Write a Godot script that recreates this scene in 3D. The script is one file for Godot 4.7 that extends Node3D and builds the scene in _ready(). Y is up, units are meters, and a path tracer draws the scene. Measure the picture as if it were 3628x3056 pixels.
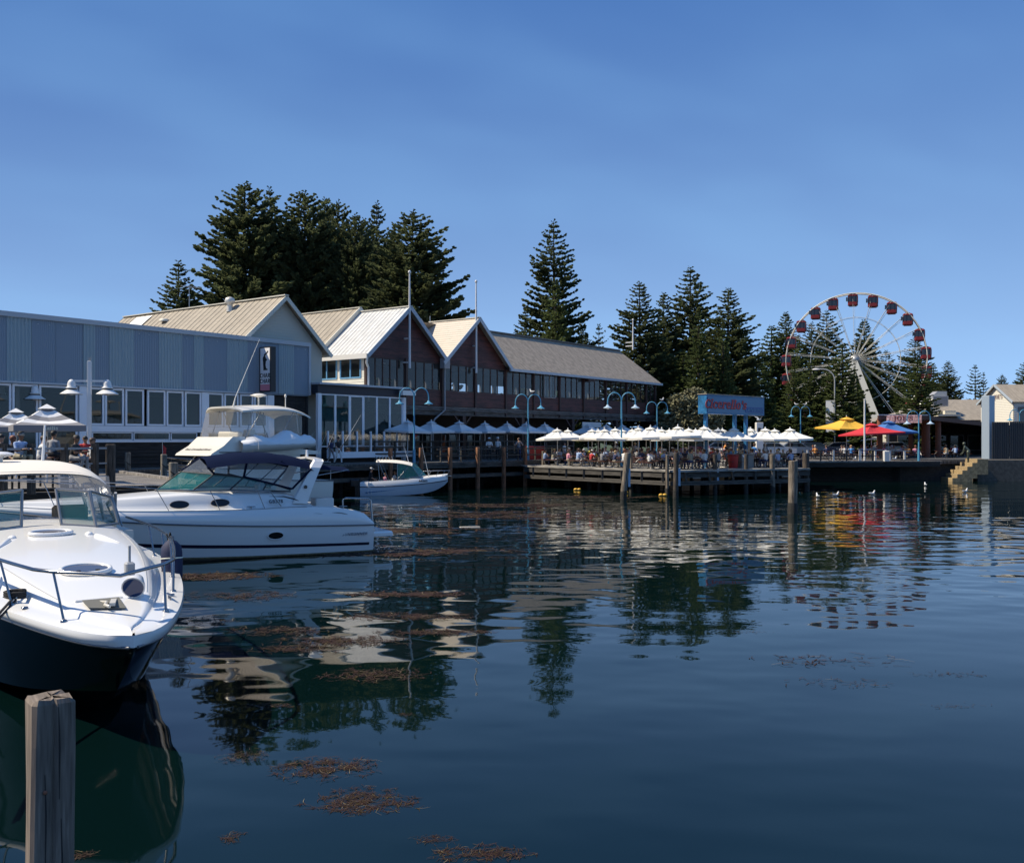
extends Node3D

const EYE := 3.6      # camera height above the water
const FOC := 3400.0   # focal length in photograph pixels (3628 x 3056)

# ---------------------------------------------------------------- geometry collector
class Geo:
	var v := PackedVector3Array()
	var n := PackedVector3Array()
	var uv := PackedVector2Array()
	var c := PackedColorArray()
	var tint := Color.WHITE
	var xf := Transform3D.IDENTITY

	func vert(p: Vector3, nn: Vector3, t: Vector2) -> void:
		v.append(xf * p)
		n.append((xf.basis * nn).normalized())
		uv.append(t)
		c.append(tint)

	func tri(a: Vector3, b: Vector3, d: Vector3) -> void:
		var nn := (b - a).cross(d - a)
		if nn.length_squared() < 1e-14:
			return
		nn = nn.normalized()
		vert(a, nn, Vector2.ZERO)
		vert(d, nn, Vector2(1, 1))
		vert(b, nn, Vector2(1, 0))

	func quad(a: Vector3, b: Vector3, d: Vector3, e: Vector3) -> void:
		var nn := (d - a).cross(e - b)
		if nn.length_squared() < 1e-14:
			return
		nn = nn.normalized()
		for k in [[a, Vector2(0, 0)], [d, Vector2(1, 1)], [b, Vector2(1, 0)], [a, Vector2(0, 0)], [e, Vector2(0, 1)], [d, Vector2(1, 1)]]:
			vert(k[0], nn, k[1])

	func bx(lo: Vector3, hi: Vector3) -> Geo:
		var p := []
		for i in 8:
			p.append(Vector3(hi.x if i & 1 else lo.x, hi.y if i & 2 else lo.y, hi.z if i & 4 else lo.z))
		for f in [[4, 5, 7, 6], [1, 0, 2, 3], [5, 1, 3, 7], [0, 4, 6, 2], [6, 7, 3, 2], [0, 1, 5, 4]]:
			quad(p[f[0]], p[f[1]], p[f[2]], p[f[3]])
		return self

	func box(at: Vector3, size: Vector3) -> Geo:
		return bx(at - size / 2, at + size / 2)

	# box with chamfered vertical and top edges
	func cbox(lo: Vector3, hi: Vector3, ch: float) -> Geo:
		var rings := []
		var outline := func(i: float, y: float) -> PackedVector3Array:
			var r := PackedVector3Array()
			for q in [Vector2(lo.x + ch, lo.z + i), Vector2(lo.x + i, lo.z + ch), Vector2(lo.x + i, hi.z - ch), Vector2(lo.x + ch, hi.z - i), Vector2(hi.x - ch, hi.z - i), Vector2(hi.x - i, hi.z - ch), Vector2(hi.x - i, lo.z + ch), Vector2(hi.x - ch, lo.z + i)]:
				r.append(Vector3(q.x, y, q.y))
			return r
		rings.append(outline.call(0.0, lo.y))
		rings.append(outline.call(0.0, hi.y - ch))
		rings.append(outline.call(ch * 0.95, hi.y))
		for k in 2:
			for i in 8:
				quad(rings[k][i], rings[k][(i + 1) % 8], rings[k + 1][(i + 1) % 8], rings[k + 1][i])
		fan(rings[2], true)
		fan(rings[0], false)
		return self

	func fan(r: PackedVector3Array, up: bool) -> void:
		var m := Vector3.ZERO
		for p in r:
			m += p
		m /= r.size()
		for i in r.size():
			var q: Vector3 = r[(i + 1) % r.size()]
			if up:
				tri(m, r[i], q)
			else:
				tri(m, q, r[i])

	# bar of rectangular section from a to b, w wide (sideways), h high
	func bar(a: Vector3, b: Vector3, w: float, h: float) -> Geo:
		var d := (b - a).normalized()
		var s := d.cross(Vector3.UP)
		if s.length() < 0.01:
			s = Vector3.RIGHT
		s = s.normalized()
		var u := s.cross(d).normalized()
		s *= w / 2
		u *= h / 2
		var p := [a - s - u, a + s - u, a + s + u, a - s + u, b - s - u, b + s - u, b + s + u, b - s + u]
		for f in [[0, 1, 2, 3], [5, 4, 7, 6], [1, 5, 6, 2], [4, 0, 3, 7], [3, 2, 6, 7], [4, 5, 1, 0]]:
			quad(p[f[0]], p[f[3]], p[f[2]], p[f[1]])
		return self

	# smooth surface through rows of points
	func grid(rows: Array, closed := false, flip := false) -> Geo:
		var h := rows.size()
		var w: int = rows[0].size()
		var nr := []
		for j in h:
			var a := PackedVector3Array()
			a.resize(w)
			nr.append(a)
		var wl := w if closed else w - 1
		for j in h - 1:
			for i in wl:
				var i2 := (i + 1) % w
				var fn: Vector3 = (rows[j + 1][i2] - rows[j][i]).cross(rows[j + 1][i] - rows[j][i2])
				if flip:
					fn = -fn
				nr[j][i] += fn
				nr[j][i2] += fn
				nr[j + 1][i] += fn
				nr[j + 1][i2] += fn
		for j in h - 1:
			for i in wl:
				var i2 := (i + 1) % w
				var q := [[j, i], [j, i2], [j + 1, i2], [j + 1, i]]
				var order := [0, 2, 1, 0, 3, 2] if not flip else [0, 1, 2, 0, 2, 3]
				for o in order:
					var e = q[o]
					vert(rows[e[0]][e[1]], nr[e[0]][e[1]] if nr[e[0]][e[1]].length_squared() > 1e-16 else Vector3.UP, Vector2(float(e[1]) / w, float(e[0]) / h))
		return self

	func tube(path: Array, r, sides := 6, caps := true) -> Geo:
		var rows := []
		var s0 := Vector3.ZERO
		for k in path.size():
			var d: Vector3 = (path[mini(k + 1, path.size() - 1)] - path[maxi(k - 1, 0)]).normalized()
			if s0 == Vector3.ZERO:
				s0 = d.cross(Vector3.UP if absf(d.y) < 0.9 else Vector3.RIGHT).normalized()
			s0 = (s0 - d * s0.dot(d)).normalized()
			var u := d.cross(s0)
			var rr: float = r[k] if r is Array else r
			var ring := PackedVector3Array()
			for i in sides:
				var a := TAU * i / sides
				ring.append(path[k] + (s0 * cos(a) + u * sin(a)) * rr)
			rows.append(ring)
		grid(rows, true)
		if caps:
			fan(rows[0], false)
			fan(rows[-1], true)
		return self

	# profile of (radius, height) turned about the y axis at a point
	func lathe(prof: Array, at := Vector3.ZERO, seg := 12) -> Geo:
		var rows := []
		for q in prof:
			var ring := PackedVector3Array()
			for i in seg:
				var a := -TAU * i / seg
				ring.append(at + Vector3(q.x * cos(a), q.y, q.x * sin(a)))
			rows.append(ring)
		return grid(rows, true)

	# polygon in x, y pushed out from z0 to z1
	func prism(poly: PackedVector2Array, z0: float, z1: float) -> Geo:
		var p := poly
		if Geometry2D.is_polygon_clockwise(p):
			p.reverse()
		var t := Geometry2D.triangulate_polygon(p)
		for k in range(0, t.size(), 3):
			var a := p[t[k]]
			var b := p[t[k + 1]]
			var d := p[t[k + 2]]
			if (b - a).cross(d - a) < 0:
				var sw := b
				b = d
				d = sw
			tri(Vector3(a.x, a.y, z1), Vector3(b.x, b.y, z1), Vector3(d.x, d.y, z1))
			tri(Vector3(a.x, a.y, z0), Vector3(d.x, d.y, z0), Vector3(b.x, b.y, z0))
		for i in p.size():
			var a := p[i]
			var b := p[(i + 1) % p.size()]
			quad(Vector3(a.x, a.y, z0), Vector3(b.x, b.y, z0), Vector3(b.x, b.y, z1), Vector3(a.x, a.y, z1))
		return self

	func ball(at: Vector3, r: Vector3, seg := 10, rings := 6) -> Geo:
		var rows := []
		for j in rings + 1:
			var b := -PI / 2 + PI * j / rings
			var ring := PackedVector3Array()
			for i in seg:
				var a := -TAU * i / seg
				ring.append(at + Vector3(cos(a) * cos(b) * r.x, sin(b) * r.y, sin(a) * cos(b) * r.z))
			rows.append(ring)
		return grid(rows, true)

	func mesh() -> ArrayMesh:
		var m := ArrayMesh.new()
		add(m)
		return m

	func add(m: ArrayMesh) -> void:
		var a := []
		a.resize(Mesh.ARRAY_MAX)
		a[Mesh.ARRAY_VERTEX] = v
		a[Mesh.ARRAY_NORMAL] = n
		a[Mesh.ARRAY_TEX_UV] = uv
		a[Mesh.ARRAY_COLOR] = c
		m.add_surface_from_arrays(Mesh.PRIMITIVE_TRIANGLES, a)

# ---------------------------------------------------------------- naming and placing
var names := {}
var M := {}
var rng := RandomNumberGenerator.new()

func numbered(called: String) -> String:
	var k: int = names.get(called, 0)
	names[called] = k + 1
	return called if k == 0 else "%s_%03d" % [called, k]

func tag(o: Node, label := "", category := "", group := "", kind := "") -> Node:
	if label: o.set_meta("label", label)
	if category: o.set_meta("category", category)
	if group: o.set_meta("group", group)
	if kind: o.set_meta("kind", kind)
	return o

func thing(called: String, label: String, category: String, at := Vector3.ZERO, turn := 0.0, group := "") -> Node3D:
	var o := Node3D.new()
	o.name = numbered(called)
	add_child(o)
	o.position = at
	o.rotation.y = turn
	tag(o, label, category, group)
	return o

func mi(called: String, m: Mesh, mt: Material, parent: Node) -> MeshInstance3D:
	var o := MeshInstance3D.new()
	if parent == self:
		o.name = numbered(called)
	else:
		var k := 0
		o.name = called
		while parent.has_node(NodePath(o.name)):
			k += 1
			o.name = "%s_%03d" % [called, k]
	o.mesh = m
	if mt: o.material_override = mt
	parent.add_child(o, true)
	return o

func part(called: String, g: Geo, mt: Material, parent: Node) -> MeshInstance3D:
	return mi(called, g.mesh(), mt, parent)

# many alike children: a counter keeps the names cheap
var counters := {}
func piece(called: String, m: Mesh, mt: Material, parent: Node, at := Transform3D.IDENTITY) -> MeshInstance3D:
	var key := [parent, called]
	var k: int = counters.get(key, 0)
	counters[key] = k + 1
	var o := MeshInstance3D.new()
	o.name = called if k == 0 else "%s_%03d" % [called, k]
	o.mesh = m
	if mt: o.material_override = mt
	o.transform = at
	parent.add_child(o, true)
	return o

func struct(called: String, g: Geo, mt: Material) -> MeshInstance3D:
	var o := part(called, g, mt, self)
	o.set_meta("kind", "structure")
	return o

func dup(o: Node3D, at: Vector3, turn: float, label := "", group := "") -> Node3D:
	var r: Node3D = o.duplicate()
	var base := String(o.name)
	if base.length() > 4 and base[-4] == "_" and base.substr(base.length() - 3).is_valid_int():
		base = base.substr(0, base.length() - 4)
	r.name = numbered(base)
	add_child(r)
	r.position = at
	r.rotation.y = turn
	if label: r.set_meta("label", label)
	if group: r.set_meta("group", group)
	return r

const ORD := ["first", "second", "third", "fourth", "fifth", "sixth", "seventh", "eighth", "ninth", "tenth", "eleventh", "twelfth", "thirteenth", "fourteenth", "fifteenth", "sixteenth", "seventeenth", "eighteenth", "nineteenth", "twentieth"]
func nth(i: int) -> String:
	return ORD[i] if i < 20 else ("twenty-" + ORD[i - 20] if i < 29 else "thirtieth" if i == 29 else "thirty-" + ORD[i - 30])

# surveyed positions: bearing u read off the photograph, distance d metres in front of the camera
func bx_(u: float, d: float) -> float:
	return (u - 1814.0) / FOC * d
func P(u: float, y: float, d: float) -> Vector3:
	return Vector3(bx_(u, d), y, -d)
func hgt(vv: float, d: float) -> float:
	return EYE - (vv - 1555.0) / FOC * d
func onplane(u: float, vv: float, y: float) -> Vector3:
	return P(u, y, (EYE - y) * FOC / (vv - 1555.0))

# ---------------------------------------------------------------- materials
func lin(r: float, g: float, b: float, a := 1.0) -> Color:
	var c := Color(r, g, b).linear_to_srgb()
	c.a = a
	return c

func mat(key: String, col: Color, rough := 0.6, o := {}) -> StandardMaterial3D:
	if M.has(key):
		return M[key]
	var m := StandardMaterial3D.new()
	m.resource_name = key
	m.albedo_color = col
	m.roughness = rough
	m.metallic = o.get("metal", 0.0)
	m.metallic_specular = o.get("spec", 0.5)
	if o.has("vc"):
		m.vertex_color_use_as_albedo = true
	if col.a < 1.0:
		m.transparency = BaseMaterial3D.TRANSPARENCY_ALPHA
		m.cull_mode = BaseMaterial3D.CULL_DISABLED
	if o.has("back"):
		m.backlight_enabled = true
		m.backlight = o.back
	if o.has("coat"):
		m.clearcoat_enabled = true
		m.clearcoat = o.coat
		m.clearcoat_roughness = 0.05
	if o.has("tex"):
		m.albedo_texture = tex(o.tex)
		m.uv1_triplanar = true
		m.uv1_world_triplanar = o.get("world", false)
		m.uv1_scale = Vector3.ONE * o.get("scale", 0.5)
	if o.has("bump"):
		m.uv1_triplanar = true
		m.uv1_world_triplanar = o.get("world", false)
		m.uv1_scale = Vector3.ONE * o.get("scale", 0.5)
		m.heightmap_enabled = true
		m.heightmap_texture = tex(o.bump)
		m.heightmap_scale = o.get("relief", 0.3)
	M[key] = m
	return m

var T := {}
# grey multiplier textures: mottle (weathered paint), wood_v / wood_h (grain), streak (rain runs), scum (salt and dirt)
func tex(kind: String) -> ImageTexture:
	if T.has(kind):
		return T[kind]
	var s := 384
	var n := FastNoiseLite.new()
	n.seed = kind.hash() % 10000
	n.noise_type = FastNoiseLite.TYPE_SIMPLEX
	n.fractal_octaves = 4
	n.frequency = 1.0
	var im := Image.create(s, s, false, Image.FORMAT_RGB8)
	for y in s:
		for x in s:
			var fx := float(x) / s
			var fy := float(y) / s
			var a: float
			# blended with its own shifted copies so that the tile has no seam
			var q := [0.0, 0.0, 0.0, 0.0]
			for k in 4:
				var px := fx + (k & 1) - 1.0
				var py := fy + (k >> 1) - 1.0
				match kind:
					"wood_v", "wood_soft":
						q[k] = n.get_noise_2d(px * 40, py * 2.2) * 0.55 + n.get_noise_2d(px * 7 + 50, py * 1.1) * 0.45
					"wood_h":
						q[k] = n.get_noise_2d(py * 40, px * 2.2) * 0.55 + n.get_noise_2d(py * 7 + 50, px * 1.1) * 0.45
					"streak", "scuff":
						q[k] = n.get_noise_2d(px * 18, py * 1.6) * 0.6 + n.get_noise_2d(px * 5, py * 4) * 0.4
					_:
						q[k] = n.get_noise_2d(px * 5, py * 5) * 0.6 + n.get_noise_2d(px * 19, py * 19) * 0.4
			var wx := smoothstep(0.7, 1.0, fx)
			var wy := smoothstep(0.7, 1.0, fy)
			a = lerpf(lerpf(q[3], q[2], wx), lerpf(q[1], q[0], wx), wy)
			var amp: float = {"wood_v": 0.36, "wood_h": 0.36, "wood_soft": 0.2, "streak": 0.22, "scuff": 0.09, "mottle": 0.16, "scum": 0.4}.get(kind, 0.2)
			var g := clampf(0.82 + a * amp * 1.6, 0.05, 1.0)
			if kind == "wood_v" or kind == "wood_h":
				var across := fx if kind == "wood_v" else fy
				var crack := n.get_noise_2d((across + (0.0 if kind == "wood_v" else 3.0)) * 23, (fy if kind == "wood_v" else fx) * 0.8 + 9)
				if crack > 0.42:
					g *= 0.45
			im.set_pixel(x, y, Color(g, g, g))
	T[kind] = ImageTexture.create_from_image(im)
	return T[kind]

func spl(xs: Array, ys: Array, x: float) -> float:
	var k := 0
	while k < xs.size() - 2 and x > xs[k + 1]:
		k += 1
	var t := clampf((x - xs[k]) / (xs[k + 1] - xs[k]), 0, 1)
	var sl := func(i: int) -> float:
		if i <= 0 or i >= xs.size() - 1:
			var j := clampi(i, 1, xs.size() - 1)
			return (ys[j] - ys[j - 1]) / (xs[j] - xs[j - 1])
		return (ys[i + 1] - ys[i - 1]) / (xs[i + 1] - xs[i - 1])
	var h: float = xs[k + 1] - xs[k]
	var m0: float = sl.call(k) * h
	var m1: float = sl.call(k + 1) * h
	var t2 := t * t
	var t3 := t2 * t
	return (2 * t3 - 3 * t2 + 1) * ys[k] + (t3 - 2 * t2 + t) * m0 + (-2 * t3 + 3 * t2) * ys[k + 1] + (t3 - t2) * m1

func text_mesh(s: String, size: float, font: String, depth := 0.01, bold := false) -> TextMesh:
	var f := SystemFont.new()
	f.font_names = PackedStringArray([font])
	if bold:
		f.font_weight = 700
	var t := TextMesh.new()
	t.text = s
	t.font = f
	t.font_size = 64
	t.pixel_size = size / 46.0
	t.depth = depth
	t.curve_step = 2.0
	return t

func letters(s: String, size: float, font: String, mt: Material, parent: Node, at: Transform3D, bold := false) -> MeshInstance3D:
	var o := piece("lettering", text_mesh(s, size, font, 0.012, bold), mt, parent, at)
	return o

# ================================================================ build
const FTURN := 0.9335   # the waterfront buildings stand along this bearing (53.5 degrees)
var FX: Transform3D     # frame of the waterfront: x along the facades, z towards the water

func fs(u: float, z := 0.0) -> float:   # distance along the waterfront of what is seen at bearing u, z in front of the facade line
	var k := (u - 1814.0) / FOC
	var x0 := -22.8 + 0.8036 * z
	var d0 := 53.0 - 0.5952 * z
	return (-x0 + d0 * k) / (0.5952 - 0.8036 * k)

func _ready() -> void:
	rng.seed = 7
	FX = Transform3D(Basis(Vector3.UP, FTURN), Vector3(-22.8, 0, -53))
	# ---- camera
	var cam := Camera3D.new()
	cam.name = "camera"
	cam.projection = Camera3D.PROJECTION_FRUSTUM
	cam.near = 0.1
	cam.far = 2000.0
	cam.size = 0.1 * 3056.0 / FOC
	cam.frustum_offset = Vector2(0, 0.1 * 27.0 / FOC)
	cam.position = Vector3(0, EYE, 0)
	cam.current = true
	add_child(cam)
	# ---- sky, air and exposure
	var env := Environment.new()
	env.background_mode = Environment.BG_SKY
	env.sky = Sky.new()
	var sm := PanoramaSkyMaterial.new()
	sm.panorama = sky_image()
	env.sky.sky_material = sm
	env.background_energy_multiplier = 1.0
	env.tonemap_mode = Environment.TONE_MAPPER_LINEAR
	env.tonemap_exposure = 1.42
	env.sdfgi_enabled = true
	env.ssao_enabled = true
	env.ssil_enabled = true
	var we := WorldEnvironment.new()
	we.name = "environment"
	we.environment = env
	add_child(we)
	# ---- sun: high on the left, a little behind the far shore
	var sun := DirectionalLight3D.new()
	sun.name = "sun"
	sun.light_energy = 1.5
	sun.light_color = Color(1.0, 0.95, 0.86)
	sun.light_angular_distance = 0.5
	sun.shadow_enabled = true
	add_child(sun)
	sun.look_at_from_position(Vector3.ZERO, -SUN, Vector3.UP)
	# ---- large structure
	water()
	land()
	decks()
	corrugated_building()
	cream_gable_house()
	red_building()
	glass_pavilion()
	right_quay()
	trees()
	ferris_wheel()
	# ---- objects
	signs()
	lamps()
	umbrellas_and_tables()
	people()
	piles()
	big_boat()
	sport_cruiser()
	flybridge_boat()
	runabout()
	cars_and_clutter()
	gulls()
	seaweed()

const SUN := Vector3(-0.635, 0.77, 0.03)

func sky_image() -> ImageTexture:
	var w := 1024
	var h := 512
	var im := Image.create(w, h, false, Image.FORMAT_RGBF)
	var n := FastNoiseLite.new()
	n.seed = 11
	n.noise_type = FastNoiseLite.TYPE_SIMPLEX
	n.fractal_octaves = 4
	n.frequency = 1.0
	var s := SUN.normalized()
	for y in h:
		var el := PI * (0.5 - (y + 0.5) / h)
		var up := maxf(0.0, sin(el))
		var t := pow(1.0 - up, 4.0)
		var base := Vector3(0.008, 0.066, 0.266).lerp(Vector3(0.300, 0.478, 0.740), t)
		for x in w:
			var az := TAU * ((x + 0.5) / w - 0.5)
			var d := Vector3(sin(az) * cos(el), sin(el), -cos(az) * cos(el))
			var ang := acos(clampf(d.dot(s), -1, 1))
			var near := exp(-ang / 0.62)
			var col := base + Vector3(0.22, 0.42, 0.58) * near * 0.46
			if el > -0.05:
				# thin high cirrus, drawn out in long streaks
				var e2 := maxf(up, 0.0) + 0.16
				var qx := d.x / e2
				var qz := d.z / e2
				var a := qx * 0.86 - qz * 0.5
				var b := qx * 0.5 + qz * 0.86
				var c := n.get_noise_2d(a * 0.42, b * 0.62) * 0.78 + n.get_noise_2d(a * 1.2 + 9, b * 2.6) * 0.22
				var cl := smoothstep(-0.25, 0.8, c) * 0.13
				col = col.lerp(Vector3(0.25, 0.50, 0.78), cl)
			else:
				col = Vector3(0.10, 0.13, 0.16)
			im.set_pixel(x, y, Color(col.x, col.y, col.z))
	return ImageTexture.create_from_image(im)

# ---------------------------------------------------------------- water
func wave_height(n: FastNoiseLite, x: float, z: float) -> float:
	var d := -z
	var calm := smoothstep(11.0, 34.0, d)
	var gust := 0.55 + 0.75 * smoothstep(-0.35, 0.45, n.get_noise_2d(x * 0.045, z * 0.06))
	var a := lerpf(0.22, 1.0, calm) * gust
	var swell := n.get_noise_2d(x * 0.10 + 31, z * 0.26) * 0.009
	return swell * (0.5 + 0.5 * a) + a * (n.get_noise_2d(x * 0.34, z * 0.80 + 7) * 0.0066 + n.get_noise_2d(x * 0.85 + 60, z * 1.75) * 0.0027 + n.get_noise_2d(x * 1.5 + 11, z * 2.9) * 0.0011)

func water() -> void:
	var n := FastNoiseLite.new()
	n.seed = 5
	n.noise_type = FastNoiseLite.TYPE_SIMPLEX
	n.fractal_type = FastNoiseLite.FRACTAL_NONE
	n.frequency = 1.0
	var x0 := -34.0
	var z0 := -1.0
	var step := 0.13
	var nx := 577
	var nz := 692
	var hs := PackedFloat32Array()
	hs.resize(nx * nz)
	for j in nz:
		for i in nx:
			var ed := minf(minf(i, nx - 1 - i), minf(j, nz - 1 - j)) / 12.0
			hs[j * nx + i] = wave_height(n, x0 + i * step, z0 - j * step) * minf(1.0, ed)
	var v := PackedVector3Array()
	var nn := PackedVector3Array()
	v.resize(nx * nz)
	nn.resize(nx * nz)
	for j in nz:
		for i in nx:
			var k := j * nx + i
			v[k] = Vector3(x0 + i * step, hs[k], z0 - j * step)
			var dx := hs[j * nx + mini(i + 1, nx - 1)] - hs[j * nx + maxi(i - 1, 0)]
			var dz := hs[mini(j + 1, nz - 1) * nx + i] - hs[maxi(j - 1, 0) * nx + i]
			nn[k] = Vector3(-dx, 2 * step, dz).normalized()
	var idx := PackedInt32Array()
	idx.resize((nx - 1) * (nz - 1) * 6)
	var q := 0
	for j in nz - 1:
		for i in nx - 1:
			var k := j * nx + i
			for o in [k, k + nx, k + 1, k + 1, k + nx, k + nx + 1]:
				idx[q] = o
				q += 1
	# the rest of the harbour, flat, round the rippled sheet
	var base := v.size()
	var X1 := x0 + (nx - 1) * step
	var Z1 := z0 - (nz - 1) * step
	for r in [[-400.0, x0, z0, Z1], [X1, 400.0, z0, Z1], [-400.0, 400.0, 300.0, z0], [-400.0, 400.0, Z1, -400.0]]:
		base = v.size()
		for p in [Vector3(r[0], 0, r[2]), Vector3(r[1], 0, r[2]), Vector3(r[1], 0, r[3]), Vector3(r[0], 0, r[3])]:
			v.append(p)
			nn.append(Vector3.UP)
		for o in [0, 2, 1, 0, 3, 2]:
			idx.append(base + o)
	var a := []
	a.resize(Mesh.ARRAY_MAX)
	a[Mesh.ARRAY_VERTEX] = v
	a[Mesh.ARRAY_NORMAL] = nn
	a[Mesh.ARRAY_INDEX] = idx
	var m := ArrayMesh.new()
	m.add_surface_from_arrays(Mesh.PRIMITIVE_TRIANGLES, a)
	var w := mat("harbour water", lin(0.0012, 0.0072, 0.0074), 0.025, {"spec": 0.36})
	var o := mi("water", m, w, self)
	o.set_meta("kind", "structure")

# ---------------------------------------------------------------- ground
func slab(poly: Array, y0: float, y1: float) -> Geo:   # polygon of (x, d)
	var g := Geo.new()
	g.xf = Transform3D(Basis(Vector3.RIGHT, -PI / 2), Vector3.ZERO)   # (x, y, z) -> (x, z, -y)
	var p := PackedVector2Array()
	for q in poly:
		p.append(q)
	g.prism(p, y0, y1)
	return g

func land() -> void:
	var asphalt := mat("asphalt", lin(0.07, 0.068, 0.065), 0.9, {"tex": "mottle", "scale": 0.3, "world": true})
	var g := slab([Vector2(-400, 60), Vector2(-40, 60), Vector2(-26, 55), Vector2(-17.5, 61.5), Vector2(-5, 78), Vector2(2, 87), Vector2(12, 92), Vector2(30, 90), Vector2(34, 84), Vector2(60, 84), Vector2(400, 84), Vector2(400, 900), Vector2(-400, 900)], -3.0, 1.8)
	struct("ground", g, asphalt)
	# grass behind the buildings, where the pines stand
	var grass := mat("lawn", lin(0.05, 0.08, 0.025), 0.95, {"tex": "mottle", "scale": 0.2, "world": true})
	struct("lawn", slab([Vector2(-90, 96), Vector2(-8, 128), Vector2(24, 128), Vector2(60, 120), Vector2(140, 120), Vector2(140, 420), Vector2(-160, 420), Vector2(-160, 100)], 1.7, 1.83), grass)
	struct("hill", slab([Vector2(-400, 520), Vector2(400, 520), Vector2(400, 800), Vector2(-400, 800)], 1.0, 2.6), mat("far scrub", lin(0.05, 0.07, 0.035), 0.95))

func planks(parent: Node, a: Vector2, b: Vector2, width: float, y: float, pitch: float, mats: Array, th := 0.06) -> void:
	# boards laid across a deck that runs from a to b (x, d), reaching width metres to the right of that line
	var run := b - a
	var n := int(run.length() / pitch)
	var dir := run.normalized()
	var side := Vector2(dir.y, -dir.x)
	var g := Geo.new()
	g.bx(Vector3(0.004, -th, 0), Vector3(pitch - 0.010, 0, width))
	var m := g.mesh()
	for i in n:
		var o := a + dir * pitch * i
		var bs := Basis(Vector3(dir.x, 0, -dir.y), Vector3.UP, Vector3(side.x, 0, -side.y))
		var at := Transform3D(bs, Vector3(o.x, y + rng.randf_range(-0.006, 0.006), -o.y))
		if bs.determinant() < 0:
			pass
		piece("plank", m, mats[rng.randi() % mats.size()], parent, at)

func wood_mats() -> Array:
	var r := []
	for i in 4:
		var k := 0.23 + 0.045 * i
		r.append(mat("weathered deck timber %d" % i, lin(k * 1.06, k * 0.98, k * 0.9), 0.85, {"tex": "wood_v", "scale": 0.45}))
	return r

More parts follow.
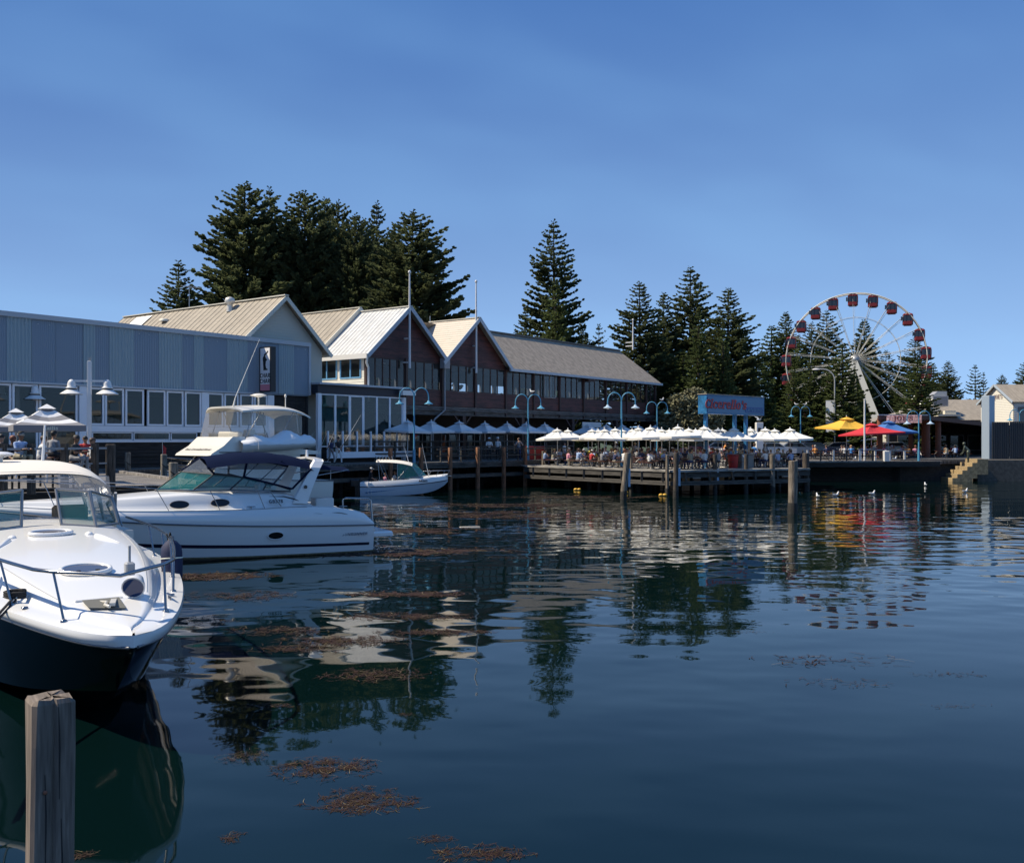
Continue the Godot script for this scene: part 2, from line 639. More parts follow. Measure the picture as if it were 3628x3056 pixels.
func decks() -> void:
	var dark := mat("dark wharf timber", lin(0.045, 0.038, 0.032), 0.85, {"tex": "wood_h", "scale": 0.5})
	var mid := mat("grey wharf timber", lin(0.098, 0.090, 0.079), 0.85, {"tex": "wood_h", "scale": 0.5})
	# ---- boardwalk in front of the waterfront buildings
	var bw := Node3D.new()
	bw.name = numbered("boardwalk")
	add_child(bw)
	bw.transform = FX
	bw.set_meta("kind", "structure")
	var g := Geo.new()
	g.xf = Transform3D(Basis(Vector3.RIGHT, -PI / 2), Vector3.ZERO)
	g.prism(PackedVector2Array([Vector2(-3, 1.0), Vector2(-3, -3.4), Vector2(11.7, -4.1), Vector2(31, -6.7), Vector2(34, -6.9), Vector2(40, -5), Vector2(62, -3), Vector2(62, 4.0), Vector2(-3, 4.0)]), 1.84, 1.97)
	part("decking", g, mat("boardwalk planks", lin(0.16, 0.145, 0.13), 0.85, {"tex": "wood_v", "scale": 0.35}), bw)
	g = Geo.new()
	var edge := func(s: float) -> float: return 4.1 + (s - 11.7) * 0.1347
	g.bar(Vector3(-3, 1.70, 3.44), Vector3(11.7, 1.70, 4.14), 0.14, 0.30)
	g.bar(Vector3(11.7, 1.70, 4.14), Vector3(33, 1.70, 7.0), 0.14, 0.30)
	g.bar(Vector3(-3, 0.95, 3.40), Vector3(11.7, 0.95, 4.10), 0.14, 0.28)
	g.bar(Vector3(11.7, 0.95, 4.10), Vector3(33, 0.95, 6.95), 0.14, 0.28)
	part("edge_beam", g, mid, bw)
	g = Geo.new()
	for s in range(0, 34, 3):
		for zz in [0.3, 1.8, 3.2]:
			g.tube([Vector3(s, -1.5, zz), Vector3(s, 1.84, zz)], 0.16, 8)
	part("pile", g, dark, bw)
	# kerb timber and rail posts of the terrace behind the walk (two rails on posts)
	var rail := thing("terrace_railing", "dark timber post and rail fence along the restaurant terrace behind the boardwalk", "railing", FX.origin, FTURN)
	for i in 13:
		var s := 20.0 + i * 1.9
		var z := 1.4 + (s - 20) * 0.09
		piece("post", Geo.new().bx(Vector3(-0.05, 2.0, -0.05), Vector3(0.05, 4.0 - 0.55, 0.05)).mesh(), mid, rail, Transform3D(Basis(), Vector3(s, 0, z)))
	for y in [2.55, 3.0, 3.42]:
		piece("rail", Geo.new().bar(Vector3(20, y, 1.45), Vector3(42.9, y, 3.51), 0.05, 0.10).mesh(), mid, rail)
	# ---- cafe deck on the left, and the jetty that runs out from it between the boats
	var deck := Node3D.new()
	deck.name = numbered("jetty")
	add_child(deck)
	deck.set_meta("kind", "structure")
	part("understructure", slab([Vector2(-60, 26), Vector2(-21.5, 26.5), Vector2(-15.3, 33.2), Vector2(-11.8, 36.2), Vector2(-20.7, 50), Vector2(-21.5, 56), Vector2(-60, 62)], 1.45, 1.78), dark, deck)
	var mats := wood_mats()
	# jetty planks lie across the run
	planks(deck, Vector2(-21.6, 51.4), Vector2(-11.7, 36.3), 8.3, 1.9, 0.2, mats)
	var gg := Geo.new()
	gg.bx(Vector3(0, 0, 0), Vector3(18.0, 0.12, 0.22))
	piece("kerb_timber", gg.mesh(), mats[2], deck, Transform3D(Basis(Vector3.UP, atan2(14.9, 9.7) * -1 + 0.0), P(0, 1.9, 1)) if false else Transform3D(Basis(Vector3(0.547, 0, 0.837), Vector3.UP, Vector3(-0.837, 0, 0.547)), Vector3(-21.6, 1.9, -51.4)))
	part("cafe_decking", slab([Vector2(-60, 26), Vector2(-28.6, 26.5), Vector2(-28.55, 46.9), Vector2(-21.6, 51.4), Vector2(-22, 58), Vector2(-60, 63)], 1.785, 1.9), mat("boardwalk planks", Color.WHITE), deck)
	for q in [Vector2(-12.2, 36.6), Vector2(-14.6, 40.2), Vector2(-17, 44), Vector2(-19.5, 47.6), Vector2(-16.3, 33.2), Vector2(-19.5, 35.5), Vector2(-23, 37.8)]:
		piece("jetty_pile", Geo.new().tube([Vector3(0, -2, 0), Vector3(0, 1.5, 0)], 0.16, 10).mesh(), dark, deck, Transform3D(Basis(), Vector3(q.x, 0, -q.y)))
	# ---- the pier with the picnic tables
	var pier := thing("timber_pier", "timber pier with pale planks crowded with picnic tables and white umbrellas", "pier")
	var poly := [Vector2(1.2, 72.6), Vector2(10.2, 60.9), Vector2(20.2, 65.6), Vector2(20.6, 82), Vector2(20.8, 90), Vector2(10, 92), Vector2(-1.5, 77.5)]
	part("deck_base", slab(poly, 1.40, 1.545), dark, pier)
	var mp: Array = []
	for i in 3:
		var k := 0.34 + 0.05 * i
		mp.append(mat("pale pier planks %d" % i, lin(k, k * 0.95, k * 0.86), 0.85, {"tex": "wood_h", "scale": 0.4}))
	# boards run parallel to the front edge; each board clipped to the pier outline
	var e := Vector2(9.0, -11.7).normalized()
	var side := Vector2(-e.y, e.x)
	var base := Vector2(1.2, 72.6)
	for i in range(-40, 100):
		var off := i * 0.24
		var lo := 1e9
		var hi := -1e9
		for k in poly.size():
			var a: Vector2 = poly[k] - base
			var b: Vector2 = poly[(k + 1) % poly.size()] - base
			var ya := a.dot(side) - off - 0.12
			var yb := b.dot(side) - off - 0.12
			if ya * yb < 0:
				var t := ya / (ya - yb)
				var x := a.lerp(b, t).dot(e)
				lo = minf(lo, x)
				hi = maxf(hi, x)
		if hi - lo < 0.5:
			continue
		var gp := Geo.new().bx(Vector3(lo - 0.1, -0.05, -0.115), Vector3(hi + 0.1, 0, 0.115))
		var o := base + side * (off + 0.12)
		piece("plank", gp.mesh(), mp[rng.randi() % 3], pier, Transform3D(Basis(Vector3(e.x, 0, -e.y), Vector3.UP, Vector3(e.y, 0, e.x)), Vector3(o.x, 1.6 + rng.randf_range(-0.004, 0.004), -o.y)))
	for seg in [[Vector2(1.0, 72.5), Vector2(10.25, 60.7)], [Vector2(10.25, 60.7), Vector2(20.3, 65.4)], [Vector2(20.3, 65.4), Vector2(20.7, 80)]]:
		var a3 := Vector3(seg[0].x, 0, -seg[0].y)
		var b3 := Vector3(seg[1].x, 0, -seg[1].y)
		piece("edge_board", Geo.new().bar(a3 + Vector3.UP * 1.56, b3 + Vector3.UP * 1.56, 0.09, 0.12).mesh(), mp[1], pier)
		piece("edge_beam", Geo.new().bar(a3 + Vector3(0, 1.28, -0.2), b3 + Vector3(0, 1.28, -0.2), 0.2, 0.3).mesh(), mid, pier)
		piece("waling", Geo.new().bar(a3 + Vector3(0, 0.78, -0.1), b3 + Vector3(0, 0.78, -0.1), 0.16, 0.26).mesh(), mat("grey wharf timber", Color.WHITE), pier)
		var nn := int(a3.distance_to(b3) / 1.75)
		for i in nn:
			var p := a3.lerp(b3, (i + 0.5) / nn)
			piece("hanger", Geo.new().bx(Vector3(-0.07, 0.9, -0.05), Vector3(0.07, 1.5, 0.05)).mesh(), mid, pier, Transform3D(Basis(), p + Vector3(0, 0, 0.02)))
	for row in 4:
		for i in 6:
			var p2 := Vector2(2.0, 73.2).lerp(Vector2(9.6, 62.6), i / 5.0) + Vector2(0.6 + 3.4 * row, 1.2 + 3.2 * row)
			piece("pile", Geo.new().tube([Vector3(0, -2, 0), Vector3(0, 1.45, 0)], 0.17, 8).mesh(), dark, pier, Transform3D(Basis(), Vector3(p2.x, 0, -p2.y)))

# ---------------------------------------------------------------- building helpers (local frame: x along, y up, z out of the wall)
func window(parent: Node, x0: float, x1: float, y0: float, y1: float, z: float, fw: float, fm: Material, gm: Material, panes := 1, turn := Transform3D.IDENTITY) -> MeshInstance3D:
	var g := Geo.new()
	g.xf = turn
	g.bx(Vector3(x0, y0, z - 0.05), Vector3(x0 + fw, y1, z + 0.05))
	g.bx(Vector3(x1 - fw, y0, z - 0.05), Vector3(x1, y1, z + 0.05))
	g.bx(Vector3(x0 + fw, y0, z - 0.05), Vector3(x1 - fw, y0 + fw, z + 0.05))
	g.bx(Vector3(x0 + fw, y1 - fw, z - 0.05), Vector3(x1 - fw, y1, z + 0.05))
	var w := (x1 - x0 - fw) / panes
	for i in range(1, panes):
		g.bx(Vector3(x0 + w * i, y0 + fw, z - 0.045), Vector3(x0 + w * i + fw, y1 - fw, z + 0.045))
	var f := piece("window", g.mesh(), fm, parent)
	for i in panes:
		var p := Geo.new()
		p.xf = turn
		var tilt := rng.randf_range(-0.008, 0.008)
		var a := x0 + w * i + fw
		var b := x0 + w * (i + 1)
		p.quad(Vector3(a, y0 + fw, z - tilt), Vector3(b, y0 + fw, z + tilt), Vector3(b, y1 - fw, z + tilt * 0.6), Vector3(a, y1 - fw, z - tilt * 0.6))
		piece("pane", p.mesh(), gm, f)
	return f

# lapped boards between the curves lo(y) and hi(y)
func boards(g: Geo, y0: float, y1: float, pitch: float, z: float, lo: Callable, hi: Callable) -> void:
	var n := int(ceil((y1 - y0) / pitch))
	for i in n:
		var a := y0 + i * pitch
		var b := minf(a + pitch, y1)
		var l0: float = lo.call(a)
		var h0: float = hi.call(a)
		var l1: float = lo.call(b)
		var h1: float = hi.call(b)
		if h0 - l0 < 0.05:
			continue
		g.quad(Vector3(l0, a, z + 0.03), Vector3(h0, a, z + 0.03), Vector3(h1, b, z + 0.008), Vector3(l1, b, z + 0.008))
		g.quad(Vector3(l0, a, z - 0.02), Vector3(h0, a, z - 0.02), Vector3(h0, a, z + 0.03), Vector3(l0, a, z + 0.03))

# a roof slope of separate sheets: e0-e1 along the eave, r0-r1 along the ridge
func roof(parent: Node, e0: Vector3, e1: Vector3, r1: Vector3, r0: Vector3, pitch: float, mats: Array, rib := 0.010, th := 0.05) -> void:
	var n := maxi(1, int(round(e0.distance_to(e1) / pitch)))
	var up := (e1 - e0).cross(r0 - e0).normalized()
	for i in n:
		var g := Geo.new()
		var a := e0.lerp(e1, float(i) / n)
		var b := e0.lerp(e1, (i + 1.0) / n - 0.0)
		var c := r0.lerp(r1, (i + 1.0) / n)
		var d := r0.lerp(r1, float(i) / n)
		var j := up * rng.randf_range(0.0, 0.012)
		var t := -up * th
		g.quad(a + j, b + j, c + j, d + j)
		g.quad(a + t, a + j, d + j, d + t)
		g.quad(b + j, b + t, c + t, c + j)
		g.quad(a + t, b + t, b + j, a + j)
		g.quad(d + j, c + j, c + t, d + t)
		g.quad(d + t, c + t, b + t, a + t)
		if rib > 0:
			var s := (e1 - e0).normalized() * rib
			g.quad(a - s + up * 0.0, a + up * (rib + 0.02), d + up * (rib + 0.02), d - s + up * 0.0)
			g.quad(a + up * (rib + 0.02), a + s * 1.2 + up * 0.0, d + s * 1.2 + up * 0.0, d + up * (rib + 0.02))
		piece("roof_sheet", g.mesh(), mats[rng.randi() % mats.size()], parent)

# a shingled slope in stepped courses
func shingles(called: String, parent: Node, e0: Vector3, e1: Vector3, r1: Vector3, r0: Vector3, n: int, m: Material, lift := 0.022) -> void:
	var g := Geo.new()
	var up := (e1 - e0).cross(r0 - e0).normalized()
	for i in n:
		var a := e0.lerp(r0, float(i) / n)
		var b := e1.lerp(r1, float(i) / n)
		var c := e1.lerp(r1, (i + 1.0) / n)
		var d := e0.lerp(r0, (i + 1.0) / n)
		var cols := int(a.distance_to(b) / 0.9)
		for k in cols:
			var t0 := (k + (0.5 if i % 2 else 0.0)) / cols
			var t1 := minf(1.0, t0 + 1.0 / cols)
			var h := up * (lift + rng.randf() * lift * 0.3)
			g.tint = Color.WHITE * rng.randf_range(0.96, 1.0)
			g.quad(a.lerp(b, t0) + h, a.lerp(b, t1) + h, d.lerp(c, t1) + up * 0.008, d.lerp(c, t0) + up * 0.008)
			g.quad(a.lerp(b, t0) - up * 0.03, a.lerp(b, t1) - up * 0.03, a.lerp(b, t1) + h, a.lerp(b, t0) + h)
		g.quad(d, c, b, a)
	g.tint = Color.WHITE
	piece(called, g.mesh(), m, parent)

func corrugated(x0: float, x1: float, y0: float, y1: float, z: float, pitch := 0.15, amp := 0.03) -> Mesh:
	var g := Geo.new()
	var n := int((x1 - x0) / pitch) * 6
	var r0 := PackedVector3Array()
	var r1 := PackedVector3Array()
	for i in n + 1:
		var x := lerpf(x0, x1, float(i) / n)
		var zz := z + amp * sin(TAU * (x - x0) / pitch)
		r0.append(Vector3(x, y0, zz))
		r1.append(Vector3(x, y1, zz))
	g.grid([r0, r1])
	return g.mesh()

# ---------------------------------------------------------------- the long grey-blue corrugated restaurant on the left
func corrugated_building() -> void:
	var b := thing("restaurant_building", "long low restaurant with blue-grey corrugated cladding over a row of white framed folding windows", "building", FX.origin, FTURN)
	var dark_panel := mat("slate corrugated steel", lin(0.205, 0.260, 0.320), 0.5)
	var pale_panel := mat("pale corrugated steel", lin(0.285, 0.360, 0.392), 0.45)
	var white := mat("white window paint", lin(0.74, 0.76, 0.80), 0.5)
	var cap := mat("pale flashing", lin(0.42, 0.45, 0.48), 0.5)
	var glass := mat("dark restaurant glass", lin(0.012, 0.028, 0.026, 0.62), 0.02)
	var dark := mat("dark interior", lin(0.03, 0.03, 0.032), 0.8)
	var timber := mat("black stained timber", lin(0.028, 0.025, 0.024), 0.8, {"tex": "wood_h", "scale": 0.5})
	# cladding, one strip for each change of colour
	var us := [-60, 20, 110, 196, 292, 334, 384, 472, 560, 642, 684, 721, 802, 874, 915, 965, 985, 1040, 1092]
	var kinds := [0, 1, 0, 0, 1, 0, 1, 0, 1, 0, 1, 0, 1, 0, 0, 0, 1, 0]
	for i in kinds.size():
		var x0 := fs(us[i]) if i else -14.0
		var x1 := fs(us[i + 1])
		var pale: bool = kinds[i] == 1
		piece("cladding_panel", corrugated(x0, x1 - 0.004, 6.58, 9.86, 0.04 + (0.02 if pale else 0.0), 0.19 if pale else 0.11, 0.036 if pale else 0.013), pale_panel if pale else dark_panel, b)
		for k in int((x1 - x0) / 0.62):
			piece("screw_cap", Geo.new().box(Vector3(x0 + 0.3 + k * 0.62, 9.62, 0.09), Vector3(0.05, 0.05, 0.03)).mesh(), cap, b)
	part("wall", Geo.new().bx(Vector3(-14, 6.5, -9), Vector3(15.05, 9.9, -0.02)), dark_panel, b)
	var g := Geo.new()
	g.bx(Vector3(-14.1, 9.86, -0.3), Vector3(15.2, 10.12, 0.16))
	g.bx(Vector3(15.03, 6.56, -0.1), Vector3(15.2, 9.86, 0.14))
	g.bx(Vector3(-14, 6.47, -0.1), Vector3(10.4, 6.575, 0.15))
	part("flashing", g, cap, b)
	part("roof", Geo.new().bx(Vector3(-14, 9.9, -9), Vector3(15.05, 9.98, -0.31)), cap, b)
	# room behind the windows
	g = Geo.new()
	g.bx(Vector3(-14, 1.9, -9), Vector3(15.05, 6.49, -8.8))
	g.bx(Vector3(-14, 1.9, -8.8), Vector3(15.05, 2.0, -0.2))
	g.bx(Vector3(10.5, 2.0, -0.5), Vector3(15.05, 6.49, -0.28))
	g.bx(Vector3(-14.2, 1.9, -9), Vector3(-14.01, 9.8, -0.1))
	g.bx(Vector3(15.06, 1.9, -9), Vector3(15.2, 9.8, -0.15))
	part("room", g, dark, b)
	# bright glazing on the left
	var lu := [-150, -60, 40, 135, 275]
	for i in 4:
		var x0 := fs(lu[i]) + 0.03
		window(b, x0, fs(lu[i + 1]) - 0.03, 2.1, 6.44, -0.02, 0.11, white, glass)
	# folding windows
	part("window_post", Geo.new().bx(Vector3(fs(277), 2.0, -0.16), Vector3(fs(302), 6.46, 0.12)), white, b)
	var wu := [[305, 367], [370, 437], [442, 508], [520, 584], [588, 648], [653, 711], [733, 789], [793, 843], [849, 895], [899, 945]]
	for w in wu:
		window(b, fs(w[0]), fs(w[1]), 4.36, 6.44, 0.0, 0.11, white, glass)
	g = Geo.new()
	g.bx(Vector3(fs(712), 3.4, -0.14), Vector3(fs(732), 6.45, 0.09))
	g.bx(Vector3(fs(946), 2.0, -0.14), Vector3(fs(968), 6.45, 0.09))
	g.bx(Vector3(fs(303), 4.0, -0.14), Vector3(fs(945), 4.34, 0.08))
	g.bx(Vector3(fs(303), 3.42, -0.12), Vector3(fs(945), 3.52, 0.12))
	part("sill_band", g, white, b)
	for w in [[325, 468], [472, 600], [604, 697], [735, 840], [844, 945]]:
		window(b, fs(w[0]), fs(w[1]), 3.54, 3.98, -0.02, 0.05, white, glass)
	# timber skirt below the windows
	for i in 7:
		piece("skirt_board", Geo.new().bx(Vector3(fs(303), 1.98 + i * 0.205, -0.1), Vector3(fs(968), 2.17 + i * 0.205, 0.02 + 0.03 * (i % 2))).mesh(), timber, b)
	for i in 5:
		piece("wall_board", Geo.new().bx(Vector3(10.55 + i * 0.9, 2.0, -0.27), Vector3(11.42 + i * 0.9, 6.48, -0.2 + 0.02 * (i % 2))).mesh(), timber, b)

# ---------------------------------------------------------------- cream gable house behind it
func cream_gable_house() -> void:
	var b := thing("gabled_house", "cream weatherboard gable with a long tan ribbed roof behind the corrugated restaurant", "building", FX.origin, FTURN)
	var cream := mat("cream weatherboard", lin(0.50, 0.475, 0.40), 0.7)
	var trim := mat("pale cream trim", lin(0.62, 0.59, 0.50), 0.6)
	var tans := roof_tans()
	var z0 := -0.85
	var z1 := -19.6
	var ax := 13.5
	var hw := 3.75
	var ey := 9.75
	var ay := 13.05
	var g := Geo.new()
	boards(g, 2.0, ey, 0.19, z0, func(_y): return ax - hw + 0.3, func(_y): return ax + hw - 0.3)
	boards(g, ey, ay - 0.1, 0.19, z0, func(y): return ax - (hw - 0.25) * (ay - y) / (ay - ey), func(y): return ax + (hw - 0.25) * (ay - y) / (ay - ey))
	g.bx(Vector3(ax + hw - 0.32, 2, z1), Vector3(ax + hw - 0.2, ey - 0.05, z0 + 0.03))
	g.bx(Vector3(ax - hw + 0.2, 2, z1), Vector3(ax - hw + 0.32, ey - 0.05, z0 - 0.03))
	g.bx(Vector3(ax - hw + 0.33, 2, z1), Vector3(ax + hw - 0.33, ey, z1 + 0.12))
	part("weatherboard_wall", g, cream, b)
	var zf := z0 + 0.45
	roof(b, Vector3(ax - hw - 0.25, ey - 0.22, z1), Vector3(ax - hw - 0.25, ey - 0.22, zf), Vector3(ax, ay + 0.12, zf), Vector3(ax, ay + 0.12, z1), 0.62, tans)
	roof(b, Vector3(ax + hw + 0.25, ey - 0.22, zf), Vector3(ax + hw + 0.25, ey - 0.22, z1), Vector3(ax, ay + 0.12, z1), Vector3(ax, ay + 0.12, zf), 0.62, tans)
	g = Geo.new()
	g.bar(Vector3(ax - hw - 0.3, ey - 0.36, zf + 0.05), Vector3(ax, ay, zf + 0.05), 0.06, 0.26)
	g.bar(Vector3(ax, ay, zf + 0.055), Vector3(ax + hw + 0.3, ey - 0.36, zf + 0.055), 0.06, 0.26)
	part("barge_board", g, trim, b)
	part("ridge_cap", Geo.new().bar(Vector3(ax, ay + 0.16, z1), Vector3(ax, ay + 0.16, zf + 0.08), 0.34, 0.07), trim, b)
	part("gutter", Geo.new().bx(Vector3(ax + hw + 0.2, ey - 0.38, z1), Vector3(ax + hw + 0.42, ey - 0.2, zf)), trim, b)
	# the white sheet let into the roof near its far end
	var n := Vector3(-(ay - ey), hw + 0.25, 0).normalized() * 0.05
	g = Geo.new()
	g.quad(Vector3(ax - 2.4, ay - 2.0, -17.4) + n, Vector3(ax - 2.4, ay - 2.0, -15.3) + n, Vector3(ax - 0.3, ay - 0.12, -15.3) + n, Vector3(ax - 0.3, ay - 0.12, -17.4) + n)
	part("skylight_sheet", g, mat("translucent sheet", lin(0.8, 0.8, 0.78), 0.4), b)
	# turning roof vent and a low hatch
	g = Geo.new()
	g.lathe([Vector2(0.24, -0.2), Vector2(0.2, 0.16), Vector2(0.19, 0.34), Vector2(0.3, 0.38), Vector2(0.36, 0.55), Vector2(0.3, 0.74), Vector2(0.1, 0.84), Vector2(0.0, 0.85)], Vector3(ax - 0.75, ay - 0.45, -5.4), 14)
	part("roof_vent", g, mat("galvanised vent", lin(0.6, 0.57, 0.5), 0.4, {"metal": 0.3}), b)
	g = Geo.new()
	g.lathe([Vector2(0.34, -0.1), Vector2(0.34, 0.05), Vector2(0.18, 0.12), Vector2(0.0, 0.13)], Vector3(ax - 1.1, ay - 0.72, -12.6), 14)
	part("roof_hatch", g, trim, b)
	g = Geo.new()
	g.tube([Vector3(ax + 0.6, ay - 0.5, -12), Vector3(ax + 0.6, ay + 2.0, -12)], 0.03, 5)
	g.bar(Vector3(ax - 0.1, ay + 1.9, -12), Vector3(ax + 1.6, ay + 1.9, -12), 0.03, 0.03)
	for k in 6:
		g.bar(Vector3(ax + 0.1 + k * 0.25, ay + 1.9, -12.35), Vector3(ax + 0.1 + k * 0.25, ay + 1.9, -11.65), 0.02, 0.02)
	part("aerial", g, mat("thin grey metal", lin(0.35, 0.35, 0.36), 0.4, {"metal": 0.7}), b)

func roof_tans() -> Array:
	var r := []
	for k in 3:
		var f := 0.97 + 0.025 * k
		r.append(mat("tan roof sheet %d" % k, lin(0.420 * f, 0.362 * f, 0.280 * f), 0.6, {"tex": "scuff", "scale": 0.25}))
	return r

# ---------------------------------------------------------------- the red timber building
func red_building() -> void:
	var b := thing("red_timber_building", "two-storey dark red timber restaurant with two front gables and a long grey roof wing", "building", FX.origin, FTURN)
	var red := mat("dark red weatherboard", lin(0.100, 0.028, 0.022), 0.6, {"tex": "wood_h", "scale": 0.3})
	var brown := mat("dark brown post", lin(0.040, 0.018, 0.015), 0.6)
	var trim := mat("blue grey trim", lin(0.36, 0.42, 0.48), 0.5)
	var cream := mat("cream weatherboard", Color.WHITE)
	var blue := mat("pale blue frame", lin(0.13, 0.33, 0.55), 0.5)
	var glass := mat("clear upstairs glass", lin(0.02, 0.035, 0.045, 0.30), 0.02)
	var dark := mat("dark interior", Color.WHITE)
	var grey := mat("grey verandah beam", lin(0.115, 0.11, 0.105), 0.7, {"tex": "wood_h", "scale": 0.4})
	var x0 := 20.55
	var bay := 4.2
	var x1 := 64.6
	var ey := 9.95
	var ay := 13.45
	# ---- upper walls
	var g := Geo.new()
	boards(g, 6.25, 7.42, 0.17, 0.0, func(_y): return x0, func(_y): return x1)
	boards(g, 9.62, ey + 0.05, 0.17, 0.0, func(_y): return x0, func(_y): return x1)
	for k in 2:
		var c := x0 + bay + 2 * bay * k
		boards(g, ey, ay - 0.1, 0.17, 0.002, func(y): return c - bay * (ay - y) / (ay - ey), func(y): return c + bay * (ay - y) / (ay - ey))
	g.bx(Vector3(x0, 6.2, -0.16), Vector3(x1, 7.42, -0.02))
	g.bx(Vector3(x0, 9.62, -0.16), Vector3(x1, 9.98, -0.02))
	part("weatherboard_wall", g, red, b)
	# gable backing
	g = Geo.new()
	for k in 2:
		var c := x0 + bay + 2 * bay * k
		g.prism(PackedVector2Array([Vector2(c - bay, ey), Vector2(c + bay, ey), Vector2(c, ay)]), -0.15, -0.02)
	part("gable_wall", g, brown, b)
	# end wall, floor, ceiling and the back wall with its own row of windows
	g = Geo.new()
	g.bx(Vector3(x0, 6.0, -8.6), Vector3(x1, 6.22, -0.18))
	g.bx(Vector3(x1 - 0.15, 6.2, -8.6), Vector3(x1, ey, -7.2))
	g.bx(Vector3(x1 - 0.15, 6.2, -8.6), Vector3(x1, 7.4, -0.18))
	g.bx(Vector3(x0, 6.2, -8.6), Vector3(x1, 7.1, -8.4))
	g.bx(Vector3(x0, 8.9, -8.6), Vector3(x1, ey, -8.4))
	for i in 22:
		g.bx(Vector3(x0 + i * 2.0, 7.1, -8.6), Vector3(x0 + i * 2.0 + (0.5 if (i * 7) % 5 < 2 else 1.5), 8.9, -8.4))
	g.bx(Vector3(x0 + 0.2, 9.93, -8.4), Vector3(x1, 9.97, -0.18))
	part("inner_walls", g, mat("dim inner wall", lin(0.10, 0.105, 0.11), 0.8), b)
	# windows: posts every bay, four lights between them
	for i in 11:
		var a := x0 + i * bay
		var e := minf(a + bay, x1)
		piece("post", Geo.new().bx(Vector3(a - 0.11, 5.6 if i != 0 else 6.2, -0.1), Vector3(a + 0.11, 9.75, 0.12)).mesh(), brown, b)
		var n := 5 if i == 0 else 4
		if e - a < bay - 0.1:
			n = 2
		window(b, a + 0.12, e - 0.12, 7.43, 9.6, -0.02, 0.075, brown, glass, n)
	window(b, x0 + 5.4 * bay - 0.1, x0 + 5.4 * bay + 1.75, 7.36, 9.66, 0.06, 0.07, mat("grey sash", lin(0.2, 0.18, 0.17), 0.5), glass, 2)
	piece("post", Geo.new().bx(Vector3(x1 - 0.11, 5.6, -0.1), Vector3(x1 + 0.11, 9.75, 0.12)).mesh(), brown, b)
	# ---- verandah underneath
	g = Geo.new()
	g.bx(Vector3(x0, 5.85, -0.1), Vector3(x1, 6.18, 0.13))
	g.bx(Vector3(x0, 5.5, -0.25), Vector3(x1, 5.83, 0.02))
	part("verandah_beam", g, grey, b)
	for i in 6:
		var a := x0 + 2.9 + i * 8.2
		g = Geo.new()
		g.bx(Vector3(a - 0.2, 1.9, -0.3), Vector3(a + 0.2, 5.5, 0.1))
		g.bar(Vector3(a, 4.5, -0.1), Vector3(a - 1.1, 5.55, -0.1), 0.14, 0.14)
		g.bar(Vector3(a, 4.5, -0.1), Vector3(a + 1.1, 5.55, -0.1), 0.14, 0.14)
		piece("verandah_post", g.mesh(), brown, b)
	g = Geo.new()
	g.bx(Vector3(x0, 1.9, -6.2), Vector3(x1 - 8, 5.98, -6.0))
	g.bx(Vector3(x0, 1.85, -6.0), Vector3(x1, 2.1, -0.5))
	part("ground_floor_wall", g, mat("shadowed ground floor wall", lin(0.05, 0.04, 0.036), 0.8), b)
	for i in 7:
		var a := x0 + 8 + i * 3.6
		window(b, a, a + 2.2, 2.2, 4.4, -5.95, 0.08, mat("grey sash", Color.WHITE), mat("dark restaurant glass", Color.WHITE), 2)
	# ---- roofs
	var tans := roof_tans()
	var whites := []
	for k in 2:
		whites.append(mat("white roof sheet %d" % k, lin(0.90 - 0.03 * k, 0.90 - 0.03 * k, 0.87 - 0.03 * k), 0.4, {"tex": "scuff", "scale": 0.25}))
	var shingle := mat("grey brown shingles", lin(0.56, 0.50, 0.42), 0.8, {"vc": true})
	var long_sh := mat("long grey roof", lin(0.455, 0.385, 0.305), 0.85, {"vc": true, "tex": "mottle", "scale": 0.3})
	for k in 2:
		var c := x0 + bay + 2 * bay * k
		var l := c - bay - 0.32
		var r := c + bay + (0.3 if k == 1 else 0.0)
		var le := ey - 0.26
		var top := ay + 0.16
		var zf := 0.5
		var zm := -5.0
		if k == 0:
			roof(b, Vector3(l, le, zm), Vector3(l, le, zf), Vector3(c, top, zf), Vector3(c, top, zm), 0.42, whites, 0.014)
		else:
			shingles("roof_shingles", b, Vector3(l + 0.3, ey, zm), Vector3(l + 0.3, ey, zf), Vector3(c, top, zf), Vector3(c, top, zm), 18, shingle)
		roof(b, Vector3(r, ey - (0.25 if k == 1 else 0.0), zf), Vector3(r, ey - (0.25 if k == 1 else 0.0), zm), Vector3(c, top, zm), Vector3(c, top, zf), 0.6, tans)
		# the raised part further back
		var zb := -17.0 if k == 0 else -9.0
		var zq := zm if k == 0 else -6.2
		var e2 := le + 0.3
		roof(b, Vector3(l, e2, zb), Vector3(l, e2, zq + 0.1), Vector3(c, top + 0.34, zq + 0.1), Vector3(c, top + 0.34, zb), 0.62, tans)
		roof(b, Vector3(c + bay, ey + 0.3, zq + 0.1), Vector3(c + bay, ey + 0.3, zb), Vector3(c, top + 0.34, zb), Vector3(c, top + 0.34, zq + 0.1), 0.62, tans)
		g = Geo.new()
		g.bar(Vector3(l - 0.04, e2 - 0.08, zq + 0.16), Vector3(c, top + 0.26, zq + 0.16), 0.08, 0.3)
		g.bar(Vector3(c, top + 0.26, zq + 0.165), Vector3(c + bay, ey + 0.2, zq + 0.165), 0.08, 0.3)
		piece("barge_board", g.mesh(), mat("pale cream trim", Color.WHITE), b)
		# front barge boards
		g = Geo.new()
		g.bar(Vector3(l - 0.03, le - 0.1, zf + 0.05), Vector3(c, top - 0.08, zf + 0.05), 0.07, 0.3)
		g.bar(Vector3(c, top - 0.08, zf + 0.055), Vector3(r + 0.02, ey - 0.12 - (0.25 if k == 1 else 0.0), zf + 0.055), 0.07, 0.3)
		piece("barge_board", g.mesh(), trim, b)
